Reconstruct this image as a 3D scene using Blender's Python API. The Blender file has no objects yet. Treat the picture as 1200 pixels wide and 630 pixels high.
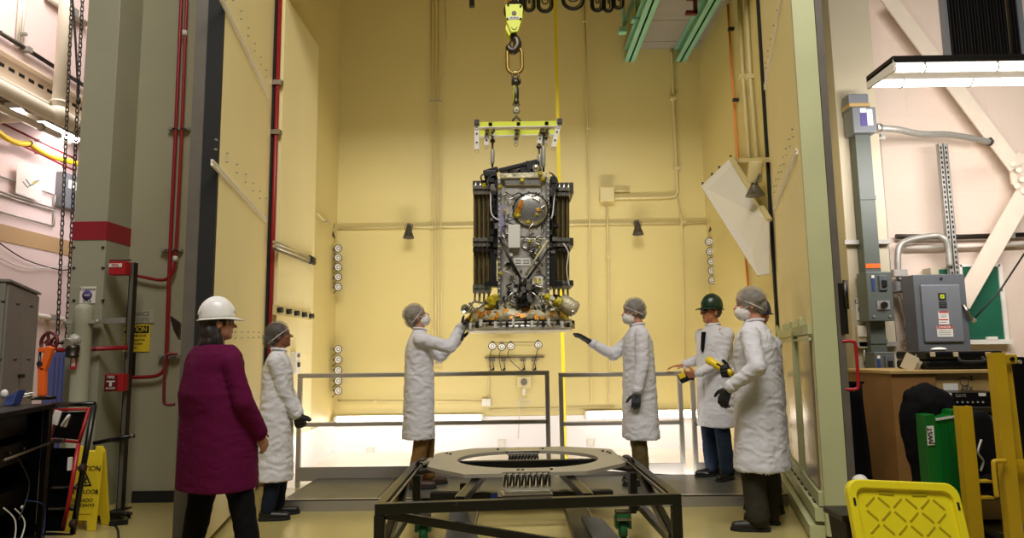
import bpy, math, random
from mathutils import Vector, Matrix, noise
random.seed(7)
V = Vector
R = math.radians
PI = math.pi
scene = bpy.context.scene
COL = scene.collection

# ------------------------------------------------------------------ camera
F_PX = 800.0
HC = 1.30
CAM = Matrix.Rotation(R(.29), 3, 'Z') @ Matrix.Rotation(R(97.0), 3, 'X') @ Matrix.Rotation(R(-.75), 3, 'Z')
cam_data = bpy.data.cameras.new('camera')
cam_data.sensor_width = 36
cam_data.lens = F_PX / 1200 * 36
cam_data.clip_start = .05
cam = bpy.data.objects.new('camera', cam_data)
COL.objects.link(cam)
cam.matrix_world = Matrix.Translation((0, 0, HC)) @ CAM.to_4x4()
scene.camera = cam


def at(px, py, X=None, Y=None, z=None):
    """the world point seen at a photo pixel, at a known distance or on a known plane"""
    r = CAM @ V(((px - 600) / F_PX, -(py - 315) / F_PX, -1))
    t = Y / r.y if Y is not None else (X / r.x if X is not None else (z - HC) / r.z)
    return V((0, 0, HC)) + r * t


# ------------------------------------------------------------------ materials
def lin(h):
    h = h.lstrip('#')
    c = [int(h[i:i + 2], 16) / 255 for i in (0, 2, 4)]
    return tuple(x / 12.92 if x <= .04045 else ((x + .055) / 1.055) ** 2.4 for x in c) + (1,)


def mat(name, col, rough=.6, metal=0., var=.0, vscale=6., bump=0., bscale=40., emit=0., trans=0., alpha=1., dirt=None, dscale=5., dthr=.62, sheen=0., spec=.5):
    m = bpy.data.materials.new(name)
    m.use_nodes = True
    nt = m.node_tree
    n, l = nt.nodes, nt.links
    b = n['Principled BSDF']
    c = lin(col)
    b.inputs['Base Color'].default_value = c
    b.inputs['Roughness'].default_value = rough
    b.inputs['Metallic'].default_value = metal
    b.inputs['Specular IOR Level'].default_value = spec
    tc = n.new('ShaderNodeTexCoord')
    last = None
    if var > 0:
        t = n.new('ShaderNodeTexNoise')
        t.inputs['Scale'].default_value = vscale
        t.inputs['Detail'].default_value = 5
        l.new(tc.outputs['Object'], t.inputs['Vector'])
        r = n.new('ShaderNodeValToRGB')
        r.color_ramp.elements[0].position = .3
        r.color_ramp.elements[1].position = .7
        r.color_ramp.elements[0].color = tuple(x * (1 - var) for x in c[:3]) + (1,)
        r.color_ramp.elements[1].color = tuple(min(1, x * (1 + var)) for x in c[:3]) + (1,)
        l.new(t.outputs['Fac'], r.inputs['Fac'])
        last = r.outputs['Color']
    if dirt:
        t = n.new('ShaderNodeTexNoise')
        t.inputs['Scale'].default_value = dscale
        t.inputs['Detail'].default_value = 8
        t.inputs['Roughness'].default_value = .65
        l.new(tc.outputs['Object'], t.inputs['Vector'])
        r = n.new('ShaderNodeValToRGB')
        r.color_ramp.elements[0].position = dthr
        r.color_ramp.elements[1].position = min(1, dthr + .04)
        l.new(t.outputs['Fac'], r.inputs['Fac'])
        mx = n.new('ShaderNodeMix')
        mx.data_type = 'RGBA'
        l.new(r.outputs['Color'], mx.inputs[0])
        if last is not None:
            l.new(last, mx.inputs[6])
        else:
            mx.inputs[6].default_value = c
        mx.inputs[7].default_value = lin(dirt)
        last = mx.outputs[2]
    if last is not None:
        l.new(last, b.inputs['Base Color'])
    if bump > 0:
        t = n.new('ShaderNodeTexNoise')
        t.inputs['Scale'].default_value = bscale
        t.inputs['Detail'].default_value = 4
        l.new(tc.outputs['Object'], t.inputs['Vector'])
        bp = n.new('ShaderNodeBump')
        bp.inputs['Strength'].default_value = bump
        bp.inputs['Distance'].default_value = .02
        l.new(t.outputs['Fac'], bp.inputs['Height'])
        l.new(bp.outputs['Normal'], b.inputs['Normal'])
    if emit > 0:
        b.inputs['Emission Color'].default_value = c
        b.inputs['Emission Strength'].default_value = emit
    if trans > 0:
        b.inputs['Transmission Weight'].default_value = trans
    if alpha < 1:
        b.inputs['Alpha'].default_value = alpha
    if sheen > 0:
        b.inputs['Sheen Weight'].default_value = sheen
    return m


# ------------------------------------------------------------------ mesh collector
def frame(d, up=V((0, 0, 1))):
    d = V(d).normalized()
    if abs(d.dot(up)) > .98:
        up = V((1, 0, 0)) if abs(d.x) < .9 else V((0, 1, 0))
    s = d.cross(up).normalized()
    u = s.cross(d).normalized()
    return s, u


class MB:
    def __init__(self):
        self.v, self.f, self.m, self.s = [], [], [], []
        self.mi = 0

    def add(self, vs, fs, smooth=False):
        o = len(self.v)
        self.v += [V(p) for p in vs]
        for f in fs:
            self.f.append([o + i for i in f])
            self.m.append(self.mi)
            self.s.append(smooth)
        return self

    def box(self, c, s, rot=None):
        c = V(c)
        vs = [V((x * s[0] / 2, y * s[1] / 2, z * s[2] / 2)) for x in (-1, 1) for y in (-1, 1) for z in (-1, 1)]
        if rot is not None:
            vs = [rot @ p for p in vs]
        return self.add([c + p for p in vs], [(0, 1, 3, 2), (4, 6, 7, 5), (0, 4, 5, 1), (2, 3, 7, 6), (0, 2, 6, 4), (1, 5, 7, 3)])

    def bb(self, a, b):
        a, b = V(a), V(b)
        return self.box((a + b) / 2, [abs(x) for x in (b - a)])

    def beam(self, p0, p1, w, h, up=V((0, 0, 1))):
        p0, p1 = V(p0), V(p1)
        s, u = frame(p1 - p0, up)
        vs = []
        for p in (p0, p1):
            for a, b in ((-1, -1), (1, -1), (1, 1), (-1, 1)):
                vs.append(p + s * a * w / 2 + u * b * h / 2)
        return self.add(vs, [(3, 2, 1, 0), (4, 5, 6, 7), (0, 1, 5, 4), (1, 2, 6, 5), (2, 3, 7, 6), (3, 0, 4, 7)])

    def loft(self, rings, caps=True, smooth=True, closed=False):
        n = len(rings[0])
        vs = [p for r in rings for p in r]
        fs = []
        k = len(rings)
        for i in range(k if closed else k - 1):
            a, b = i * n, ((i + 1) % k) * n
            for j in range(n):
                j2 = (j + 1) % n
                fs.append((a + j, a + j2, b + j2, b + j))
        o = len(self.v)
        self.add(vs, fs, smooth)
        if caps and not closed:
            self.f += [[o + j for j in reversed(range(n))], [o + (k - 1) * n + j for j in range(n)]]
            self.m += [self.mi] * 2
            self.s += [False] * 2
        return self

    def tube(self, pts, r, n=8, closed=False):
        pts = [V(p) for p in pts]
        rings = []
        u = None
        k = len(pts)
        for i, p in enumerate(pts):
            a = pts[i - 1] if (i or closed) else p
            b = pts[(i + 1) % k] if (i < k - 1 or closed) else p
            d = (b - a).normalized()
            if u is None:
                s, u = frame(d)
            else:
                s = d.cross(u)
                if s.length < 1e-5:
                    s, u = frame(d)
                s.normalize()
                u = s.cross(d).normalized()
            rr = r[i] if isinstance(r, (list, tuple)) else r
            rings.append([p + (s * math.cos(t) + u * math.sin(t)) * rr for t in [2 * PI * j / n for j in range(n)]])
        return self.loft(rings, closed=closed)

    def cyl(self, p0, p1, r0, r1=None, n=16):
        r1 = r0 if r1 is None else r1
        p0, p1 = V(p0), V(p1)
        s, u = frame(p1 - p0)
        return self.loft([[p + (s * math.cos(2 * PI * j / n) + u * math.sin(2 * PI * j / n)) * r for j in range(n)] for p, r in ((p0, r0), (p1, r1))])

    def lathe(self, o, ax, prof, n=20, sy=1., up=V((0, 0, 1))):
        o, ax = V(o), V(ax).normalized()
        s, u = frame(ax, up)
        return self.loft([[o + ax * h + s * math.cos(2 * PI * j / n) * max(r, 1e-4) + u * math.sin(2 * PI * j / n) * max(r, 1e-4) * sy for j in range(n)] for r, h in prof])

    def ell(self, c, r, rot=None, nu=16, nv=10):
        c = V(c)
        if not isinstance(r, (list, tuple)):
            r = (r, r, r)
        rings = []
        for i in range(nv + 1):
            t = PI * (i + .02) / (nv + .04) - PI / 2
            ring = []
            for j in range(nu):
                a = 2 * PI * j / nu
                p = V((r[0] * math.cos(t) * math.cos(a), r[1] * math.cos(t) * math.sin(a), r[2] * math.sin(t)))
                ring.append(c + (rot @ p if rot is not None else p))
            rings.append(ring)
        return self.loft(rings)

    def cone(self, p0, p1, r0, r1, n=12):
        """capsule whose ends are round and whose radius tapers"""
        p0, p1 = V(p0), V(p1)
        d = (p1 - p0)
        L = d.length
        d = d / L if L > 1e-6 else V((0, 0, 1))
        s, u = frame(d)
        rings = []
        for p, r, rng in ((p0, r0, (-80, -50, -20, 0)), (p1, r1, (0, 20, 50, 80))):
            for a in rng:
                q = p + d * r * math.sin(R(a))
                k = r * math.cos(R(a))
                rings.append([q + (s * math.cos(2 * PI * j / n) + u * math.sin(2 * PI * j / n)) * k for j in range(n)])
        return self.loft(rings)

    def torus(self, c, ax, Rr, r, n=24, m=8, a0=0, a1=360):
        s, u = frame(ax)
        full = abs(a1 - a0) >= 360
        k = n if full else n + 1
        pts = [V(c) + (s * math.cos(R(a0 + (a1 - a0) * i / n)) + u * math.sin(R(a0 + (a1 - a0) * i / n))) * Rr for i in range(k)]
        return self.tube(pts, r, m, closed=full)

    def prism(self, poly, vec):
        poly = [V(p) for p in poly]
        vec = V(vec)
        n = len(poly)
        return self.add(poly + [p + vec for p in poly], [list(reversed(range(n))), list(range(n, 2 * n))] + [(j, (j + 1) % n, n + (j + 1) % n, n + j) for j in range(n)])

    def ring_plate(self, outer, inner, vec):
        """plate with a hole: two outlines with the same number of points"""
        n = len(outer)
        vec = V(vec)
        vs = [V(p) for p in outer] + [V(p) for p in inner] + [V(p) + vec for p in outer] + [V(p) + vec for p in inner]
        fs = []
        for j in range(n):
            k = (j + 1) % n
            fs += [(j, k, n + k, n + j), (2 * n + j, 3 * n + j, 3 * n + k, 2 * n + k), (j, 2 * n + j, 2 * n + k, k), (n + j, n + k, 3 * n + k, 3 * n + j)]
        return self.add(vs, fs)

    def build(self, name, m, parent=None, label=None, bevel=0, fix=True):
        me = bpy.data.meshes.new(name)
        me.from_pydata([tuple(p) for p in self.v], [], self.f)
        ms = m if isinstance(m, (list, tuple)) else [m]
        for x in ms:
            me.materials.append(x)
        me.polygons.foreach_set('material_index', self.m)
        me.polygons.foreach_set('use_smooth', self.s)
        me.update()
        if fix:
            import bmesh
            bm = bmesh.new()
            bm.from_mesh(me)
            bmesh.ops.recalc_face_normals(bm, faces=bm.faces)
            bm.to_mesh(me)
            bm.free()
        o = bpy.data.objects.new(name, me)
        COL.objects.link(o)
        if bevel:
            bv = o.modifiers.new('bevel', 'BEVEL')
            bv.width = bevel
            bv.segments = 2
            bv.limit_method = 'ANGLE'
        attach(o, parent)
        if label:
            o['label'] = label
        return o


WORLD = {}


def attach(o, parent):
    if parent is not None:
        o.parent = parent
        o.matrix_parent_inverse = Matrix.Translation(WORLD.get(parent.name, V((0, 0, 0)))).inverted()
        # children are built in world space, so they carry no offset of their own
        WORLD[o.name] = V((0, 0, 0))


def tag(o, label, cat, group=None):
    o['label'] = label
    o['category'] = cat
    if group:
        o['group'] = group
    return o


def thing(name, label, cat, loc=(0, 0, 0), group=None):
    o = bpy.data.objects.new(name, None)
    o.empty_display_size = .1
    COL.objects.link(o)
    o.location = loc
    WORLD[o.name] = V(loc)
    return tag(o, label, cat, group)


def struct(o):
    o['kind'] = 'structure'
    return o


def kids(o):
    return [c for c in list(COL.objects) if c.parent == o]


def copy_tree(o, loc=None, rz=None, label=None, group=None, parent=None):
    c = o.copy()
    COL.objects.link(c)
    if parent is not None:
        c.parent = parent
        c.matrix_parent_inverse = o.matrix_parent_inverse.copy()
    for ch in kids(o):
        copy_tree(ch, parent=c)
    if loc is not None:
        c.location = loc
    if rz is not None:
        c.rotation_euler = (0, 0, rz)
    if label:
        c['label'] = label
    if group:
        c['group'] = group
    return c


def text(s, p, size, m, parent, name='lettering', nrm=(0, -1, 0), up=(0, 0, 1), depth=.0015, wide=1., align='CENTER'):
    """raised lettering lying on a surface with the given normal"""
    cu = bpy.data.curves.new(name, 'FONT')
    cu.body = s
    cu.size = size
    cu.align_x = align
    cu.align_y = 'CENTER'
    cu.extrude = depth
    tmp = bpy.data.objects.new('tmp', cu)
    COL.objects.link(tmp)
    dg = bpy.context.evaluated_depsgraph_get()
    me = bpy.data.meshes.new_from_object(tmp.evaluated_get(dg))
    bpy.data.objects.remove(tmp)
    nv = V(nrm).normalized()
    uv = (V(up) - nv * V(up).dot(nv)).normalized()
    xv = uv.cross(nv)
    M4 = Matrix((xv * wide, uv, nv)).transposed().to_4x4()
    M4.translation = V(p)
    me.transform(M4)
    me.materials.clear()
    me.materials.append(m)
    for pl in me.polygons:
        pl.material_index = 0
    o = bpy.data.objects.new(name, me)
    COL.objects.link(o)
    attach(o, parent)
    return o


def remeshed(mb, voxel, smooth=2, fn=None):
    """union of all closed shells in a collector as one continuous surface -> (verts, faces)"""
    me = bpy.data.meshes.new('tmp')
    me.from_pydata([tuple(p) for p in mb.v], [], mb.f)
    import bmesh
    bm = bmesh.new()
    bm.from_mesh(me)
    bmesh.ops.recalc_face_normals(bm, faces=bm.faces)
    bm.to_mesh(me)
    bm.free()
    o = bpy.data.objects.new('tmp', me)
    COL.objects.link(o)
    rm = o.modifiers.new('r', 'REMESH')
    rm.mode = 'VOXEL'
    rm.voxel_size = voxel
    if smooth:
        sm = o.modifiers.new('s', 'SMOOTH')
        sm.factor = .5
        sm.iterations = smooth
    dg = bpy.context.evaluated_depsgraph_get()
    me2 = bpy.data.meshes.new_from_object(o.evaluated_get(dg))
    bpy.data.objects.remove(o)
    if fn is not None:
        co = [v.co.copy() for v in me2.vertices]
        no = [v.normal.copy() for v in me2.vertices]
        for i, v in enumerate(me2.vertices):
            v.co = fn(co[i], no[i])
    return me2


def place(me, name, mats, parent=None, pick=None):
    me.materials.clear()
    for x in (mats if isinstance(mats, (list, tuple)) else [mats]):
        me.materials.append(x)
    for p in me.polygons:
        p.use_smooth = True
        p.material_index = pick(p.center) if pick else 0
    me.update()
    me.name = name
    o = bpy.data.objects.new(name, me)
    COL.objects.link(o)
    attach(o, parent)
    return o


def bez(pts, n=12):
    """smooth curve through points"""
    pts = [V(p) for p in pts]
    if len(pts) < 3:
        return pts
    out = []
    for i in range(len(pts) - 1):
        p0 = pts[max(i - 1, 0)]
        p1, p2 = pts[i], pts[i + 1]
        p3 = pts[min(i + 2, len(pts) - 1)]
        for k in range(n):
            t = k / n
            out.append(.5 * ((2 * p1) + (p2 - p0) * t + (2 * p0 - 5 * p1 + 4 * p2 - p3) * t * t + (3 * p1 - p0 - 3 * p2 + p3) * t ** 3))
    out.append(pts[-1])
    return out
M = {}


def mk(k, *a, **b):
    M[k] = mat(k, *a, **b)


mk('chamber_wall', '#d3c280', .42, var=.03, vscale=.7, bump=.03, bscale=6)
mk('chamber_glare_white', '#f3eeee', .5)
mk('chamber_floor', '#efe9da', .35)
mk('door_face', '#eddfab', .45, var=.03, vscale=.8, bump=.02, bscale=8)
mk('door_green', '#b9bb8c', .5, var=.05, vscale=3, dirt='#55503a', dscale=7, dthr=.68)
mk('door_dark', '#2b2721', .6, var=.1)
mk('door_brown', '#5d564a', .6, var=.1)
mk('seam_white', '#efe9dc', .35)
mk('rubber', '#15140f', .8)
mk('front_wall', '#a5a186', .6, var=.05, vscale=1.3, bump=.03, bscale=9)
mk('hall_wall', '#dac6b4', .75, var=.04, vscale=1.2, bump=.12, bscale=22)
def blocks(m, bw=.41, bh=.205):
    nt = m.node_tree
    n, l = nt.nodes, nt.links
    tc = n.new('ShaderNodeTexCoord')
    sp = n.new('ShaderNodeSeparateXYZ')
    cb = n.new('ShaderNodeCombineXYZ')
    l.new(tc.outputs['Object'], sp.inputs[0])
    l.new(sp.outputs['X'], cb.inputs['X'])
    l.new(sp.outputs['Z'], cb.inputs['Y'])
    br = n.new('ShaderNodeTexBrick')
    br.inputs['Scale'].default_value = 1
    br.inputs['Brick Width'].default_value = bw
    br.inputs['Row Height'].default_value = bh
    br.inputs['Mortar Size'].default_value = .006
    br.inputs['Mortar Smooth'].default_value = .6
    l.new(cb.outputs[0], br.inputs['Vector'])
    bp = n.new('ShaderNodeBump')
    bp.inputs['Strength'].default_value = .35
    bp.inputs['Distance'].default_value = .006
    bp.invert = True
    l.new(br.outputs['Fac'], bp.inputs['Height'])
    b = n['Principled BSDF']
    old = b.inputs['Normal'].links[0].from_socket if b.inputs['Normal'].links else None
    if old:
        l.new(old, bp.inputs['Normal'])
    l.new(bp.outputs['Normal'], b.inputs['Normal'])


blocks(M['hall_wall'], .82, .41)
mk('hall_wall_far', '#e2cbc7', .8, var=.04, vscale=.8)
mk('column_paint', '#969680', .5, var=.05, vscale=1.5, dirt='#5a5748', dscale=9, dthr=.74)
mk('column_cream', '#b3a98f', .55, var=.04, vscale=2)
mk('band_red', '#8a1220', .5, var=.05)
mk('base_black', '#1a1a1a', .6)
mk('green_pipe', '#6f7d6a', .5)
mk('teal_steel', '#7fae8a', .5, var=.06, vscale=3)
mk('deck_grey', '#8d8473', .8, var=.06, vscale=2)
mk('stainless', '#b9b4a8', .28, 1., var=.05, vscale=2)
mk('steel', '#9c968b', .35, 1.)
mk('dark_steel', '#4f4b45', .42, 1.)
mk('galv', '#a5a298', .45, .45, var=.1, vscale=30)
mk('chrome', '#d8d6d0', .12, 1.)
mk('rail_grey', '#aaa498', .38, .5)
mk('plate_grey', '#5d5d57', .42, .3, var=.12, vscale=4)
mk('toe_grey', '#8d877c', .5, .2)
mk('alu', '#cfcabd', .35, .9)
mk('white_paint', '#e2ddd0', .5)
mk('cream_paint', '#d8cda2', .5)
mk('brace_paint', '#dccdb8', .5, var=.04, dirt='#5c4d3c', dscale=16, dthr=.71)
mk('pipe_cream', '#cfc08a', .5)
mk('pipe_white', '#d9cfc0', .5)
mk('pipe_red', '#8f1420', .4)
mk('red_paint', '#a5141d', .4)
mk('red_dark', '#5a0f14', .45)
mk('pipe_orange', '#d9832a', .45)
mk('orange_paint', '#e8661a', .45, var=.05)
mk('black_plastic', '#121212', .4)
mk('black_metal', '#0b0b0b', .32, .1)
mk('black_gloss', '#0a0a0b', .3, spec=.25)
mk('black_void', '#040404', .9, spec=.05)
mk('dark_rack', '#100f0e', .5, spec=.2)
mk('cable_black', '#0f0f0f', .5)
mk('cable_yellow', '#d8b41a', .5)
mk('cable_white', '#cfcac0', .5)
mk('cable_blue', '#24386e', .5)
mk('strap_yellow', '#e2cc20', .6)
mk('lime', '#c9d21c', .45, var=.04)
mk('yellow_paint', '#b8960f', .5, var=.06, vscale=5, dirt='#7d6410', dscale=9, dthr=.7)
mk('yellow_plastic', '#e3d41c', .4, var=.04, bump=.02)
mk('yellow_sign', '#d9c022', .45)
mk('yellow_bright', '#e8c81a', .4)
mk('caution_yellow', '#e0c32a', .5)
mk('sign_white', '#d9d6cc', .5)
mk('sign_grey', '#a9a793', .6)
mk('ink_black', '#111111', .6)
mk('ink_purple', '#4a3f7a', .6)
mk('ink_grey', '#5c5a52', .6)
mk('ink_red', '#b3221d', .6)
mk('grey_box', '#76777a', .45, .1, var=.03)
mk('panel_grey', '#5f6266', .42, .2)
mk('panel_grey_light', '#74777b', .4, .2)
mk('switch_grey', '#5d645e', .45, .2)
mk('trough_grey', '#51574f', .5, .1)
mk('cabinet_grey', '#77736a', .5, var=.03)
mk('blue_steel', '#4a5590', .5)
mk('board_green', '#0f5a40', .6, var=.08)
mk('wood', '#8a6232', .6, var=.14, vscale=4, bump=.05)
mk('wood_light', '#a88b54', .6, var=.1, vscale=6)
mk('green_case', '#07621f', .35, var=.06, vscale=3)
mk('lamp_face', '#e9e4d6', .25)
mk('lamp_body', '#6d675a', .45, .3)
mk('lamp_dark', '#4b4539', .5, .3)
mk('grille_dark', '#2a211c', .7)
mk('tube_hall', '#fff4ee', .5, emit=14)
mk('tube_chamber', '#fff3ee', .5, emit=9)
mk('kraft', '#b7a98c', .7)
mk('paper', '#e4e0d6', .7)
mk('clear_film', '#e2dcd6', .15, alpha=.12)
# clothes and skin
mk('skin', '#b98368', .55)
mk('skin_tan', '#b4764f', .55)
mk('skin_dark', '#7d4f38', .55)
mk('eye', '#17110d', .3)
mk('lip', '#8c4d42', .5)
mk('coat', '#d2d1d4', .7, spec=.12, bump=.22, bscale=24)
mk('purple', '#560c35', .8, spec=.12, bump=.1, bscale=30, var=.06)
mk('black_cloth', '#0e0d0e', .85, spec=.12)
mk('denim', '#242e3b', .85, spec=.12, var=.12, vscale=40)
mk('denim_dark', '#1b2230', .85, spec=.12, var=.12, vscale=40)
mk('tan_cloth', '#7d5c33', .85, spec=.12, var=.08)
mk('olive_cloth', '#5f5330', .85, spec=.12, var=.08)
mk('dark_olive_cloth', '#37332a', .85, spec=.12, var=.08)
mk('black_leather', '#0f0e0d', .45)
mk('brown_leather', '#3a2417', .5)
mk('brown_black_leather', '#221a15', .5)
mk('glove_black', '#14161a', .6)
mk('glove_grey', '#3c3e44', .6)
mk('hairnet', '#a9a296', .7, alpha=.48, bump=.2, bscale=60)
mk('hairnet_dark', '#7a746d', .7, alpha=.32, bump=.2, bscale=60)
mk('net_band', '#cfcac0', .7)
mk('mask', '#dcd8d2', .75)
mk('hair_dark', '#17110e', .6)
mk('hair_brown', '#1d110c', .6)
mk('hair_grey', '#5d5044', .6)
mk('white_plastic', '#e4e2dd', .3)
mk('green_plastic', '#14301f', .3)
mk('blue_plastic', '#152047', .3)
mk('glass_dark', '#14100e', .1)
# spacecraft
mk('sat_panel', '#b3afa6', .38, .35, var=.18, vscale=16, bump=.08, bscale=50)
mk('sat_silver', '#c9c5bb', .25, .9, var=.15, vscale=30)
mk('sat_foil', '#bdb596', .45, .3, var=.22, vscale=16, bump=.9, bscale=22)
mk('kapton', '#c98a1a', .35, .3, var=.2, vscale=30, bump=.3, bscale=60)
mk('kapton_yellow', '#b8a818', .45, .1, var=.3, vscale=24, bump=.6, bscale=30)
mk('kapton_red', '#a8681a', .4, .2, var=.2, vscale=30)
mk('solar_dark', '#46391f', .3, .2, var=.25, vscale=9)
mk('solar_edge', '#83733f', .4, .3, var=.2, vscale=20)
mk('sat_white', '#d6d3cb', .45)
mk('sat_black', '#131211', .4)
mk('sat_lavender', '#8f8aa6', .4, .2)

# floor: worn, sealed olive concrete
fm = mat('floor_sealed', '#ada066', .25, var=.1, vscale=.9, bump=.02, bscale=3)
M['floor'] = fm


def SB(name, a, b, m, bevel=0, parent=None):
    return struct(MB().bb(a, b).build(name, M[m], parent, bevel=bevel))


XL, XR, YH, YB, ZT = -2.50, 2.68, 7.0, 9.44, 8.4
SB('floor', (-9, -3, -.1), (9, 6.98, 0), 'floor')
SB('floor_chamber', (XL - .1, 6.98, -.1), (XR + .1, YB + .1, 0), 'chamber_floor')
SB('floor_side', (-9, 6.98, -.1), (XL - .12, 15, 0), 'floor')
SB('wall_back', (XL - .1, YB, 0), (XR + .1, YB + .12, ZT), 'chamber_wall')
# lower chamber walls: the glare of the low lights painted as a white band
SB('trim_1', (XL, YB - .03, 0), (XR, YB, at(600, 487, Y=YB).z), 'chamber_glare_white')
SB('trim_2', (XL, YH + .02, 0), (XL + .03, YB - .03, .42), 'chamber_glare_white')
SB('wall_left', (XL - .12, YH, 0), (XL, YB, ZT), 'chamber_wall')
SB('wall_right', (XR, YH, 0), (XR + .12, YB, ZT), 'chamber_wall')
SB('ceiling', (-3.8, 6.4, ZT), (3.6, YB + .12, ZT + .1), 'chamber_wall')
# front of the chamber beside the opening
SB('wall_front_left', (-3.86, 6.38, 0), (-2.68, YH, ZT), 'front_wall')
SB('baseboard_left', (-3.5, 6.355, 0), (-2.68, 6.38, .10), 'base_black')
SB('wall_side', (-3.86, YH, 0), (-3.74, YB + .12, ZT), 'front_wall')
SB('wall_front_right', (2.86, 6.86, 0), (9, 7.0, 9), 'hall_wall')
SB('wall_far_left', (-6.62, 2, 0), (-6.5, 14, 9), 'hall_wall_far')
SB('wall_far_end', (-6.5, 13.9, 0), (-3.7, 14, 9), 'hall_wall_far')
SB('wall_light_shield', (-2.68, 6.75, 5.35), (2.86, 6.98, ZT), 'chamber_wall')  # unseen header added to keep hall light off the upper back wall
# liner panel standing proud of the left chamber wall
la = at(371, 55, X=XL)
SB('trim_3', (XL, YH + .03, .42), (XL + .03, la.y, la.z), 'door_face')
# brown stripe along the far wall
sa, sb = at(0, 262, X=-6.5), at(0, 282, X=-6.5)
mk('stripe_tan', '#b5946a', .8)
SB('trim_4', (-6.5, 2, sb.z), (-6.49, 13.9, sa.z), 'stripe_tan')

# ------------------------------------------------------------------ the two leaf doors, swung out towards the hall
def door_plane(hx, sgn, slope, yend, th):
    B = V((hx, YH, 0))
    A = V((hx + sgn * slope * (YH - yend), yend, 0))
    d = (B - A).normalized()
    n = V((-d.y, d.x, 0)) if sgn > 0 else V((d.y, -d.x, 0))     # away from the opening
    return A, B, d, n * th


def on_plane(px, py, A, n):
    r = CAM @ V(((px - 600) / F_PX, -(py - 315) / F_PX, -1))
    o = V((0, 0, HC))
    t = (A - o).dot(n) / r.dot(n)
    return o + r * t


LA, LB, LD, LN = door_plane(XL - .07, 1, .200, 4.76, .19)
RA, RB, RD, RN = door_plane(XR, -1, .276, 4.78, .15)
DL = lambda x, y: on_plane(x, y, LA, LN)
DR = lambda x, y: on_plane(x, y, RA, RN)


def slab(name, A, B, nv, z0, z1, m, parent=None, off=V((0, 0, 0))):
    A, B = A + off, B + off
    return struct(MB().prism([V((q.x, q.y, z0)) for q in (A, B, B + nv, A + nv)], (0, 0, z1 - z0)).build(name, M[m], parent))


Lout, Rout = LN.normalized(), RN.normalized()
d1 = slab('door_1', LA + LD * .02, LB - LD * .03, LN, .05, ZT - .1, 'door_face')
d2 = slab('door_2', RA + RD * .05, RB - RD * .03, RN, .05, ZT - .1, 'door_face')
# free edges
slab('edge_seal', LA - LD * .03, LA + LD * .02, LN * .55, .05, ZT - .1, 'rubber', d1)
slab('edge_plate', LA - LD * .02, LA + LD * .02, LN * .45, .05, ZT - .1, 'door_brown', d1, LN * .55)
slab('edge_frame', RA - RD * .0, RA + RD * .05, RN * 1.0, .05, ZT - .1, 'door_green', d2)
slab('edge_trim', RA - RD * .012, RA + RD * .05, RN * .30, .05, ZT - .1, 'door_brown', d2, RN * 1.02)
# dark hinge gaps
MB().beam((XL - .062, YH - .02, .05), (XL - .062, YH - .02, ZT - .1), .035, .05).build('hinge_seal', M['rubber'], d1)
MB().beam((XR - .012, YH - .02, .05), (XR - .012, YH - .02, ZT - .1), .035, .05).build('hinge_seal', M['rubber'], d2)


def seam(P, a, b, off, w, m, parent, name='seam_strip'):
    p, q = P(*a), P(*b)
    mb = MB()
    o = -off.normalized()
    mb.beam(p + o * .004, q + o * .004, .008, w)
    mb.beam(p + o * .012 + V((0, 0, w * .35)), q + o * .012 + V((0, 0, w * .35)), .012, w * .18)
    mb.beam(p + o * .012 - V((0, 0, w * .35)), q + o * .012 - V((0, 0, w * .35)), .012, w * .18)
    return mb.build(name, M[m], parent)


seam(DL, (249, -20), (313.5, 112), LN, .05, 'seam_white', d1)
seam(DL, (247, 190), (311, 258), LN, .045, 'seam_white', d1)
seam(DR, (920, -20), (897, 103), RN, .045, 'seam_white', d2)
seam(DR, (935, 177), (908, 247), RN, .045, 'seam_white', d2)


def rivets(P, a, b, n, off, parent, dz=.03):
    mb = MB()
    o = -off.normalized()
    p, q = P(*a), P(*b)
    for i in range(n):
        c = p + (q - p) * (i / (n - 1))
        for z in (0, dz):
            mb.ell(c + o * .004 + V((0, 0, z)), (.013, .013, .006), None, 8, 5)
    return mb.build('rivet_row', M['galv'], parent)


rivets(DL, (252, 175), (311, 240), 7, LN, d1, .07)
rivets(DL, (272, 0), (311, 90), 6, LN, d1, .07)
rivets(DL, (275, 396), (308, 395), 6, LN, d1, .05)
rivets(DR, (930, 160), (908, 225), 8, RN, d2, .06)
rivets(DR, (912, 20), (898, 80), 5, RN, d2, .06)
# lower stainless panels of the right door
ro = -Rout
for a, b in ((923, 930), (938, 951)):
    p0, p1 = DR(a, 402), DR(b, 402)
    z0, z1 = .34, DR(937, 392).z - .02
    MB().prism([V((q.x, q.y, z0)) + ro * k for q, k in ((p0, .004), (p1, .004))] + [V((q.x, q.y, z1)) + ro * .004 for q in (p1, p0)], ro * .012).build('kick_panel', M['stainless'], d2)
p0, p1 = DR(908, 402), RA + RD * .05
zt = DR(937, 388).z
mb = MB()
mb.beam(V((p0.x, p0.y, zt)) + ro * .015, V((p1.x, p1.y, zt)) + ro * .015, .03, .07)
mb.beam(V((p0.x, p0.y, zt - .07)) + ro * .02, V((p1.x, p1.y, zt - .07)) + ro * .02, .02, .02)
c = DR(934, 402)
mb.beam(V((c.x, c.y, .3)) + ro * .012, V((c.x, c.y, zt)) + ro * .012, .06, .025, RD)
mb.build('panel_frame', M['door_green'], d2)
mb = MB()
for i in range(4):
    c = DR(915 + i * 10, 392)
    mb.box(V((c.x, c.y, zt + .055)) + ro * .03, (.04, .04, .05))
    mb.cyl(V((c.x, c.y, zt + .03)) + ro * .03, V((c.x, c.y, zt + .10)) + ro * .03, .008)
mb.build('clamp_bolt', M['door_green'], d2)
mb = MB()
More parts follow.
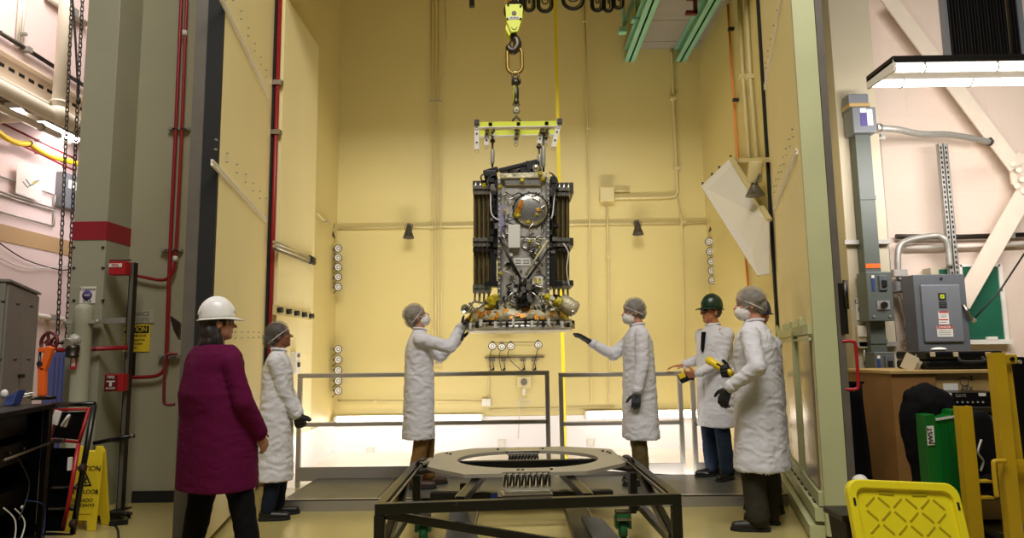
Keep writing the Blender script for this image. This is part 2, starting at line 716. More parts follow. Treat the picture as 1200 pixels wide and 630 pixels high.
for z, k in ((.06, .10), (.18, .06), (.28, .03)):
    mb.beam(V((RB.x, RB.y, z)) - RD * .05 + ro * k / 2, V((RA.x, RA.y, z)) + RD * .05 + ro * k / 2, k, .09)
mb.build('bottom_sill', M['door_green'], d2)
mb = MB()
for i in range(9):
    c = RA + RD * (.25 + i * .22)
    mb.beam(V((c.x, c.y, .228)) + ro * .035 - RD * .05, V((c.x, c.y, .228)) + ro * .035 + RD * .05, .012, .012)
mb.build('sill_slot', M['door_dark'], d2)
# red grab handle on the back edge of the right door
c = RA + RN * 1.3
hz0, hz1 = at(985, 455, Y=4.8).z, at(985, 400, Y=4.8).z
mb = MB()
mb.tube(bez([V((c.x - .02, c.y, hz1)), V((c.x + .04, c.y - .02, hz1)), V((c.x + .06, c.y - .02, hz1 - .04)), V((c.x + .06, c.y - .02, hz0 + .04)), V((c.x + .04, c.y - .02, hz0)), V((c.x - .02, c.y, hz0))], 6), .012, 8)
mb.build('door_handle', M['red_paint'], d2)
mb = MB()
mb.beam(V((c.x + .0, c.y, hz1 + .05)), V((c.x + .0, c.y, hz1 + .40)), .03, .05)
mb.cyl(V((c.x + .02, c.y - .02, hz1 + .22)), V((c.x + .02, c.y - .02, hz1 + .42)), .016)
mb.build('latch_bar', M['dark_steel'], d2)
# red handle at the left door, with its bracket
c = LA + LN * 1.15
a = at(203, 415, Y=4.85)
b_ = at(203, 472, Y=4.85)
mb = MB()
mb.tube(bez([V((c.x, c.y, a.z)), V((c.x - .05, c.y, a.z)), V((c.x - .075, c.y, a.z - .04)), V((c.x - .075, c.y, b_.z + .04)), V((c.x - .05, c.y, b_.z)), V((c.x, c.y, b_.z))], 6), .011, 8)
mb.build('door_handle', M['red_dark'], d1)
mb = MB()
a = at(199, 370, Y=4.88)
mb.prism([a, a + V((.07, 0, -.05)), a + V((.07, 0, -.17)), a + V((.03, 0, -.10))], (0, .03, 0))
mb.build('latch_plate', M['dark_steel'], d1)

# ------------------------------------------------------------------ columns, deck and beams of the building
a, b_ = at(86, 270, Y=6.0), at(125, 270, Y=6.0)
ca, cb = a.x, b_.x
o = SB('wall_column_left', (ca, 6.0, 0), (cb, 6.38, 8.4), 'column_paint', .006)
z0, z1 = at(105, 281, Y=6.0).z, at(105, 259.5, Y=6.0).z
MB().bb((ca - .004, 5.994, z0), (cb + .004, 6.379, z1)).build('painted_band', M['band_red'], o)
mb = MB()
for px in (87, 121):
    for py in (290, 314, 352):
        q = at(px, py, Y=6.0)
        mb.cyl(q + V((0, .004, 0)), q - V((0, .01, 0)), .012, n=8)
mb.build('bolt', M['ink_black'], o)
a, b_ = at(984, 180, Y=6.2), at(1012, 180, Y=6.2)
oc = SB('wall_column_right', (a.x, 6.2, 0), (b_.x + .16, 6.86, 8.4), 'column_cream', .006)
RCX0, RCX1 = a.x, b_.x + .16
# recess beside the right door, its shadow put into the dark brown colour
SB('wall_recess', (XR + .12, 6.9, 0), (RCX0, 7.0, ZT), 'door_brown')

dz = at(800, 57, Y=YB).z
dx = at(747, 57, Y=YB).x
SB('ceiling_deck', (dx - .05, 6.2, dz), (XR, YB, dz + .12), 'deck_grey')
mb = MB()
for i in range(5):
    mb.bb((dx - .05, YB - .25 - i * .62, dz - .008), (XR, YB - .235 - i * .62, dz))
struct(mb.build('trim_5', M['deck_grey']))
for i, (pa, pb) in enumerate(((734.5, 740.5), (793, 801))):
    zb = at(pb, 73, Y=YB).z
    x0, x1 = at(pa, 73, Y=YB).x, at(pb, 73, Y=YB).x
    xm = (x0 + x1) / 2
    w = .15
    mb = MB()
    mb.bb((xm - w / 2, 6.0, zb), (xm + w / 2, YB - .02, zb + .022))
    mb.bb((xm - .012, 6.0, zb), (xm + .012, YB - .02, dz))
    mb.bb((xm - w / 2, 6.0, dz - .022), (xm + w / 2, YB - .02, dz))
    struct(mb.build('trim_%d' % (6 + i), M['teal_steel']))
    BEAMX = xm if i == 0 else BEAMX
# bracing of the first beam
mb = MB()
q0, q1 = at(729.5, 36, Y=8.6), at(742, 0, Y=8.6)
mb.beam(q0, q0 + (q1 - q0) * 2.2, .05, .05)
mb.box(q0, (.10, .10, .07))
q0 = at(747, 23, Y=8.5)
mb.beam(q0, q0 + V((0, 0, 1.6)), .055, .055)
mb.box(q0, (.16, .12, .05))
q0, q1 = at(731, 30, Y=8.9), at(731, -20, Y=8.9)
mb.beam(q0, V((q0.x, q0.y, q1.z)), .10, .03)
struct(mb.build('trim_8', M['teal_steel']))

# ------------------------------------------------------------------ light
def area(name, loc, tgt, sx, sy, power, col=(1, .95, .88), spread=180):
    l = bpy.data.lights.new(name, 'AREA')
    l.shape = 'RECTANGLE'
    l.size, l.size_y = sx, sy
    l.energy = power
    l.color = col
    l.spread = R(spread)
    o = bpy.data.objects.new(name, l)
    COL.objects.link(o)
    o.location = loc
    o.rotation_euler = (V(tgt) - V(loc)).to_track_quat('-Z', 'Y').to_euler()
    return o


# unseen lights added low behind the toe boards to brighten the chamber walls
area('chamber_fill_light', (0, 7.35, .16), (0, 9.2, .7), 4.4, .16, 27, (1, .96, .97))
area('chamber_fill_light', (-.2, 7.3, .10), (0, 8.2, 3.0), 4.2, .3, 21, (1, .96, .95))
area('chamber_fill_light', (.1, 7.45, .12), (.1, 9.4, 5.4), 4.2, .3, 26, (1, .97, .93), 75)  # narrow beam added to lift the top of the back wall
# unseen overhead lights added to brighten the hall, no known lamps
area('hall_overhead_fill', (.3, 1.0, 8.0), (.3, 4.6, 0), 5, 2.5, 590, (1, .955, .91))
area('hall_overhead_fill', (-4.6, 7.0, 7.8), (-6.3, 9.2, 3.5), 1.4, 2.5, 330, (1, .94, .90))  # added to brighten the far left wall
FXP = at(56, 152, X=-5.9)
area('far_fixture_light', (-5.85, 9.3, FXP.z - .12), (-6.5, 9.3, FXP.z - 1.1), .15, 2.4, 34, (1, .93, .95))
# light of the hanging fixture at the right
area('hall_fixture_light', (4.1, 4.95, 3.0), (4.4, 6.8, 2.4), 2.4, .25, 52, (1, .95, .95))
w = bpy.data.worlds.new('hall_air')
scene.world = w
w.use_nodes = True
w.node_tree.nodes['Background'].inputs[0].default_value = (.9, .86, .78, 1)
w.node_tree.nodes['Background'].inputs[1].default_value = .06
vs = scene.view_settings
vs.view_transform = 'Standard'
vs.look = 'None'
vs.gamma = 1
vs.exposure = 0
vs.use_curve_mapping = False
# ------------------------------------------------------------------ people
def hand_prims(mb, W, d, nrm, lat, curl=(20, 25, 15), g=0., s=1., thumb=.75):
    d = V(d).normalized()
    lat = (V(lat) - d * V(lat).dot(d)).normalized()
    nrm = (V(nrm) - d * V(nrm).dot(d) - lat * V(nrm).dot(lat)).normalized()
    W = V(W)
    offs = (.031, .0105, -.0105, -.030)
    lens = ((.042, .025, .021), (.046, .029, .022), (.042, .027, .021), (.033, .021, .019))
    for o, L in zip(offs, lens):
        k = W + d * (.092 if abs(o) < .02 else .086) * s + lat * o * s
        mb.cone(W + d * .008 * s + lat * o * .55 * s, k, .016 * s + g, .012 * s + g, 8)
        a = 0
        p = k
        for i, l in enumerate(L):
            a += curl[i]
            q = p + (d * math.cos(R(a)) + nrm * math.sin(R(a)) + lat * o * 1.6).normalized() * l * s
            mb.cone(p, q, (.0098 - .001 * i) * s + g, (.0090 - .001 * i) * s + g, 8)
            p = q
    mb.cone(W + d * .02 * s + lat * .016 * s, W + d * .08 * s - lat * .012 * s, .017 * s + g, .013 * s + g, 8)
    p = W + d * .026 * s + lat * .026 * s
    v = (d * .55 + lat * thumb + nrm * .3).normalized()
    for i, l in enumerate((.042, .032, .026)):
        q = p + v * l * s
        mb.cone(p, q, (.0135 - .0018 * i) * s + g, (.0115 - .0018 * i) * s + g, 8)
        p = q
        v = (v + d * .35 + nrm * .12 - lat * .12).normalized()


def ik(S, W, l1, l2, pole):
    d = W - S
    L = min(d.length, (l1 + l2) * .995)
    d.normalize()
    W = S + d * L
    a = (l1 * l1 - l2 * l2 + L * L) / (2 * L)
    h = math.sqrt(max(l1 * l1 - a * a, 0))
    p = V(pole) - d * V(pole).dot(d)
    p.normalize()
    return S + d * a + p * h, W


def nz(p, f, seed=0.):
    return noise.noise(V((p.x * f[0] + seed, p.y * f[1] + seed * .7, p.z * f[2] - seed)))


class Person:
    """local frame: facing +x, own left is +y, feet at z = 0"""

    def __init__(self, label, loc, face, H, wide=1., yaw=0, pitch=0, skin='skin', group=None, lean=0.):
        self.root = thing('person', label, 'person', loc, group)
        WORLD[self.root.name] = V((0, 0, 0))
        self.root.rotation_euler = (0, 0, R(face))
        self.loc, self.face, self.s, self.wd = V(loc), face, H / 1.75, wide
        self.RI = Matrix.Rotation(-R(face), 3, 'Z')
        self.skin = skin
        self.lean = lean
        s = self.s
        self.neck = self.P(0, 0, 1.49)
        self.HM = Matrix.Rotation(R(yaw), 3, 'Z') @ Matrix.Rotation(R(-pitch), 3, 'Y')
        self.hc = self.neck + V((0.01 * s, 0, .02 * s)) + self.HM @ V((.02 * s, 0, .115 * s))
        self.sh = {k: self.P(-.005, k * .176 * wide, 1.40) for k in (1, -1)}
        self.arms, self.legs = {}, {}
        self.seed = loc[0] * 3.3 + loc[1]

    def P(self, x, y, z):
        s = self.s
        return V((x * s + self.lean * max(0, z - .9) * s, y * s, z * s))

    def L(self, w):
        return self.RI @ (V(w) - self.loc)

    def h(self, x, y, z):
        return self.hc + self.HM @ (V((x, y, z)) * self.s)

    def arm(self, k, wrist, pole=(-.6, 0, -1), d=None, nrm=None, lat=None, curl=(20, 25, 15), world=False):
        W = self.L(wrist) if world else V(wrist) * self.s
        E, W = ik(self.sh[k], W, .29 * self.s, .26 * self.s, pole)
        self.arms[k] = [E, W, V(d) if d else (W - E).normalized(), V(nrm) if nrm else V((0, -k, 0)), V(lat) if lat else V((1, 0, 0)), curl]

    def leg(self, k, ankle, toe=0, knee=(1, 0, 0)):
        A = V(ankle) * self.s
        hip = self.P(0, k * .09, .90)
        ll = (A - hip).length * .5015
        K, A2 = ik(hip, A, ll, ll, knee)
        self.legs[k] = [hip, K, A, toe]

    def body(self):
        s, w = self.s, self.wd
        mb = MB()
        P = self.P
        mb.ell(P(0, 0, .96), (.105 * s * w, .155 * s * w, .12 * s))
        mb.ell(P(0, 0, 1.10), (.10 * s * w, .14 * s * w, .14 * s))
        mb.ell(P(.005, 0, 1.28), (.115 * s * w, .165 * s * w, .17 * s))
        mb.cone(P(0, -.13 * w, 1.405), P(0, .13 * w, 1.405), .062 * s, .062 * s)
        mb.cone(P(-.01, 0, 1.40), self.neck + V((0, 0, .05 * s)), .062 * s, .053 * s)
        mb.cone(self.neck, self.h(-.015, 0, -.06), .054 * s, .052 * s)
        for k in (1, -1):
            E, W, d, n, l, c = self.arms[k]
            mb.cone(self.sh[k], E, .052 * s, .042 * s)
            mb.cone(E, W, .042 * s, .027 * s)
            hand_prims(mb, W, d, n, l, c, 0, s * 1.0)
            hip, K, A, toe = self.legs[k]
            mb.cone(hip, K, .082 * s, .054 * s)
            mb.cone(K + V((-.012 * s, 0, -.06 * s)), A, .055 * s, .036 * s)
            f = Matrix.Rotation(R(toe), 3, 'Z')
            mb.cone(A + f @ V((-.03 * s, 0, -.035 * s)), A + f @ V((.13 * s, 0, -.045 * s)), .033 * s, .026 * s)
        h = self.h
        HM = self.HM
        mb.ell(h(-.012, 0, .03), (.095 * s, .076 * s, .095 * s), HM, 24, 14)
        mb.ell(h(.02, 0, -.035), (.066 * s, .060 * s, .082 * s), HM, 20, 12)
        mb.ell(h(.058, 0, -.088), (.024 * s, .028 * s, .022 * s), HM)        # chin
        mb.ell(h(.062, 0, .030), (.026 * s, .048 * s, .016 * s), HM)         # brow
        mb.cone(h(.078, 0, .012), h(.106, 0, -.022), .0075 * s, .012 * s)    # nose
        mb.ell(h(.083, 0, -.024), (.014 * s, .017 * s, .009 * s), HM)
        mb.ell(h(.079, 0, -.052), (.010 * s, .023 * s, .006 * s), HM)        # lips
        mb.ell(h(.077, 0, -.063), (.010 * s, .019 * s, .006 * s), HM)
        for k in (1, -1):
            mb.ell(h(.055, k * .042, -.020), (.022 * s, .016 * s, .018 * s), HM)   # cheeks
            mb.ell(h(-.012, k * .078, -.005), (.018 * s, .009 * s, .032 * s), HM)  # ears
        me = remeshed(mb, .0062, 2)
        HI = HM.transposed()

        def pick(c):
            q = HI @ (c - self.hc) / s
            if q.x > .06 and abs(abs(q.y) - .031) < .013 and abs(q.z - .013) < .0065:
                return 1
            if q.x > .07 and abs(q.y) < .022 and abs(q.z + .057) < .009:
                return 2
            return 0
        self.body_o = place(me, 'body', [M[self.skin], M['eye'], M['lip']], self.root, pick)
        return self

    def glove(self, k, m, label=None):
        E, W, d, n, l, c = self.arms[k]
        s = self.s
        mb = MB()
        hand_prims(mb, W, d, n, l, c, .0035, s)
        mb.cone(W - (W - E).normalized() * .05 * s, W + d * .02, .034 * s, .031 * s)
        o = place(remeshed(mb, .005, 1), 'glove', M[m], self.root)
        if label:
            o['label'] = label

    def garment(self, name, m, rings, arm_r=(.070, .060, .044), hem_noise=1., sleeves=True, lab=None, amp=1., front=True):
        """rings: (z, depth, width, x shift) from hem to neck, in metres of a 1.75 m person"""
        s, w = self.s, self.wd
        mb = MB()
        rs = []
        for z, dx, wy, sx in rings:
            ring = []
            for j in range(28):
                a = 2 * PI * j / 28
                c, si = math.cos(a), math.sin(a)
                e = .85
                ring.append(self.P(sx + dx * w * math.copysign(abs(c) ** e, c), wy * w * math.copysign(abs(si) ** e, si), z))
            rs.append(ring)
        mb.loft(rs)
        if sleeves:
            for k in (1, -1):
                E, W, d, n, l, c = self.arms[k]
                S = self.sh[k]
                mb.cone(S - V((0, k * .05 * s, .0)), S + V((0, k * .0, -.01 * s)), arm_r[0] * s, arm_r[0] * s)
                mb.cone(S, E, arm_r[0] * s, arm_r[1] * s)
                mb.cone(E, W - (W - E).normalized() * .02 * s, arm_r[1] * s, arm_r[2] * s)
        zh = rings[0][0] * s
        ztop = rings[-1][0] * s
        sd = self.seed

        def fn(c, n):
            low = max(0, min(1, (1.15 * s - c.z) / (.5 * s)))
            # long hanging folds low down, creases across the sleeves and at the waist
            a = (nz(c, (9, 9, 1.3), sd) + .15) * .014 * low
            w1 = nz(c, (7, 7, 9), sd + 4)
            a += (.5 - abs(nz(c + V((w1, w1, w1)) * .05, (8, 8, 17), sd))) * .0115 - .002
            a += (.4 - abs(nz(c, (19, 19, 26), sd + 9))) * .0045
            a *= amp
            if front and c.x > 0 and abs(c.y) < .007 and c.z < 1.36 * s and n.x > .5:
                a -= .006
            a *= max(0., min(1., (c.z - zh) / .02)) if abs(n.z) > .8 else 1.
            return c + n * a
        me = remeshed(mb, .0085, 4, fn)
        o = place(me, name, M[m], self.root)
        if lab:
            o['label'] = lab
        return o

    def coat(self, hem, flare=1., m='coat'):
        r = [(hem, .165 * flare, .215 * flare, .0), (hem + .03, .165 * flare, .215 * flare, 0), (hem + .25, .155 * (.5 + flare / 2), .20, .0), (.98, .15, .195, .0), (1.14, .145, .185, 0),
             (1.30, .140, .192, .0), (1.38, .120, .185, 0), (1.43, .095, .15, 0), (1.47, .075, .095, 0), (1.495, .062, .066, 0), (1.515, .060, .062, .002)]
        o = self.garment('lab_coat', m, r)
        s = self.s
        mb = MB()
        c = self.neck
        for rr, z in ((.068, .0),):
            mb.tube([c + V((rr * s * math.cos(t), rr * 1.03 * s * math.sin(t), (.022 - .02 * max(0, math.cos(t))) * s)) for t in [2 * PI * i / 20 for i in range(20)]], .011 * s, 8, True)
        mb.build('collar', M[m], o)
        for k in (1, -1):
            E, W = self.arms[k][:2]
            d = (W - E).normalized()
            MB().lathe(W - d * .05 * s, d, [(.040 * s, 0), (.050 * s, .004), (.047 * s, .03 * s), (.040 * s, .045 * s), (.033 * s, .05 * s)], 18).build('cuff', M[m], o)
        return o

    def trousers(self, m, r=(.088, .074, .066), hipw=1.):
        s = self.s
        mb = MB()
        mb.ell(self.P(0, 0, .96), (.112 * s * self.wd, .150 * s * self.wd, .13 * s))
        for k in (1, -1):
            hip, K, A, toe = self.legs[k]
            mb.cone(hip, K, r[0] * s, r[1] * s)
            mb.cone(K, A + V((0, 0, .012 * s)), r[1] * s, r[2] * s)
        sd = self.seed

        def fn(c, n):
            return c + n * (nz(c, (10, 10, 7), sd) * .007 + nz(c, (22, 22, 26), sd) * .004)
        return place(remeshed(mb, .0115, 2, fn), 'trousers', M[m], self.root)

    def shoes(self, m, tall=.10):
        s = self.s
        for k in (1, -1):
            hip, K, A, toe = self.legs[k]
            f = Matrix.Rotation(R(toe), 3, 'Z')
            mb = MB()
            z0 = V((A.x, A.y, A.z - .085 * s))
            q = lambda x, y, z: z0 + f @ (V((x, y, z)) * s)
            mb.cone(q(-.035, 0, .05), q(.11, 0, .035), .045 * s, .034 * s)
            mb.cone(q(.04, 0, .04), q(.16, .004, .035), .043 * s, .034 * s)
            mb.cone(q(-.01, 0, .06), q(-.012, 0, tall), .05 * s, .052 * s)
            me = remeshed(mb, .008, 2, lambda c, n: V((c.x, c.y, max(c.z, z0.z + .02 * s))))
            o = place(me, 'shoe', M[m], self.root)
            sole = [q(x, y, .0) for x, y in ((-.085, 0), (-.07, .034), (-.02, .043), (.06, .046), (.13, .046), (.18, .03), (.2, 0), (.18, -.03), (.13, -.044), (.06, -.044), (-.02, -.041), (-.07, -.034))]
            MB().prism(sole, (0, 0, .026 * s)).build('sole', M['rubber'], o, bevel=.004)

    # ---- headwear
    def bouffant(self, m='hairnet', hair='hair_dark', bun=0.):
        s = self.s
        HM = self.HM
        HI = HM.transposed()
        mb = MB()
        mb.ell(self.h(-.022, 0, .035), (.100 * s, .084 * s, .095 * s), HM, 24, 14)
        mb.ell(self.h(-.07, 0, -.02), (.050 * s, .062 * s, .06 * s), HM)
        me = remeshed(mb, .007, 2)
        place(me, 'hair', M[hair], self.root)
        mb = MB()
        mb.ell(self.h(-.022, 0, .042), (.114 * s, .098 * s, .106 * s), HM, 24, 14)
        mb.ell(self.h(-.078 - bun * .3, 0, -.01 - bun * .3), ((.058 + bun) * s, (.074 + bun * .4) * s, (.07 + bun) * s), HM)
        sd = self.seed
        me = remeshed(mb, .007, 2, lambda c, n: c + n * (nz(c, (34, 34, 34), sd) * .006))
        net = place(me, 'hair_net', M[m], self.root)
        # the elastic edge from forehead over the ear to the nape
        pts = []
        for i in range(28):
            t = 2 * PI * i / 28
            x, y = .098 * math.cos(t), .090 * math.sin(t)
            pts.append(self.h(x - .014, y, .012 + .055 * (x / .1) - .01))
        MB().tube(pts, .0045 * s, 6, True).build('elastic_band', M['net_band'], net)

    def mask(self, m='mask'):
        s = self.s
        mb = MB()
        HM = self.HM
        mb.ell(self.h(.042, 0, -.055), (.070 * s, .066 * s, .062 * s), HM, 20, 12)
        me = remeshed(mb, .006, 1, lambda c, n: c + n * nz(c, (40, 40, 60), self.seed) * .003)
        o = place(me, 'face_mask', M[m], self.root)
        for k in (1, -1):
            MB().tube(bez([self.h(.05, k * .062, -.03), self.h(.015, k * .079, -.008), self.h(-.02, k * .086, .0)], 5), .0022 * s, 5).build('ear_loop', M[m], o)

    def hard_hat(self, m, label=None):
        s = self.s
        HM = self.HM
        ax = HM @ V((0, 0, 1))
        fw = HM @ V((1, 0, 0))
        n = 32
        mb = MB()
        rings = []
        for r, z in ((1.0, .0), (1.0, .02), (.97, .055), (.88, .092), (.7, .122), (.45, .140), (.2, .148), (.02, .15)):
            ring = []
            for j in range(n):
                a = 2 * PI * j / n
                ridge = 1 + (.035 if abs(math.sin(a)) < .12 else 0) * (0 if r < .1 else 1)
                ring.append(self.h(-.012 +   .113 * r * math.cos(a) * ridge, .098 * r * math.sin(a), .038 + z * (1.0)))
            rings.append(ring)
        mb.loft(rings)
        o = mb.build('hard_hat_shell', M[m], self.root, label)
        mb = MB()
        rr = []
        for e, z in ((.99, .044), (1.16, .037), (1.16, .031), (.96, .034)):
            ring = []
            for j in range(n):
                a = 2 * PI * j / n
                peak = (.048 * max(0, math.cos(a)) ** 2) * (1 if e > 1 else 0)
                ring.append(self.h(-.012 + (.113 * e + peak) * math.cos(a), .098 * e * math.sin(a), z - peak * .35))
            rr.append(ring)
        mb.loft(rr, closed=True)
        mb.build('brim', M[m], o)
        mb = MB()
        mb.tube([self.h(-.012 + .117 * math.cos(t), .0, .045 + .143 * math.sin(t)) for t in [PI * (.06 + .88 * i / 14) for i in range(15)]], .009 * s, 8)
        for k in (1, -1):
            mb.tube([self.h(-.012 + .106 * math.cos(t), k * .032, .042 + .139 * math.sin(t)) for t in [PI * (.08 + .84 * i / 14) for i in range(15)]], .006 * s, 8)
        mb.build('ridge', M[m], o)

    def glasses(self, m='black_plastic', lens='glass_dark'):
        s = self.s
        mb = MB()
        for k in (1, -1):
            mb.tube([self.h(.085, k * .012, .018), self.h(.083, k * .052, .02), self.h(.055, k * .074, .022), self.h(-.02, k * .082, .012)], .0035 * s, 6)
        mb.tube([self.h(.092, -.012, .02), self.h(.095, 0, .024), self.h(.092, .012, .02)], .003 * s, 6)
        o = mb.build('glasses', M[m], self.root)
        for k in (1, -1):
            MB().ell(self.h(.088, k * .033, .010), (.004 * s, .023 * s, .017 * s), self.HM @ Matrix.Rotation(R(k * 10), 3, 'Z')).build('lens', M[lens], o)


G_COAT = 'technicians in white coats'
ALL = []

# woman in the purple top
w = at(250, 600, Y=4.35)
p = Person('woman in white hard hat and loose purple top seen from behind', (w.x - .03, 4.35, 0), 54, 1.62, 1.18, yaw=-24, pitch=4, skin='skin')
p.sh = {k: p.P(-.005, k * .195, 1.37) for k in (1, -1)}
p.arm(-1, (.20, -.24, .88), (-.5, -.5, -.2), nrm=(0, 1, 0), lat=(1, .2, 0))
p.arm(1, (.22, .24, .92), (-.6, .5, -.2), nrm=(0, -1, 0), lat=(1, 0, 0))
p.leg(1, (-.02, .17, .085), 12)
p.leg(-1, (.14, -.28, .085), -12)
p.body()
p.trousers('black_cloth', (.112, .088, .075))
p.garment('tunic', 'purple', [(.53, .195, .245, .06), (.56, .195, .245, .06), (.80, .19, .235, .05), (1.0, .172, .22, .03), (1.16, .16, .20, -.01), (1.30, .148, .18, 0),
                              (1.37, .135, .190, 0), (1.425, .118, .185, 0), (1.465, .098, .15, 0), (1.485, .085, .11, 0)], (.070, .074, .066), front=False, amp=.45)
# side slit with the black trousers showing, and a cuff at the wrist
p.shoes('black_leather')
p.hard_hat('white_plastic', 'white hard hat with front peak')
s_ = p.s
mb = MB()
mb.ell(p.h(-.03, 0, .02), (.095 * s_, .088 * s_, .09 * s_), p.HM)
mb.ell(p.h(-.075, 0, -.06), (.055 * s_, .085 * s_, .085 * s_), p.HM)
mb.ell(p.h(-.08, 0, -.125), (.055 * s_, .088 * s_, .07 * s_), p.HM)
mb.ell(p.h(-.07, .03, -.185), (.045 * s_, .06 * s_, .045 * s_), p.HM)
mb.ell(p.h(-.06, -.04, -.18), (.045 * s_, .05 * s_, .045 * s_), p.HM)
mb.ell(p.h(-.03, -.07, -.12), (.045 * s_, .025 * s_, .075 * s_), p.HM)
mb.ell(p.h(-.01, .07, -.12), (.045 * s_, .025 * s_, .075 * s_), p.HM)
mb.ell(p.h(-.02, .068, -.06), (.05 * s_, .022 * s_, .075 * s_), p.HM)
mb.ell(p.h(-.04, -.066, -.06), (.045 * s_, .022 * s_, .075 * s_), p.HM)
place(remeshed(mb, .007, 2, lambda c, n: c + n * (nz(c, (48, 48, 9), 3) * .012)), 'hair', M['hair_brown'], p.root)
p.glasses()
ALL.append(p)

# technician standing at the left door
w = at(330, 603, z=0)
p = Person('short technician in white coat and dark hair net watching from the left', (w.x - .03, 5.72, 0), 12, 1.575, .95, yaw=4, pitch=10, skin='skin_dark', group=None)
p.arm(-1, (.20, -.10, .86), (-.8, -.3, -.3), d=(.25, .45, -.8), nrm=(-.2, 1, 0), lat=(1, 0, .2), curl=(35, 40, 25))
p.arm(1, (.20, .10, .88), (-.8, .3, -.3), d=(.25, -.45, -.8), nrm=(-.2, -1, 0), lat=(1, 0, .2), curl=(35, 40, 25))
p.leg(1, (.02, .10, .085), 8)
p.leg(-1, (-.04, -.09, .085), -6)
p.body()
p.trousers('denim_dark', (.085, .068, .062))
p.coat(.34, 1.0)
p.shoes('black_leather', .13)
p.glove(1, 'glove_black')
p.glove(-1, 'glove_black')
p.bouffant('hairnet_dark', 'hair_dark', .02)
ALL.append(p)

# technician reaching up from the left
w = at(491, 570, z=.09)
p = Person('technician in white coat and brown trousers reaching up to the left side of the satellite', (w.x, 6.45, .09), 14, 1.68, .95, yaw=0, pitch=24, skin='skin', group=None)
p.arm(-1, at(541, 381, Y=6.40), (0, -.4, -1), world=True, d=(.75, .1, .66), nrm=(.5, 0, .9), lat=(0, 1, .2), curl=(6, 10, 8))
p.arm(1, at(538, 398, Y=6.62), (0, .4, -1), world=True, d=(.8, -.1, .6), nrm=(.5, 0, .9), lat=(0, -1, .2), curl=(10, 12, 8))
p.leg(1, (.10, .09, .085), 6)
p.leg(-1, (-.04, -.09, .085), -8)
p.body()
p.trousers('tan_cloth', (.087, .074, .068))
p.coat(.46, .98)
p.shoes('brown_leather', .13)
p.glove(1, 'glove_black')
p.glove(-1, 'glove_black')
p.bouffant('hairnet', 'hair_grey', .0)
p.mask()
ALL.append(p)

# technician reaching from the right
w = at(757, 570, z=.09)
p = Person('technician in white coat stretching one arm to the right side of the satellite', (w.x, 6.5, .09), 182, 1.70, 1.0, yaw=0, pitch=-4, skin='skin', group=None)
p.arm(-1, at(692, 401, Y=6.62), (0, 0, -1), world=True, d=(1, .0, .62), nrm=(.5, .3, -.9), lat=(-.1, .9, .3), curl=(2, 12, 10))
p.arm(1, (.08, .25, .84), (-1, .3, 0), d=(.12, 0, -1), nrm=(-.3, -1, 0), lat=(1, -.2, 0), curl=(28, 32, 20))
p.leg(1, (.02, .10, .085), 6)
p.leg(-1, (-.02, -.09, .085), -8)
p.body()
p.trousers('olive_cloth', (.088, .076, .072))
p.coat(.42, 1.0)
p.shoes('black_leather', .13)
p.glove(1, 'glove_grey')
p.glove(-1, 'glove_black')
p.bouffant('hairnet', 'hair_dark', .0)
p.mask()
ALL.append(p)

# technician with dark green hard hat
GX = at(839, 556, z=.09)
p = Person('man in dark green hard hat and white coat leaning one hand on the railing', (GX.x, 6.74, .09), 208, 1.70, 1.02, yaw=-14, pitch=4, skin='skin_tan', group=None)
RH = at(797, 431.5, Y=7.0)
p.arm(-1, V((RH.x + .03, 6.985, RH.z + .035)), (-.6, -.3, -.6), world=True, d=(.95, -.35, -.12), nrm=(.1, .1, -1), lat=(.3, .9, .1), curl=(6, 12, 16))
p.arm(1, (.30, .06, 1.02), (-.8, .6, -.5), d=(.55, -.75, -.1), nrm=(-.5, -.4, -.4), lat=(.4, .1, .9), curl=(38, 42, 28))
p.leg(1, (.02, .12, .085), 14)
p.leg(-1, (.0, -.11, .085), -12)
p.body()
p.trousers('denim', (.088, .076, .072))
p.coat(.50, 1.0)
p.shoes('black_leather', .12)
p.hard_hat('green_plastic', 'dark green hard hat')
p.glasses(lens='glass_dark')
s_ = p.s
mb = MB()
mb.ell(p.h(-.035, 0, .02), (.082 * s_, .081 * s_, .085 * s_), p.HM)
place(remeshed(mb, .007, 2), 'hair', M['hair_grey'], p.root)
mb = MB()
mb.prism([p.P(.128, -.03, 1.43), p.P(.128, .03, 1.43), p.P(.156, .022, 1.26), p.P(.152, 0, 1.22), p.P(.156, -.022, 1.26)], (.006, 0, 0)).build('shirt_front', M['black_cloth'], p.root, 'dark shirt showing at the open collar')
GREEN = p
ALL.append(p)

# tall technician in the right foreground
w = at(882, 618, z=0)
p = Person('tall masked technician in long white coat standing in the right foreground with back half turned', (w.x + .10, 5.24, 0), 148, 1.765, 1.10, yaw=22, pitch=-2, skin='skin', group=None)
p.arm(1, at(853, 455, Y=5.02), (-.9, .5, -.3), world=True, d=(.4, .0, -.9), nrm=(-.3, -1, 0), lat=(1, -.2, .2), curl=(30, 36, 22))
p.arm(-1, at(858, 437, Y=5.46), (-.9, -.5, -.4), world=True, d=(.6, .7, .1), nrm=(-.3, .6, -.5), lat=(.3, .0, .9), curl=(48, 52, 32))
p.leg(1, (.02, .13, .085), 24)
p.leg(-1, (.0, -.12, .085), -10)
p.body()
p.trousers('dark_olive_cloth', (.094, .088, .086))
p.coat(.42, 1.06)
p.shoes('brown_black_leather', .12)
p.glove(1, 'glove_black')
p.glove(-1, 'glove_black')
p.bouffant('hairnet', 'hair_brown', .0)
p.mask()
FRONT = p
ALL.append(p)

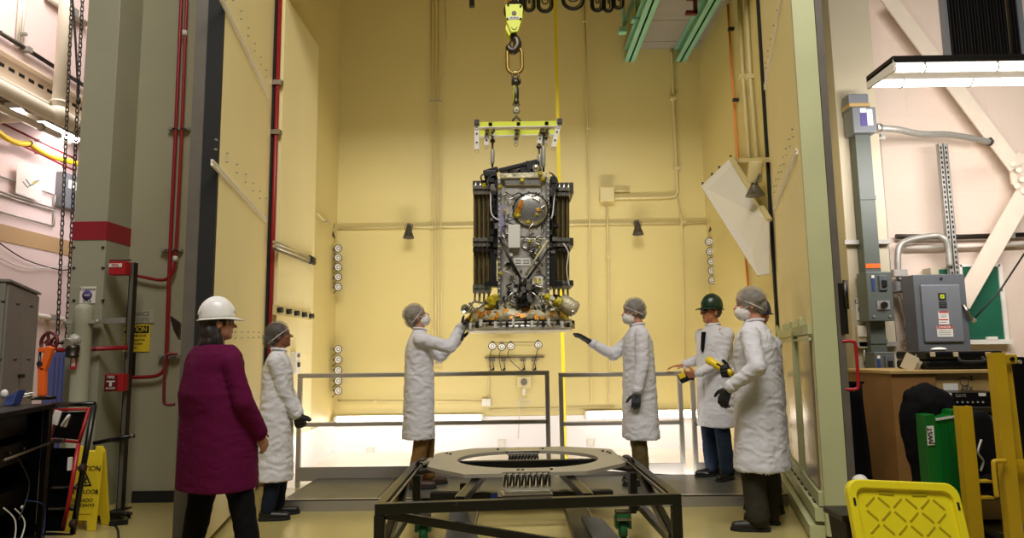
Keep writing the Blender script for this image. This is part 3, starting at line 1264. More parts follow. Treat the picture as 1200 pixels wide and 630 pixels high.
# the one mostly hidden behind him
p = Person('person in dark blue hard hat mostly hidden behind the tall masked technician', (2.05, 5.74, 0), 190, 1.68, .95, yaw=20, pitch=0, skin='skin_tan', group=None)
p.arm(1, (.10, .20, .80), (-1, .3, 0), curl=(25, 30, 20))
p.arm(-1, (.10, -.20, .80), (-1, -.3, 0), curl=(25, 30, 20))
p.leg(1, (.02, .09, .085), 8)
p.leg(-1, (.0, -.09, .085), -8)
p.body()
p.trousers('dark_olive_cloth')
p.coat(.45, .95)
p.shoes('black_leather')
p.hard_hat('blue_plastic', 'dark blue hard hat')
ALL.append(p)
# ------------------------------------------------------------------ things in the chamber
def solo(mb, name, m, label, cat, group=None, base=None, bevel=0, idx=None):
    """a thing that is one mesh, with its origin at its base"""
    if base is None:
        xs = [p.x for p in mb.v]
        ys = [p.y for p in mb.v]
        zs = [p.z for p in mb.v]
        base = V(((min(xs) + max(xs)) / 2, (min(ys) + max(ys)) / 2, min(zs)))
    base = V(base)
    mb.v = [p - base for p in mb.v]
    o = mb.build(name, M[m] if isinstance(m, str) else m, None, bevel=bevel)
    o.location = base
    WORLD[o.name] = base
    return tag(o, label, cat, group)


# platform in front of the chamber
PX0, PX1, PY0, PY1, PZ = -2.0, 2.26, 5.93, 6.94, .09
t = thing('platform', 'low grey metal platform across the chamber opening under the technicians', 'platform', (0, PY0, 0))
MB().bb((PX0, PY0 + .012, PZ - .014), (PX1, PY1, PZ)).build('deck_plate', M['plate_grey'], t)
mb = MB()
mb.bb((PX0, PY0, .0), (PX1, PY0 + .012, PZ + .004))
mb.bb((PX0, PY0, PZ - .004), (PX1, PY0 + .05, PZ + .004))
mb.build('front_edge', M['rail_grey'], t)
mb = MB()
for x in (-1.2, -.35, .5, 1.35):
    mb.bb((x - .004, PY0 + .05, PZ), (x + .004, PY1, PZ + .0015))
mb.build('plate_joint', M['door_dark'], t)
MB().bb((PX0, PY1 - .02, 0), (PX1, PY1, PZ)).build('back_edge', M['rail_grey'], t)
for x in (PX0 + .05, 0, PX1 - .05):
    MB().bb((x - .03, PY0 + .3, 0), (x + .03, PY1 - .1, PZ - .014)).build('bearer', M['dark_steel'], t)

RY = 7.0
rz = lambda px, py: at(px, py, Y=RY)


def railing(xa, xb, mids, label, open_end=False):
    a, b = rz(xa, 440), rz(xb, 437)
    zt = rz((xa + xb) / 2, 438.3).z
    zm = rz((xa + xb) / 2, 495.5).z
    w = .045
    t = thing('railing', label, 'railing', ((a.x + b.x) / 2, RY, PZ - .09), 'steel railing along the chamber sill')
    MB().beam((a.x - w / 2, RY, zt), (b.x + w / 2, RY, zt), w, w).build('top_rail', M['rail_grey'], t, bevel=.006)
    MB().beam((a.x, RY, zm), (b.x, RY, zm), w, w * .9).build('mid_rail', M['rail_grey'], t, bevel=.006)
    for x in [a.x, b.x] + [rz(m, 470).x for m in mids]:
        MB().beam((x, RY, 0), (x, RY, zt - w / 2), w, w).build('post', M['rail_grey'], t, bevel=.006)
    MB().bb((a.x, RY - .012 - w / 2, rz(500, 561).z), (b.x, RY - w / 2, rz(500, 545).z)).build('toe_board', M['toe_grey'], t)


railing(352, 641, (503,), 'left section of grey steel railing behind the technician in brown trousers')
railing(657, 796, (), 'middle section of grey steel railing behind the technician in olive trousers')
railing(811, 906, (), 'right section of grey steel railing behind the man in green hard hat')
mb = MB()
q = at(334, 576, z=.10)
mb.ell((q.x, 6.1, .125), (.05, .045, .035))
mb.torus((q.x, 6.1, .135), (0, 0, 1), .046, .012, 16, 6)
solo(mb, 'cap', 'red_paint', 'small red round cap lying on the left end of the platform', 'cap')

# bright fluorescent fixtures low on the back wall
G = 'fluorescent fixtures low on the chamber wall'
for xa, xb, yt, yb, lab in ((357, 566, 487, 497, 'long glowing fluorescent fixture low on the chamber wall, left one'), (686, 826, 480, 492, 'long glowing fluorescent fixture low on the chamber wall, right one')):
    a, b = at(xa, yb, Y=9.3), at(xb, yt, Y=9.3)
    a.x = max(a.x, XL + .05)
    zc = (a.z + b.z) / 2
    t = thing('fluorescent_fixture', lab, 'light', ((a.x + b.x) / 2, 9.35, zc - .06), G)
    mb = MB()
    mb.bb((a.x, 9.345, zc - .05), (b.x, YB - .031, zc + .06))
    mb.build('housing', M['white_paint'], t)
    for k in (-.022, .026):
        MB().cyl((a.x + .03, 9.325, zc + k), (b.x - .03, 9.325, zc + k), .017, n=10).build('tube', M['tube_chamber'], t)
    for x in (a.x + .012, b.x - .012):
        MB().bb((x - .014, 9.30, zc - .05), (x + .014, 9.345, zc + .055)).build('end_cap', M['white_paint'], t)


# ---- PAR lamps
def par_lamp(p, tgt, size=.056):
    p = V(p)
    d = (V(tgt) - p).normalized()
    t = thing('spot_lamp', 'x', 'lamp', p)
    s = size
    MB().lathe(p - d * s * 1.5, d, [(.2 * s, 0), (.55 * s, .1 * s), (.6 * s, .7 * s), (.98 * s, 1.5 * s), (1.02 * s, 1.75 * s), (.86 * s, 1.76 * s), (.84 * s, 1.6 * s)], 20).build('lamp_housing', M['lamp_body'], t)
    lf = MB().lathe(p + d * s * .12, d, [(.84 * s, 0), (.7 * s, .05 * s), (.4 * s, .1 * s), (0, .12 * s)], 20).build('lens', M['lamp_face'], t)
    MB().lathe(p + d * s * .20, d, [(.46 * s, 0), (.46 * s, .05 * s), (.30 * s, .06 * s), (.30 * s, .0)], 18).build('lens_ring', M['lamp_body'], lf)
    MB().cyl(p - d * s * 1.5, p - d * s * 2.2, .36 * s, n=12).build('socket', M['black_plastic'], t)
    return t


ORD = ['topmost', 'second from top', 'third from top', 'fourth from top', 'lowest']


def lamp_column(xs, ys, Y, tgt, strutx, where, group, cat='lamp'):
    proto = None
    for i, (x, y) in enumerate(zip(xs, ys)):
        p = at(x, y, Y=Y)
        lab = 'round white faced spot lamp, %s of %s' % (ORD[i], where)
        if proto is None:
            proto = par_lamp(p, V(p) + tgt)
            o = proto
        else:
            o = copy_tree(proto, loc=p)
        o['label'] = lab
        o['group'] = group
    a, b = at(strutx, ys[0] - 8, Y=YB - .05), at(strutx, ys[-1] + 6, Y=YB - .05)
    a.x = b.x = (a.x + b.x) / 2
    t = thing('lamp_rack', 'vertical lamp rack with cables carrying %s' % where, 'lamp rack', b)
    MB().beam((a.x, YB - .02, b.z), (a.x, YB - .02, a.z), .03, .03).build('channel', M['lamp_dark'], t)
    for x, y in zip(xs, ys):
        p = at(x, y, Y=Y)
        MB().tube(bez([(a.x, YB - .03, p.z), (a.x + (p.x - a.x) * .5, YB - .06, p.z - .01), p + V((0, .11, 0))], 5), .007, 6).build('bracket', M['lamp_dark'], t)
        c = V((a.x, YB - .03, p.z - .04))
        MB().tube(bez([p + V((0, .1, 0)), p + V(((a.x - p.x) * .4, .07, -.06)), c + V((.01 * (1 if p.x > a.x else -1), -.04, -.06)), c], 6), .005, 5).build('cable', M['cable_black'], t)
        MB().box((a.x, YB - .045, p.z + .045), (.045, .04, .05)).build('outlet_box', M['lamp_body'], t)
    MB().tube(bez([(a.x, YB - .05, b.z), (a.x + .02, YB - .06, b.z - .12), (a.x - .02, YB - .05, b.z - .20), (a.x + .015, YB - .05, b.z - .28)], 8), .006, 6).build('hanging_cable', M['cable_black'], t)


lamp_column([396] * 5, [291, 302, 313, 324.5, 336], 9.22, V((.75, -1, 0)), 388, 'the upper left lamp column', 'spot lamps of the upper left column')
lamp_column([396] * 5, [409, 421, 433.5, 446, 457.5], 9.22, V((.75, -1, 0)), 388, 'the lower left lamp column', 'spot lamps of the lower left column')
lamp_column([831, 832.5, 834, 834.5, 835], [283, 294.5, 306, 317, 328], 9.22, V((-.6, -1, 0)), 843, 'the right lamp column', 'spot lamps of the right column')
# centre group under the satellite
proto = None
for i, (x, y, w_) in enumerate(((577, 405, 'leftmost'), (588, 406, 'second from left'), (598.5, 405, 'third from left'), (631, 403.5, 'rightmost'))):
    p = at(x, y, Y=9.2)
    if proto is None:
        proto = o = par_lamp(p, V(p) + V((0, -1, -.45)))
    else:
        o = copy_tree(proto, loc=p)
    tag(o, 'round spot lamp in the row under the satellite, %s' % w_, 'lamp', 'spot lamps in the row under the satellite')
a, b = at(568, 419, Y=YB - .03), at(638, 418, Y=YB - .03)
t = thing('power_strip', 'horizontal wiring strip with outlets and looped lamp cables under the satellite', 'power strip', (a + b) / 2)
MB().beam(a, b, .03, .02).build('channel', M['lamp_body'], t)
a2, b2 = at(574, 403, Y=YB - .02), at(634, 402, Y=YB - .02)
MB().beam(a2, b2, .02, .02).build('lamp_bar', M['pipe_cream'], t)
for (ox, lx) in ((577, 577), (590, 588), (613, 598.5), (626, 631)):
    c = at(ox, 421, Y=YB - .05)
    MB().box(c, (.07, .05, .05)).build('outlet_box', M['lamp_body'], t)
    l = at(lx, 406, Y=9.3)
    MB().tube(bez([l, at(lx - 3, 418, Y=9.36), at(ox - 2, 434, Y=9.38), at(ox + 2, 434, Y=9.38), c], 8), .005, 6).build('cable', M['cable_black'], t)
    MB().cyl(at(ox - 1, 434, Y=9.37), at(ox + 2, 431, Y=9.37), .012, n=8).build('plug', M['black_plastic'], t)
# disconnect box with coil below
c = at(614, 447, Y=YB - .06)
t = thing('junction_box', 'cream square outlet box with hanging cord below the row of lamps', 'box', (c.x, YB, c.z - .08))
MB().box(c, (.19, .11, .15)).build('box_body', M['pipe_cream'], t, bevel=.006)
MB().cyl(c - V((0, .055, 0)), c - V((0, .075, 0)), .045).build('socket', M['lamp_body'], t)
MB().cyl(c - V((0, .05, .08)), c - V((0, .05, .18)), .022, n=10).build('plug', M['white_paint'], t)
MB().tube([c - V((0, .05, .27)) + V((.075 * math.cos(k * PI / 12), 0, .035 * math.sin(k * PI / 12))) for k in range(24)], .006, 6, True).build('cord', M['cable_white'], t)
MB().tube(bez([c - V((.0, .05, .17)), c - V((.06, .05, .25)), c - V((.07, .04, .5)), c - V((.09, .04, .75))], 8), .005, 6).build('cord', M['cable_white'], t)

# ---- cone shaped spotlights along the pipe
proto = None
for i, (x, y, w_) in enumerate(((387, 264, 'in the back left corner of the chamber'), (479, 265, 'on the wall pipe above the technician reaching up'), (747, 261, 'on the wall pipe right of the satellite'), (836, 257, 'in the back right corner of the chamber'))):
    p = at(x, y, Y=9.26)
    if proto is None:
        t = thing('floodlight', 'x', 'lamp', p)
        MB().lathe(p, (0, -.12, -1), [(.012, -.02), (.03, 0), (.042, .06), (.075, .16), (.078, .165), (.06, .165), (.03, .08)], 20).build('shade', M['lamp_dark'], t)
        MB().box(p + V((0, .05, .0)), (.06, .09, .09)).build('mount', M['lamp_body'], t)
        MB().tube([p + V((-.05, .02, .03)), p + V((-.05, -.01, -.05)), p + V((.05, -.01, -.05)), p + V((.05, .02, .03))], .006, 6).build('yoke', M['lamp_body'], t)
        proto = o = t
    else:
        o = copy_tree(proto, loc=p)
    tag(o, 'grey cone shaped floodlight ' + w_, 'lamp', 'cone floodlights on the chamber wall pipe')


# ---- pipes and conduits on the chamber walls
def conduit(name, pts, r, m, label, cat='pipe', clips=(), group=None, n=8, clip_m='galv'):
    pts = [V(p) for p in pts]
    t = thing(name, label, cat, pts[-1], group)
    MB().tube(pts, r, n).build('pipe_run', M[m], t)
    for c in clips:
        c = V(c)
        MB().box(c, (r * 4.5, r * 2.8, r * 2.2)).build('clip', M[clip_m], t)
    return t


B_ = lambda x, y, d=.03: at(x, y, Y=YB - d)
BV = lambda x, y: at(x, y, Y=YB - .075)
conduit('conduit', [B_(396, 267), B_(545, 265), B_(655, 263), B_(829, 260)], .016, 'pipe_cream', 'long horizontal conduit along the chamber back wall behind the satellite', clips=[B_(479, 266), B_(506, 266.5), B_(747, 261.5), B_(800, 261)], clip_m='pipe_cream')
for k, (x0, x1, lab) in enumerate(((505, 506.5, 'left of the bundle of four'), (509.5, 510.5, 'second of the bundle of four'), (513.5, 513.8, 'third of the bundle of four'), (519.5, 517, 'right of the bundle of four'))):
    top = [BV(x0, -25)] if k < 3 else [BV(520, -25), BV(523, 42)]
    conduit('conduit', top + [BV(x0 if k < 3 else 516.5, 115), BV(x1, 267), BV(x1 + .3, 425)], .008, 'pipe_cream', 'thin vertical wall conduit %s left of the satellite' % lab, clips=[BV(x0 if k < 3 else 516.5, 118), BV(x1, 425)], group='vertical conduits left of the satellite')
conduit('conduit', [BV(684, -25), BV(687.5, 95), BV(691, 263), BV(692.5, 425), BV(693, 472)], .012, 'pipe_cream', 'thin vertical conduit on the back wall just right of the yellow strap', clips=[BV(685, 25), BV(689, 150)], clip_m='pipe_cream')
j = [B_(787, 58), B_(789, 115), B_(793.5, 215), B_(793, 225), B_(788, 230), B_(755, 231.5), B_(719, 232)]
conduit('conduit', bez(j, 6), .02, 'pipe_cream', 'thick cream conduit bending from the deck down to the wall box', clips=[B_(788.5, 115), B_(793, 197)], clip_m='pipe_cream')
c = B_(711, 228, .06)
t = thing('junction_box', 'cream pull box on the back wall right of the satellite', 'box', c)
MB().box(c, (.20, .12, .19)).build('box_body', M['pipe_cream'], t, bevel=.006)
MB().tube([B_(720, 223.5), B_(738, 223)], .017, 8).build('stub_pipe', M['pipe_cream'], t)
conduit('conduit', [BV(711, 238), BV(712, 262), BV(713.5, 330), BV(714.5, 472)], .013, 'pipe_cream', 'vertical conduit running down from the cream pull box', clips=[BV(712.5, 300)], clip_m='pipe_cream')
conduit('conduit', [BV(794.5, 232), BV(799, 262), BV(801, 330), BV(802, 440)], .012, 'pipe_cream', 'vertical conduit dropping below the bend of the thick conduit', clips=[BV(800, 260)], clip_m='pipe_cream')
conduit('conduit', [B_(396, 469.5), B_(545, 470), B_(573, 471)], .012, 'pipe_cream', 'low horizontal conduit on the back wall left half', clips=[B_(440, 470)], clip_m='pipe_cream')
conduit('conduit', [B_(573, 479.5), B_(655, 478), B_(720, 476)], .012, 'pipe_cream', 'low horizontal conduit on the back wall under the outlet box', clips=[B_(640, 478.5)], clip_m='pipe_cream')
conduit('conduit', [B_(573, 420), B_(573, 440), B_(573, 466)], .012, 'pipe_cream', 'short vertical conduit between the lamp row and the white outlet box', clips=[B_(573, 432)], clip_m='pipe_cream')
c = B_(570, 471, .05)
t = thing('outlet_box', 'small white outlet box low on the back wall', 'box', c)
MB().box(c, (.12, .08, .10)).build('box_body', M['white_paint'], t, bevel=.005)
MB().cyl(c - V((0, .04, 0)), c - V((0, .05, 0)), .03).build('cover', M['white_paint'], t)
for x, y, l in ((434, 528, 'left'), (588, 519, 'middle'), (692, 518, 'right')):
    c = B_(x, y, .05)
    t = thing('outlet_box', 'small pale outlet box on the bright lower wall, %s one' % l, 'box', c, 'outlet boxes on the bright lower wall')
    MB().box(c, (.10, .05, .10)).build('box_body', M['sign_white'], t, bevel=.005)
    MB().box(c - V((0, .026, 0)), (.05, .004, .07)).build('cover', M['white_paint'], t)

W_ = lambda x, y, d=.03: at(x, y, X=XL + d)
t = thing('conduit', 'pair of conduits with black ends on the left chamber wall', 'pipe', W_(345, 296, .08))
for k in (0, 5):
    MB().tube([W_(321, 283 + k, .07), W_(364, 302.5 + k * .6, .07)], .016, 8).build('pipe_run', M['alu'], t)
for k in (0, 4):
    MB().cyl(W_(363, 301.5 + k, .07), W_(368, 304 + k, .07), .028, n=10).build('end_plug', M['black_plastic'], t)
MB().beam(W_(322, 290, .05), W_(364, 307, .05), .04, .04).build('backing', M['lamp_body'], t)
c0, c1 = W_(324, 362.5, .06), W_(366, 370.5, .06)
t = thing('connector_row', 'row of five black sockets on the left chamber wall', 'sockets', (c0 + c1) / 2)
MB().beam(c0 + V((-.025, 0, 0)), c1 + V((-.025, 0, 0)), .03, .10).build('back_plate', M['pipe_cream'], t)
for k in range(5):
    c = c0 + (c1 - c0) * (.06 + k * .22)
    MB().cyl(c - V((.01, 0, 0)), c + V((.04, 0, 0)), .03, n=12).build('socket', M['black_plastic'], t)
c = W_(345, 425, .05)
t = thing('switch_box', 'white switch box on the left chamber wall behind the short technician', 'box', c)
MB().box(c, (.09, .16, .24)).build('box_body', M['white_paint'], t, bevel=.006)
MB().box(c + V((.05, 0, -.02)), (.012, .07, .05)).build('switch', M['black_plastic'], t)
MB().box(c + V((.047, 0, .08)), (.004, .08, .04)).build('label_plate', M['ink_grey'], t)
conduit('conduit', [W_(372, 250), W_(380, 258), W_(388, 263)], .012, 'pipe_cream', 'short conduit on the left wall leading to the corner floodlight', clips=[W_(381, 259)])
# red riser beside the left door hinge
conduit('riser_pipe', [(XL - .008, 6.965, 5.34), (XL - .008, 6.965, .0)], .023, 'pipe_red', 'tall red riser pipe beside the hinge of the left chamber door', clips=[(XL - .008, 6.965, at(325, 97, Y=6.96).z), (XL - .008, 6.965, at(322, 155, Y=6.96).z)], clip_m='steel')

# right wall of the chamber
E_ = lambda x, y, d=.03: at(x, y, X=XR - d)
conduit('riser_pipe', [E_(853, 5), E_(858, 90), E_(864, 182), E_(873, 290), E_(878, 350), E_(880, 480)], .015, 'pipe_orange', 'orange pipe running down the right chamber wall', clips=[E_(856.5, 34, .04), E_(862, 117, .04)], clip_m='black_plastic')
for x0, x1, l in ((864.5, 879, 'nearer the orange pipe'), (873, 888, 'nearer the door')):
    conduit('conduit', [E_(x0, -20), E_(x0 + 6.5, 95), E_(x1, 195)], .022, 'pipe_cream', 'cream conduit on the right chamber wall, %s' % l, clips=[E_(x0 + 6, 90)], clip_m='pipe_cream')
# tilted access panel
A_, B2, C2, D2, E2 = at(823, 218.6, Y=8.2), E_(857, 186, .10), E_(902, 259, .10), E_(903, 321, .10), E_(889, 323, .16)
t = thing('access_panel', 'large pale tilted panel leaning out from the right chamber wall', 'panel', (E2 + D2) / 2)
n_ = (B2 - A_).cross(E2 - A_).normalized() * .02
n_ = n_ if n_.x < 0 else -n_
MB().prism([A_, B2, C2, D2, E2], n_).build('panel_sheet', M['white_paint'], t)
m0, m1 = A_ + (B2 - A_) * .47, E2 + (D2 - E2) * .05
m1 = A_ + (E2 - A_) * .92 + (B2 - A_) * .42
MB().beam(m0 - n_ * .2, m1 - n_ * .2, .02, .016).build('seam', M['alu'], t)
MB().beam(B2 + V((.0, 0, .01)), C2 + V((0, 0, .01)), .05, .03).build('edge_flange', M['pipe_cream'], t)
MB().beam(A_, E2, .02, .03).build('edge_flange', M['pipe_cream'], t)
for k in (.02, .35, .6, .98):
    q = A_ + (B2 - A_) * k
    MB().cyl(q - V((0, 0, .01)), q + V((0, 0, .05)), .014, n=8).build('bolt', M['lamp_dark'], t)
c0, c1 = E_(861, 188, .04), E_(905, 187, .04)
MB().beam(c0, c1, .05, .05).build('support_bar', M['pipe_cream'], t)
a, b = E_(886, 189, .16), E_(884, 214, .17)
t = thing('pipe_canister', 'cream canister with grey funnel below it behind the tilted panel', 'canister', b)
MB().lathe(a, b - a, [(.07, 0), (.075, .02), (.075, (b - a).length - .02), (.06, (b - a).length)], 18).build('canister_body', M['pipe_cream'], t)
MB().lathe(b, (0, 0, -1), [(.03, 0), (.04, .03), (.10, .14), (.09, .14)], 18).build('funnel', M['lamp_body'], t)
MB().tube([b + V((-.02, -.08, -.04)), b + V((-.02, -.22, .03))], .015, 8).build('handle', M['lamp_body'], t)

# red hook bracket under the deck
c = at(815, 16, Y=8.0)
zz = dz
t = thing('bracket', 'small red bracket hanging under the grey deck between the green beams', 'bracket', (c.x, 8.0, zz - .2))
MB().bb((c.x - .02, 7.97, zz - .22), (c.x + .02, 8.03, zz)).build('stem', M['red_dark'], t)
MB().bb((c.x - .12, 7.97, zz - .22), (c.x + .02, 8.03, zz - .18)).build('foot', M['red_dark'], t)
MB().bb((c.x - .10, 7.97, zz - .03), (c.x + .04, 8.03, zz - .001)).build('mount_plate', M['red_dark'], t)

# ---- festoon cable loops high up
loops = ((614, 626, 15), (630, 647, 16), (659, 684, 13), (693, 706, 15), (707, 717.5, 15.5), (719, 730, 12))
zf = at(660, -45, Y=8.0).z
t0 = thing('festoon_track', 'festoon track overhead at the top edge of the chamber opening', 'track', (0.6, 8.0, zf))
MB().bb((at(605, 0, Y=8).x, 7.97, zf), (at(737, 0, Y=8).x, 8.03, zf + .06)).build('track_rail', M['dark_steel'], t0)
nm = ['leftmost of the festoon', 'second of the festoon from the left', 'third and widest of the festoon', 'fourth of the festoon from the left', 'fifth of the festoon from the left', 'rightmost of the festoon beside the green beam']
for (xa, xb, yb), w_ in zip(loops, nm):
    a, b, lo = at(xa, 0, Y=8), at(xb, 0, Y=8), at((xa + xb) / 2, yb, Y=8)
    t = thing('festoon_cable', 'black hanging cable loop, ' + w_, 'cable', (lo.x, 8, lo.z), 'festoon cable loops')
    for k, (o_, yy) in enumerate(((0, 0), (.045, .03), (.09, -.03))):
        x0, x1 = a.x + o_ * .6, b.x - o_ * .6
        zz = lo.z + .02 + o_
        r_ = (x1 - x0) / 2
        pts = [V((x0, 8 + yy, zf))] + [V((x0 + r_ + r_ * math.cos(u), 8 + yy, zz + r_ + r_ * math.sin(u) * 1.0)) for u in [PI + PI * i / 14 for i in range(15)]] + [V((x1, 8 + yy, zf))]
        MB().tube(pts, .017 if k == 0 else .008, 8).build('cable', M['cable_black'], t)
    MB().bb((lo.x - .06, 7.95, zf - .06), (lo.x + .06, 8.05, zf)).build('trolley', M['dark_steel'], t)
a = at(553, -30, Y=7.5)
b = at(553, 8, Y=7.5)
t = thing('pendant_control', 'black crane pendant hanging at the top left of the hook', 'pendant', b)
MB().cyl(b, (b.x, 7.5, b.z + .22), .032, n=14).build('pendant_body', M['black_plastic'], t)
MB().cyl((b.x, 7.5, b.z + .22), (b.x, 7.5, b.z + 1.6), .012, n=8).build('cable', M['cable_black'], t)
# yellow strap hanging from above
a, b = at(655, -40, Y=8.6), at(653.5, 395, Y=8.6)
a.x = b.x = (a.x + b.x) / 2
t = thing('tape_strap', 'long yellow strap hanging straight down behind the satellite', 'strap', (b.x, 8.6, .02))
MB().bb((b.x - .022, 8.597, .02), (b.x + .022, 8.601, a.z + .5)).build('webbing', M['strap_yellow'], t)
MB().bb((b.x - .03, 8.59, .0), (b.x + .03, 8.61, .05)).build('end_weight', M['strap_yellow'], t)
# ------------------------------------------------------------------ crane hook, rigging and the satellite
SY = 6.5
S_ = lambda x, y, d=0.: at(x, y, Y=SY + d)
# hook block
top, bot = S_(601, 3), S_(602, 40)
t = thing('crane_hook_block', 'lime yellow crane hook block with dark hook at the top of the rigging', 'crane hook', S_(602, 60))
poly = [(592, 6), (594, 3), (610, 4), (613, 8), (612.5, 20), (607, 37), (599, 38), (593, 24)]
for d in (-.085, .06):
    MB().prism([S_(x, y, d) for x, y in poly], (0, .025, 0)).build('cheek_plate', M['lime'], t, bevel=.006)
MB().cyl(S_(602, 13, -.055), S_(602, 13, .055), .10, n=28).build('sheave', M['dark_steel'], t)
MB().prism([S_(x, y, -.06) for x, y in ((594, 24), (599, 38), (597, 43), (592, 34))], (0, .12, 0)).build('latch_guard', M['lime'], t, bevel=.004)
for x, y in ((595.5, 5.5), (610, 7), (594.5, 22), (610, 22)):
    MB().cyl(S_(x, y, -.085), S_(x, y, -.097), .012, n=8).build('bolt', M['lamp_dark'], t)
lp = MB().box(S_(602.5, 20.8, -.088), (.115, .006, .03)).build('name_plate', M['sign_white'], t, 'white name plate')
for i in range(9):
    x = 597.4 + i * 1.2
    MB().box(S_(x, 20.7 + .25 * math.sin(i * 2.1), -.092), (.004 + .002 * (i % 3), .002, .018)).build('plate_lettering', M['ink_black'], lp)
mb = MB()
mb.torus(S_(602.5, 15.5, -.087), (0, 1, 0), .020, .004, 16, 6)
mb.prism([S_(600.2, 13.6, -.087), S_(604.8, 13.6, -.087), S_(604.2, 17, -.087), S_(602.5, 18.2, -.087), S_(600.8, 17, -.087)], (0, -.003, 0))
mb.build('emblem', M['lamp_dark'], t)
mb = MB()
mb.torus(S_(602.7, 31.5, -.087), (0, 1, 0), .026, .003, 14, 6, 180, 360)
mb.build('rating_mark', M['lamp_dark'], t)
for x, m, r in ((596.3, 'pipe_orange', .02), (601, 'cable_black', .011), (605, 'cable_black', .011), (611, 'cable_black', .028)):
    q = S_(x, 6)
    MB().cyl(q, (q.x, q.y, q.z + 2.2), r, n=10).build('hoist_rope', M[m], t)
pts = bez([S_(602, 38), S_(602, 42), S_(605.5, 48), S_(606, 54), S_(602, 59.5), S_(597, 57.5), S_(596, 52)], 6)
rr = [.030 + .012 * math.sin(PI * i / (len(pts) - 1)) for i in range(len(pts))]
rr[-3:] = [.026, .018, .010]
MB().tube(pts, rr, 12).build('hook', M['dark_steel'], t)
MB().tube([S_(601, 43), S_(596.5, 53)], .010, 6).build('safety_latch', M['dark_steel'], t)
# oval master link
c0, c1 = S_(603, 63), S_(603.3, 78)
rad = .073
pts = [c0 + V((rad * math.cos(a), 0, rad * math.sin(a))) for a in [PI * i / 14 for i in range(15)]] + [c1 + V((-rad * math.cos(a), 0, -rad * math.sin(a))) for a in [PI * i / 14 for i in range(15)]]
mk('link_brass', '#8a7038', .38, .7)
mb = MB().tube(pts, .019, 12, True)
t = solo(mb, 'lifting_link', 'link_brass', 'large oval bronze coloured lifting link hanging in the crane hook', 'lifting link')
# shackle and swivel chain below it
t = thing('lifting_shackle', 'dark shackle and turnbuckle chain between oval link and yellow lifting frame', 'shackle', S_(604.5, 143))


def bow(c, r, w=0, up=1):
    return [V(c) + V((r * math.cos(a), 0, up * r * math.sin(a))) for a in [PI * i / 10 for i in range(11)]]


MB().tube([S_(601.7, 95)] + bow(S_(604, 87.5), .030)[::-1] + [S_(606.8, 95)], .012, 8).build('upper_shackle', M['steel'], t)
MB().cyl(S_(599, 95), S_(609, 95.5), .016, n=10).build('shackle_pin', M['steel'], t)
MB().cyl(S_(609, 95.5), S_(610.5, 95.5), .024, n=6).build('pin_nut', M['dark_steel'], t)
MB().lathe(S_(604, 92), S_(605, 126) - S_(604, 92), [(.02, 0), (.038, .02), (.042, .06), (.024, .075), (.024, .09), (.030, .10), (.030, .20), (.024, .215), (.03, .23), (.03, .255), (.015, .27)], 16).build('turnbuckle_body', M['dark_steel'], t)
MB().tube([S_(602.3, 100, -.02), S_(601.8, 120, -.02)], .006, 6).build('safety_tag', M['lime'], t)
MB().cyl(S_(600.5, 122), S_(609.5, 123), .014, n=10).build('shackle_pin', M['steel'], t)
MB().tube([S_(602.8, 122)] + bow(S_(605, 129.5), .026, 0, -1) + [S_(607.4, 122)], .011, 8).build('lower_shackle', M['steel'], t)
MB().torus(S_(605, 129.5, -.02), (0, 1, 0), .018, .008, 14, 8).build('swivel_eye', M['galv'], t)
MB().cyl(S_(605, 131), S_(605.2, 139), .013, n=10).build('swivel_shank', M['steel'], t)
for k in (-1, 1):
    MB().tube(bez([S_(605.2, 137), S_(605.2 + 3 * k, 139.5), S_(605.2 + 4.5 * k, 142.3)], 4), .011, 8).build('swivel_leg', M['dark_steel'], t)

# yellow lifting frame
t = thing('lifting_spreader', 'lime yellow spreader frame with hanging pale lugs above the satellite', 'lifting frame', S_(607, 160))
zc = at(608, 145.5, Y=SY - .13).z
xa_, xb_ = S_(561, 146).x, S_(654, 145).x
for y in (SY - .13, SY + .13):
    MB().bb((xa_, y - .02, zc - .028), (xb_, y + .02, zc + .022)).build('long_beam', M['lime'], t, bevel=.003)
    MB().bb((xa_, y - .028, zc - .036), (xb_, y + .028, zc - .028)).build('bottom_flange', M['sat_white'], t)
for x in (xa_ + .12, xb_ - .12, (xa_ + xb_) / 2):
    MB().bb((x - .02, SY - .15, zc - .026), (x + .02, SY + .15, zc + .018)).build('cross_beam', M['lime'], t, bevel=.003)
for x, y0, y1, x1, d in ((558.8, 144, 175, 558.8, -.15), (571, 148.5, 170, 570, -.05), (577.3, 151, 163, 577.3, .02), (606, 150.5, 167, 604.5, -.02), (636, 147.5, 168, 631.8, -.06), (642.5, 147, 167.5, 639, -.02), (655.8, 142.5, 172, 648.5, -.15)):
    a, b = S_(x, y0, d), S_(x1, y1, d)
    l = MB().beam(a, b, .044, .014, V((0, 1, 0))).build('lug', M['sat_white'], t)
    MB().box(a, (.048, .06, .045)).build('clamp', M['sat_black'], l)
    MB().cyl(a, a + V((0, 0, .035)), .008, n=8).build('clamp_bolt', M['dark_steel'], l)
    for k in (.42, .75):
        q = a + (b - a) * k
        MB().cyl(q - V((0, .006, 0)), q - V((0, .012, 0)), .010, n=10).build('hole_bush', M['sat_black'], l)
    q = a + (b - a) * .22 + V((.0, -.012, 0))
    MB().torus(q, (0, 1, 0), .013, .003, 12, 6).build('pin_ring', M['steel'], l)
    if y1 > 166:
        MB().torus(b - V((0, 0, .02)), (0, 1, 0), .016, .003, 12, 6).build('ring', M['steel'], l)
t = None
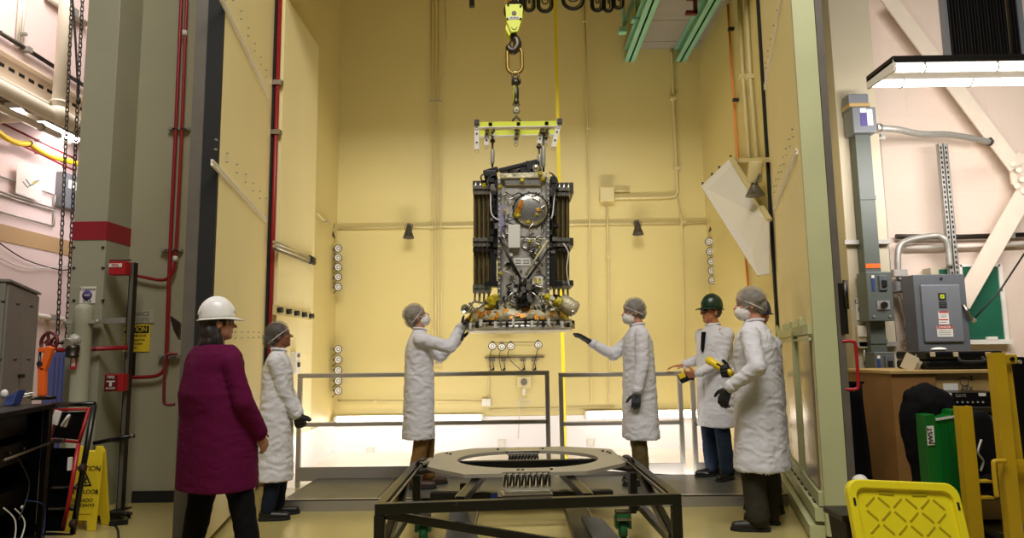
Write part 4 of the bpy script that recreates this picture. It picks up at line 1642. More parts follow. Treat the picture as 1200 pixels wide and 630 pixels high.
for i, (xa, ya, xb, yb, d, w_) in enumerate(((577.3, 161, 577, 196, .02, 'left'), (631.5, 168, 632.5, 200, -.06, 'middle'), (636.5, 151, 637, 202, -.05, 'right'))):
    a, b = S_(xa, ya, d), S_(xb, yb, d)
    t = thing('suspension_rod', 'grey turnbuckle rod holding the satellite under the lifting frame, %s one' % w_, 'rod', b, 'suspension rods of the satellite')
    L = (b - a).length
    MB().cyl(a, b, .010, n=8).build('threaded_rod', M['dark_steel'], t)
    MB().lathe(a + (b - a) * .38, b - a, [(.008, 0), (.019, .015), (.021, .03), (.021, L * .45), (.017, L * .5), (.008, L * .52)], 14).build('turnbuckle', M['galv'], t)
    MB().ell(a + (b - a) * .12, (.026, .020, .022)).build('upper_clevis', M['dark_steel'], t)

# --- satellite
SAT = thing('satellite', 'silver box shaped satellite with folded dark solar panels hanging from the yellow frame', 'satellite', S_(611, 390))
fr = -.34     # front face


def plate(name, pts, d, th, m, bevel=0, par=None, lab=None):
    return MB().prism([S_(x, y, d) for x, y in pts], (0, th, 0)).build(name, M[m], par or SAT, lab, bevel=bevel)


def rect(x0, y0, x1, y1):
    return [(x0, y0), (x1, y0), (x1, y1), (x0, y1)]


# body
body = plate('bus_body', [(583, 208), (643, 206), (644, 362), (584, 364)], fr, .62, 'sat_panel', .01)
plate('side_panel', [(583, 212), (588, 212), (588, 362), (583, 362)], fr - .012, .10, 'sat_silver', .003)
plate('side_panel', [(639, 212), (644, 212), (644, 362), (639, 362)], fr - .012, .10, 'sat_silver', .003)
plate('lavender_strip', [(584.5, 240), (590, 240), (591, 285), (585, 285)], fr - .02, .01, 'sat_lavender')
plate('front_panel', [(592, 215), (634, 215), (634, 277), (592, 277)], fr - .022, .02, 'sat_panel', .004)
plate('front_panel', [(589, 279), (640, 279), (638, 360), (590, 360)], fr - .018, .02, 'sat_panel', .004)
plate('top_box', [(590, 207), (636, 206), (634, 217), (592, 217)], fr - .05, .2, 'sat_silver', .008)
plate('top_rim', [(586, 203), (641, 201), (641, 208), (586, 209)], fr - .07, .62, 'sat_foil', .008)
rng = random.Random(4)
# rows of bolts along both edges
for x in (585, 642.5):
    for i in range(24):
        y = 214 + i * 6.2
        MB().cyl(S_(x, y, fr - .012), S_(x, y, fr - .024), .008, n=8).build('bolt', M['sat_white'], SAT)
# round cover on the upper front
c = S_(622, 246, fr - .022)
MB().lathe(c, (0, -1, 0), [(.155, 0), (.155, .012), (.145, .022), (.10, .03), (.02, .034), (0, .034)], 36).build('dish_cover', M['sat_silver'], SAT)
MB().torus(c - V((0, .012, 0)), (0, 1, 0), .158, .006, 36, 6).build('cover_rim', M['sat_black'], SAT)
for a in range(0, 360, 24):
    q = c + V((.166 * math.cos(R(a)), -.006, .166 * math.sin(R(a))))
    MB().cyl(q, q - V((0, .014, 0)), .008, n=6).build('cover_screw', M['sat_black'], SAT)
# kapton patches
def patch(pts, d, m, name='kapton_patch'):
    c = sum((S_(x, y, d) for x, y in pts), V((0, 0, 0))) / len(pts)
    ring = [S_(x, y, d) for x, y in pts]
    mb = MB()
    ctr = c - V((0, .018, 0))
    n = len(ring)
    inn = [ctr + (p - c) * .55 + V((0, rng.uniform(-.006, .006), 0)) for p in ring]
    mb.add(ring + inn + [c + V((0, .01, 0))], [(i, (i + 1) % n, n + (i + 1) % n, n + i) for i in range(n)] + [tuple(range(n, 2 * n))] + [((i + 1) % n, i, 2 * n) for i in range(n)])
    return mb.build(name, M[m], SAT)


patch([(604, 247), (608, 236), (613, 233), (614, 240), (611, 246), (609, 252), (605, 254)], fr - .05, 'kapton')
patch([(605, 243), (611, 234), (613, 239), (608, 246)], fr - .06, 'kapton_red')
patch([(602, 249), (609, 249), (611, 253), (606, 256), (602, 254)], fr - .045, 'kapton_yellow')
patch([(627, 244), (632, 243), (634, 248), (629, 249)], fr - .05, 'kapton')
patch([(626, 250), (630, 249), (632, 253), (628, 254)], fr - .05, 'kapton_yellow')
patch([(616, 259), (620, 257), (622, 261), (618, 263)], fr - .05, 'kapton_yellow')
for x, y in ((630, 281), (620, 282), (632, 290), (629, 300), (588, 288), (591, 247), (634, 345), (587, 320)):
    patch([(x - 1.6, y - 2), (x + 1.5, y - 2.4), (x + 2, y + 2), (x - 1, y + 2.5)], fr - .04, 'kapton_yellow')
# white cover box with harness
plate('white_cover', rect(595.5, 263, 609.5, 290), fr - .085, .06, 'sat_white', .004, None, 'plain white cover plate')
plate('instrument_box', rect(623.5, 323.5, 636.5, 334.5), fr - .07, .05, 'sat_white', .004, None, 'small white box with yellow stickers')
for x, y in ((627.5, 329), (632.5, 329)):
    plate('sticker', rect(x - 1.6, y - 3, x + 1.6, y + 2.6), fr - .073, .003, 'kapton_yellow')
plate('name_label', rect(602, 302, 622, 311), fr - .024, .005, 'sat_white', 0)
for y in (305, 308):
    for x in (603.5, 613):
        plate('label_line', rect(x, y - .5, x + 7, y + .5), fr - .026, .002, 'ink_grey')
# cable harness: many loops of silver and dark wire
for i in range(26):
    side = rng.choice((-1, 1))
    x = 611 + side * rng.uniform(10, 24)
    y = rng.uniform(222, 340)
    k = rng.uniform(6, 18)
    pts = [S_(x, y, fr - .02), S_(x + rng.uniform(-6, 6), y + k * .3, fr - .06), S_(x + rng.uniform(-8, 8), y + k * .7, fr - .07), S_(x + rng.uniform(-5, 5), y + k, fr - .02)]
    MB().tube(bez(pts, 6), rng.uniform(.004, .008), 6).build('harness_wire', M[rng.choice(('sat_silver', 'sat_silver', 'sat_black', 'sat_white'))], SAT)
for cx, cy, r in ((626, 288, .06), (628, 291, .045), (593, 280, .05), (617, 285, .045)):
    MB().torus(S_(cx, cy, fr - .04), (0.2, 1, .1), r, .007, 20, 6).build('harness_loop', M['sat_silver'], SAT)
for i in range(16):
    x, y = rng.uniform(593, 636), rng.uniform(296, 345)
    MB().box(S_(x, y, fr - .03), (rng.uniform(.02, .05), .03, rng.uniform(.015, .035))).build('connector', M[rng.choice(('sat_silver', 'sat_black', 'sat_white', 'sat_panel'))], SAT)
mb = MB()
mb.tube(bez([S_(593, 225, fr - .04), S_(600, 229, fr - .05), S_(608, 226, fr - .05), S_(614, 229, fr - .05)], 6), .006, 6)
mb.build('harness_wire', M['sat_black'], SAT)
MB().tube(bez([S_(617, 228, fr - .04), S_(624, 230, fr - .05), S_(633, 226, fr - .05)], 6), .006, 6).build('harness_wire', M['sat_black'], SAT)
# black structure between body and arrays
for xs, k in (((574, 583), 1), ((644, 651), -1)):
    x0, x1 = xs
    plate('side_bracket', [(x0 + 1, 206), (x1, 206), (x1 + (1 if k > 0 else 0), 300), (x0, 300)], fr + .06, .30, 'sat_black', .006)
    for i in range(12):
        y = 212 + i * 7.6
        xx = rng.uniform(x0, x1)
        MB().box(S_(xx, y, fr + .03), (rng.uniform(.03, .07), .07, rng.uniform(.02, .055))).build('bracket_block', M[rng.choice(('sat_black', 'sat_black', 'dark_steel', 'sat_silver'))], SAT)
    MB().tube(bez([S_(x0 + 1, 222, fr), S_(x0 + 2, 250, fr - .02), S_(x1 + k * 2, 258, fr - .02)] if k > 0 else [S_(x1 - 1, 222, fr), S_(x1 - 3, 248, fr - .02), S_(x0 + 2, 256, fr - .02)], 6), .007, 6).build('hose', M['sat_white'], SAT)
    MB().tube(bez([S_((x0 + x1) / 2, 205, fr + .02), S_(x0 - 3 * k if k > 0 else x1 + 2, 212, fr), S_((x0 + x1) / 2, 235, fr - .02), S_((x0 + x1) / 2, 275, fr)], 6), .008, 6).build('hose', M['sat_black'], SAT)
    MB().box(S_((x0 + x1) / 2, 318, fr + .1), (.05, .2, .28)).build('lower_bracket', M['sat_black'], SAT)
    MB().box(S_((x0 + x1) / 2 - k * 2, 333, fr + .1), (.14, .12, .05)).build('lower_bracket', M['sat_black'], SAT)
    MB().cyl(S_((x0 + x1) / 2, 222, fr + .02), S_((x0 + x1) / 2, 222, fr + .0), .025, n=14).build('pivot', M['sat_silver'], SAT)
# folded solar panels
def wing(x0, x1, n, yt, yb, side):
    w = (x1 - x0) / n
    for i in range(n):
        xa = x0 + i * w
        p = MB().prism([S_(x, y, -.22) for x, y in rect(xa + w * .15, yt + 8, xa + w * .85, yb - 9)], (0, .44, 0)).build('solar_panel', M['solar_dark'], SAT)
        MB().prism([S_(x, y, -.226) for x, y in rect(xa + w * .30, yt + 12, xa + w * .45, yb - 13)], (0, .008, 0)).build('panel_edge', M['solar_edge'], p)
        for y in (yt + 1, yt + 7, 281, 287, 293, yb - 9, yb - 4):
            h = MB().box(S_(xa + w * .5, y, -.235), (w * .0070, .05, .034))
            h.cyl(S_(xa + w * .5, y, -.26), S_(xa + w * .5, y, -.29), .012, n=10)
            h.build('hinge', M['dark_steel'] if y in (293,) else M['sat_silver'], p)
        MB().tube(bez([S_(xa + w * .5, yt + 2, -.22), S_(xa + w * .7, yt - 5, -.2), S_(xa + w * .3, yt - 6, -.16), S_(xa + w * .4, yt + 1, -.12)], 5), .010, 6).build('hinge_loop', M['sat_silver'], p)
        MB().tube([S_(xa + w * .5, yb - 4, -.2), S_(xa + w * .5 - side * .4, yb + 9, -.2)], .011, 8).build('strut', M['sat_silver'], p)
    for y in (yt + 5, 287, yb - 6):
        MB().bb(S_(x0, y + .8, -.20), S_(x1, y - .8, .2)).build('tie_bar', M['dark_steel'], SAT)


wing(554, 575.5, 4, 219, 345, 1)
wing(646.5, 668, 4, 221, 340, -1)
MB().tube(bez([S_(660, 285, -.3), S_(666, 296, -.32), S_(664, 315, -.32), S_(667, 335, -.3)], 6), .006, 6).build('harness_wire', M['sat_white'], SAT)
# top boom and instruments
MB().beam(S_(585, 200, -.28), S_(612, 193.5, -.30), .05, .040).build('boom', M['sat_black'], SAT, bevel=.01)
MB().beam(S_(612, 193.5, -.30), S_(630, 189, -.31), .05, .04).build('boom', M['sat_black'], SAT, bevel=.008)
MB().beam(S_(588, 205, -.2), S_(622, 197, -.2), .03, .035).build('boom', M['dark_steel'], SAT)
MB().beam(S_(567, 203, -.25), S_(584, 198, -.27), .07, .045).build('boom_mount', M['sat_black'], SAT, bevel=.01)
MB().box(S_(575, 206, -.22), (.12, .2, .06)).build('boom_mount', M['sat_black'], SAT, bevel=.01)
MB().box(S_(624, 196, -.25), (.13, .16, .09)).build('instrument', M['sat_black'], SAT, bevel=.01)
MB().ell(S_(628, 197, -.36), (.035, .03, .04)).build('sensor_head', M['sat_silver'], SAT)
MB().cyl(S_(628, 203, -.36), S_(628, 190, -.3), .02, n=10).build('sensor_post', M['dark_steel'], SAT)
for x, y, m in ((586, 219, 'kapton_yellow'), (567, 217, 'kapton_yellow'), (633, 203, 'kapton_yellow'), (636, 210, 'kapton_yellow'), (612, 211, 'kapton_yellow')):
    patch([(x - 3, y - 2), (x + 2, y - 3), (x + 3, y + 2), (x - 2, y + 3)], fr - .08, m)
for i in range(14):
    x = 590 + i * 3.3
    MB().box(S_(x, 205 - (x - 590) * .12 + rng.uniform(-3, 2), -.30 + rng.uniform(-.04, .1)), (rng.uniform(.02, .05), .05, rng.uniform(.02, .06))).build('fitting', M[rng.choice(('sat_black', 'dark_steel', 'sat_silver', 'sat_black'))], SAT)
for x, k in ((564, 1), (650, -1)):
    MB().tube(bez([S_(x + 6 * k, 202, -.2), S_(x, 206, -.22), S_(x + 1 * k, 212, -.22), S_(x + 6 * k, 211, -.2)], 5), .008, 6).build('hose', M['dark_steel'], SAT)
# V struts and the black drive unit
for a, b in (((588, 284), (610, 326)), ((585, 278), (606, 322))):
    MB().tube([S_(*a, fr - .10), S_(*b, fr - .12)], .012, 10).build('v_strut', M['sat_black'], SAT)
for a, b in (((642, 281), (616, 322)), ((644, 290), (618, 327))):
    MB().tube([S_(*a, fr - .10), S_(*b, fr - .12)], .011, 10).build('v_strut', M['sat_black'] if a[1] > 285 else M['sat_foil'], SAT)
mb = MB()
mb.lathe(S_(612.5, 336, fr - .10), S_(612.5, 358, fr - .10) - S_(612.5, 336, fr - .10), [(.02, -.01), (.038, 0), (.042, .04), (.058, .06), (.06, .11), (.045, .13), (.042, .16), (.02, .18)], 14)
mb.build('drive_unit', M['sat_black'], SAT)
for i in range(22):
    x, y = 612.5 + rng.uniform(-8, 8), rng.uniform(331, 363)
    MB().box(S_(x, y, fr - .10 + rng.uniform(-.06, .02)), (rng.uniform(.02, .05), .04, rng.uniform(.015, .06)), Matrix.Rotation(rng.uniform(-.6, .6), 3, 'Y')).build('drive_bracket', M[rng.choice(('sat_black', 'sat_black', 'dark_steel', 'sat_silver'))], SAT)
MB().cyl(S_(612.5, 326, fr - .12), S_(612.5, 337, fr - .12), .035, n=14).build('drive_neck', M['dark_steel'], SAT)
for k in (-1, 1):
    MB().torus(S_(612.5 + 9 * k, 350, fr - .10), (.3 * k, 1, 0), .055, .010, 20, 8).build('drive_ring', M['sat_silver'], SAT)
    MB().cyl(S_(612.5 + 6 * k, 356, fr - .12), S_(612.5 + 6 * k, 343, fr - .15), .018, n=10).build('actuator', M['dark_steel'], SAT)
for x, y in ((597, 344), (626, 344), (624, 367)):
    MB().cyl(S_(x, y, fr - .02), S_(x, y, fr - .07), .022, n=14).build('thruster_port', M['sat_black'], SAT)
for i in range(24):
    x, y = rng.uniform(588, 640), rng.uniform(352, 364)
    mb = MB()
    mb.tube(bez([S_(x, y, fr - .03), S_(x + rng.uniform(-4, 4), y - 4, fr - .09), S_(x + rng.uniform(-6, 6), y + 2, fr - .06)], 5), .006, 6)
    mb.build('harness_wire', M[rng.choice(('sat_silver', 'sat_black', 'sat_white'))], SAT)
mk('sat_ring', '#cfccc4', .3, .55)
# conical foil skirt and round separation ring
axc = S_(608.5, 384)
zr0, zr1, zr2, zr3 = S_(608.5, 389).z, S_(608.5, 381).z, S_(608.5, 377).z, S_(608.5, 352).z
Rr = .495
mb = MB()
n = 48
rings = []
for z, r in ((zr2, .48), ((zr2 * .7 + zr3 * .3), .465), ((zr2 * .35 + zr3 * .65), .40), (zr3, .30), (zr3 + .02, .05)):
    ring = []
    for j in range(n):
        a = 2 * PI * j / n
        k = 1 + .018 * math.sin(j * 2.6) * (1 if r > .1 else 0)
        ring.append(V((axc.x + r * k * math.cos(a), SY + r * k * math.sin(a), z + .008 * math.sin(j * 1.7))))
    rings.append(ring)
mb.loft(rings)
mb.build('foil_skirt', M['sat_foil'], SAT)
MB().lathe((axc.x, SY, zr0), (0, 0, 1), [(.30, .01), (Rr - .02, 0), (Rr, .004), (Rr + .006, .018), (Rr + .006, zr1 - zr0 - .02), (Rr - .02, zr1 - zr0), (Rr - .04, zr2 - zr0 - .01), (.3, zr2 - zr0)], 64).build('separation_ring', M['sat_ring'], SAT)
MB().lathe((axc.x, SY, zr1 - .008), (0, 0, 1), [(Rr - .03, 0), (Rr + .014, 0), (Rr + .014, .022), (Rr - .03, .022)], 64).build('clamp_band', M['galv'], SAT)
for i in range(60):
    a = 2 * PI * i / 60
    if math.sin(a) < .25:
        q = V((axc.x + (Rr + .02) * math.cos(a), SY + (Rr + .02) * math.sin(a), zr1 + (-.01 if i % 2 else .012)))
        MB().box(q, (.022, .022, .03 + .015 * (i % 3)), Matrix.Rotation(a, 3, 'Z')).build('band_clip', M[('sat_silver', 'sat_black', 'sat_white')[i % 3]], SAT)
for i in range(26):
    a = R(185 + i * 6.8 + rng.uniform(-2, 2))
    f = rng.uniform(.05, .8)
    r = .487 - .11 * max(0, f - .3)
    z = zr2 + (zr3 - zr2) * f * .62
    q = V((axc.x + r * math.cos(a), SY + r * math.sin(a), z))
    MB().box(q, (.012, rng.uniform(.025, .06), rng.uniform(.025, .06)), Matrix.Rotation(a, 3, 'Z') @ Matrix.Rotation(R(-22), 3, 'Y') @ Matrix.Rotation(rng.uniform(-.5, .5), 3, 'X')).build('kapton_patch', M[rng.choice(('kapton', 'kapton_yellow', 'kapton_red', 'kapton'))], SAT)
# yellow wrapped corner blocks and thruster pods
for x0, x1, y0, y1 in ((572, 584, 346, 361), (641, 654, 346, 359)):
    c0_, c1_ = S_(x0, y1, -.40), S_(x1, y0, -.28)
    mb = MB()
    for i in range(7):
        mb.box(V((rng.uniform(c0_.x, c1_.x), rng.uniform(c0_.y, c1_.y), rng.uniform(c0_.z, c1_.z))), (rng.uniform(.04, .09), .06, rng.uniform(.03, .07)), Matrix.Rotation(rng.uniform(-.5, .5), 3, 'Y') @ Matrix.Rotation(rng.uniform(-.4, .4), 3, 'X'))
    me = remeshed(mb, .010, 2, lambda c, n: c + n * nz(c, (40, 40, 40), 2) * .010)
    place(me, 'corner_block', M['kapton_yellow'], SAT)
for i in range(20):
    x, y = rng.choice((rng.uniform(572, 592), rng.uniform(634, 656))), rng.uniform(348, 368)
    MB().box(S_(x, y, -.36 + rng.uniform(-.05, .05)), (rng.uniform(.015, .04), .03, rng.uniform(.015, .04)), Matrix.Rotation(rng.uniform(-.6, .6), 3, 'Y')).build('fitting', M[rng.choice(('sat_silver', 'sat_black', 'sat_white', 'dark_steel'))], SAT)
c = S_(548.5, 362, -.25)
MB().lathe(c + V((.0, .05, 0)), (-.25, -1, 0), [(.02, -.02), (.035, 0), (.034, .05), (.045, .09), (.038, .09), (.02, .05)], 18).build('thruster', M['sat_silver'], SAT)
mb = MB()
mb.tube([S_(549, 356, -.24), S_(557, 353, -.2), S_(568, 356, -.2)], .010, 8)
mb.tube([S_(549, 366, -.24), S_(560, 360, -.2), S_(570, 352, -.2)], .010, 8)
mb.tube([S_(553, 358, -.24), S_(557, 366, -.2)], .010, 8)
mb.tube([S_(556, 352, -.24), S_(550, 360, -.2)], .010, 8)
mb.build('thruster_frame', M['sat_silver'], SAT)
a, b = S_(655, 352, -.2), S_(675, 363, -.22)
MB().lathe(a, b - a, [(.05, 0), (.075, .02), (.08, .08), (.078, .16), (.06, .19), (.03, .195)], 14, up=V((0, 1, 0))).build('thruster_pod', M['sat_foil'], SAT)
MB().ell(S_(671, 366, -.28), (.03, .03, .03)).build('pod_nozzle', M['sat_silver'], SAT)
MB().tube([S_(648, 346, -.2), S_(664, 352, -.2)], .02, 8).build('pod_arm', M['dark_steel'], SAT)
# ------------------------------------------------------------------ receiving stand in the foreground
FL, FR, BL, BR = V((-.751, 3.82, .5)), V((.886, 3.985, .5)), V((-.761, 5.24, .5)), V((.852, 5.30, .5))
STX = (FL + FR + BL + BR) / 4
STAND = thing('assembly_stand', 'low black steel stand with grey octagonal ring plate standing under the satellite', 'stand', (STX.x, STX.y, 0))
dn = V((0, 0, -.026))
w5 = .052


def sb(name, a, b, w=w5, h=w5, m='black_metal', par=None, bev=.004):
    return MB().beam(a, b, w, h).build(name, M[m], par or STAND, bevel=bev)


dirx = (FR - FL).normalized()
sb('front_beam', FL + dn - dirx * .026, FR + dn + dirx * .026, h=.056)
sb('rear_beam', BL + dn - dirx * .026, BR + dn + dirx * .026)
sb('side_beam', FL + dn + V((0, .026, 0)), BL + dn - V((0, .026, 0)))
sb('side_beam', FR + dn + V((0, .026, 0)), BR + dn - V((0, .026, 0)))
for a, b in ((FL, BL), (FR, BR)):
    s = 1 if a.x < 0 else -1
    MB().beam(a + V((s * .045, .06, -.012)), b + V((s * .045, -.06, -.012)), .012, .008).build('bright_edge', M['steel'], STAND)
for c in (FL, FR):
    sb('front_leg', V((c.x, c.y, 0)), V((c.x, c.y, .445)), .056, .056)
    MB().lathe((c.x, c.y, 0), (0, 0, 1), [(.045, 0), (.045, .012), (.02, .02)], 14).build('foot', M['rubber'], STAND)
for c in (BL, BR):
    sb('rear_leg', V((c.x, c.y, .10)), V((c.x, c.y, .448)))
# lower frame
zl = .215
for s, a, b in ((-1, FL, BL), (1, FR, BR)):
    sb('lower_side_beam', V((a.x, a.y + .028, zl)), V((b.x, b.y - .02, zl)), .045, .05)
    sb('side_brace', V((a.x - s * .0, a.y + .05, zl + .03)), V((b.x, b.y - .5, .44)), .04, .045)
    MB().beam(V((a.x - s * .03, a.y + .08, zl + .03)), V((b.x - s * .03, b.y - .55, .43)), .006, .04).build('bright_edge', M['steel'], STAND)
sb('rear_lower_beam', V((BL.x + .026, BL.y, zl)), V((BR.x - .026, BR.y, zl)), .045, .05)
# front cross brace
q0, q1 = at(492, 599, Y=3.86), at(660, 636, Y=3.9)
sb('front_brace', V((FL.x + .03, FL.y + .03, .435)), q1 + V((.5, .05, -.1)), .036, .045)
# fork pockets with sloping grey covers
for x, xs in ((-.36, ((527, 600), (548, 600), (565, 640), (520, 640))), (.40, ((681, 604), (706, 607), (735, 640), (700, 640)))):
    MB().prism([at(px, py, z=.30 if py < 620 else .21) for px, py in xs], (0, 0, -.03)).build('fork_pocket', M['plate_grey'], STAND)
    sb('pocket_beam', V((x, 3.95, .19)), V((x, 5.45, .19)), .15, .06, 'dark_steel')
    MB().beam(V((x + .078, 3.95, .20)), V((x + .078, 5.4, .20)), .006, .05).build('bright_edge', M['steel'], STAND)
    sb('carrier_beam', V((x - .22, 4.65, .36)), V((x + .22, 4.65, .36)), .07, .07)
    MB().box((x + (.20 if x < 0 else -.20), 4.60, .36), (.05, .05, .075)).build('end_cap', M['cable_blue'], STAND, bevel=.006)
    sb('carrier_post', V((x, 4.65, .39)), V((x, 4.65, .45)), .05, .05)
# diagonal bars in the top plane
for a, b in (((-.333, 4.0, .47), (-.24, 4.86, .47)), ((.40, 4.05, .47), (.31, 4.88, .47))):
    a, b = V(a), V(b)
    sb('ring_bar', a, b, .055, .05)
    s = -1 if a.x < 0 else 1
    MB().beam(a + V((s * .026, 0, .022)), b + V((s * .026, 0, .022)), .008, .008).build('bright_edge', M['steel'], STAND)
for s, c in ((-1, BL), (1, BR)):
    sb('ring_post', V((c.x - s * .06, 4.86, zl)), V((c.x - s * .06, 4.86, .47)), .05, .05)
    sb('ring_bearer', V((c.x - s * .02, 5.05, .455)), V((s * .60 + .05, 5.05, .485)), .10, .03, 'dark_steel')
# ring plate
oct_ = [(-.639, 5.455), (-.355, 5.717), (.387, 5.752), (.741, 5.57), (.754, 4.89), (.448, 4.566), (-.34, 4.495), (-.628, 4.813)]
N = 64
outer, inner = [], []
ctr = V((.07, 5.125))
for i in range(N):
    a = 2 * PI * i / N
    d = V((math.cos(a), math.sin(a)))
    best = None
    for j in range(8):
        p, q = V(oct_[j]), V(oct_[(j + 1) % 8])
        e = q - p
        den = d.x * e.y - d.y * e.x
        if abs(den) < 1e-9:
            continue
        w_ = p - ctr
        t_ = (w_.x * e.y - w_.y * e.x) / den
        u_ = (w_.x * d.y - w_.y * d.x) / den
        if t_ > 0 and -1e-6 <= u_ <= 1 + 1e-6:
            best = t_
    outer.append(V((ctr.x + d.x * best, ctr.y + d.y * best, .508)))
    inner.append(V((ctr.x + .515 * math.cos(a), ctr.y + .415 * math.sin(a), .508)))
mk('ring_plate', '#a39d8b', .45, .1, var=.05, vscale=3)
rp = MB().ring_plate(outer, inner, (0, 0, .024)).build('ring_plate', M['ring_plate'], STAND, 'grey octagonal ring plate')
for x, y in ((-.55, 5.42), (-.52, 5.38), (.66, 5.44), (.69, 5.39), (.70, 5.33), (0, 4.62), (.03, 4.62), (.22, 4.64), (-.16, 5.6), (.0, 5.62), (.2, 5.62)):
    MB().cyl((x, y, .53), (x, y, .542), .010, n=8).build('plate_bolt', M['black_metal'], rp)


# wire rope isolators
def isolator(c, length, rot, coils, par, h=.062, r=.034):
    c = V(c)
    mt = Matrix.Rotation(rot, 3, 'Z')
    o = MB().box(c + V((0, 0, -h)), (length, .05, .018), mt).build('isolator_base', M['alu'], par, bevel=.002)
    MB().box(c + V((0, 0, h * .55)), (length, .035, .018), mt).build('isolator_bar', M['alu'], o, bevel=.002)
    for i in range(coils):
        x = -length / 2 + length * (i + .5) / coils
        pts = []
        for k in range(15):
            a = 2 * PI * k / 14 - PI / 2
            pts.append(c + mt @ V((x + .014 * math.sin(a * .5), r * math.cos(a), -h * .2 + (h * .78) * math.sin(a))))
        MB().tube(pts, .0075, 6).build('rope_coil', M['dark_steel'], o)
    return o


cf = (at(588, 578, z=.5) + at(646, 577, z=.5)) / 2
MB().box(V((cf.x, cf.y + .03, .492)), (.29, .14, .016), Matrix.Rotation(.09, 3, 'Z')).build('isolator_plate', M['stainless'], STAND, bevel=.003)
isolator((cf.x, cf.y + .18, .552), .285, .05, 8, STAND)
MB().box(V((cf.x, 4.36, .50)), (.27, .44, .012), Matrix.Rotation(.06, 3, 'Z')).build('isolator_arm', M['alu'], STAND, bevel=.002)
isolator((.035, 5.50, .482), .235, .04, 9, STAND, .055, .03)
MB().box((.035, 5.56, .536), (.26, .14, .010)).build('isolator_plate', M['alu'], STAND, bevel=.003)
for s, x in ((-1, -.70), (1, .80)):
    for k in range(3):
        MB().torus((x, 5.10 + k * .035, .495), (s * .3, 1, 0), .042, .009, 18, 8).build('rope_coil', M['dark_steel'], STAND)
    MB().box((x - s * .04, 5.10, .525), (.05, .16, .02), Matrix.Rotation(R(s * 20), 3, 'Y')).build('isolator_bar', M['alu'], STAND, bevel=.003)
    MB().box((x + s * .03, 5.10, .47), (.05, .16, .02), Matrix.Rotation(R(s * 20), 3, 'Y')).build('isolator_bar', M['alu'], STAND, bevel=.003)
# casters with green forks
mk('caster_green', '#1f6a3a', .45)
for x, y in ((BL.x + .09, 4.95), (BR.x - .12, 4.98)):
    f = MB().bb((x - .05, y - .05, .178), (x + .05, y + .05, .19)).build('caster_plate', M['dark_steel'], STAND)
    mb = MB()
    for k in (-.028, .022):
        mb.prism([(x + k, y - .04, .178), (x + k, y + .04, .178), (x + k, y + .055, .055), (x + k, y + .02, .045)], (.006, 0, 0))
    mb.bb((x - .05, y - .05, .150), (x + .05, y + .05, .178))
    mb.bb((x - .055, y - .02, .07), (x - .035, y + .06, .15))
    mb.bb((x + .035, y - .02, .07), (x + .055, y + .06, .15))
    mb.build('fork', M['caster_green'], f)
    MB().lathe((x - .026, y + .03, .06), (1, 0, 0), [(.02, 0), (.055, 0), (.06, .008), (.06, .044), (.055, .052), (.02, .052)], 22).build('wheel', M['caster_green'], f)
    MB().bb((x - .05, y - .05, .13), (x + .05, y + .0, .15)).build('brake_pedal', M['steel'], f, bevel=.004)
q = at(535, 594, Y=3.80)
for px in (535, 694):
    q = at(px, 590 if px < 600 else 586.5, Y=3.84 if px < 600 else 3.93)
    MB().cyl(q + V((0, .01, 0)), q - V((0, .012, 0)), .010, n=8).build('beam_bolt', M['dark_steel'], STAND)

# things held by the people
a, b = at(829, 421, Y=5.62), at(859, 439, Y=5.42)
t = thing('handheld_light', 'yellow stick shaped tool held by the tall masked technician', 'tool', (a + b) / 2)
L = (b - a).length
MB().lathe(a, b - a, [(.024, 0), (.032, .006), (.034, .05), (.030, .06), (.030, L * .85), (.026, L)], 18).build('tool_body', M['yellow_bright'], t)
MB().lathe(a - (b - a) * .01, b - a, [(.0, 0), (.022, 0), (.024, .006)], 16).build('end_lens', M['sat_white'], t)
MB().beam(a + (b - a) * .35 + V((0, -.03, .01)), a + (b - a) * .6 + V((0, -.03, .01)), .02, .012).build('switch', M['black_plastic'], t)
E_w = GREEN.arms[1][1]
hp = GREEN.loc + Matrix.Rotation(R(GREEN.face), 3, 'Z') @ (E_w + GREEN.arms[1][2].normalized() * .11 + GREEN.arms[1][3] * .05)
t = thing('remote_control', 'black and yellow crane remote held by the man in green hard hat', 'remote', hp)
q = V(hp)
mt = Matrix.Rotation(R(-22), 3, 'Y')
MB().box(q, (.15, .06, .085), mt).build('remote_body', M['black_plastic'], t, bevel=.018)
MB().box(q + V((-.045, -.031, .015)), (.06, .008, .05), mt).build('yellow_face', M['yellow_bright'], t, bevel=.003)
for k in range(3):
    MB().cyl(q + V((.0 + k * .028, -.028, .0 - k * .011)), q + V((.0 + k * .028, -.04, .0 - k * .011)), .009, n=10).build('button', M['rubber'], t)
# ------------------------------------------------------------------ left side of the hall
FW = lambda x, y, d=.0: at(x, y, Y=6.38 - d)        # on the chamber front wall
CW = lambda x, y, d=.0: at(x, y, Y=6.0 - d)         # on the left column
LW = lambda x, y, d=.0: at(x, y, X=-6.5 + d)        # on the far hall wall

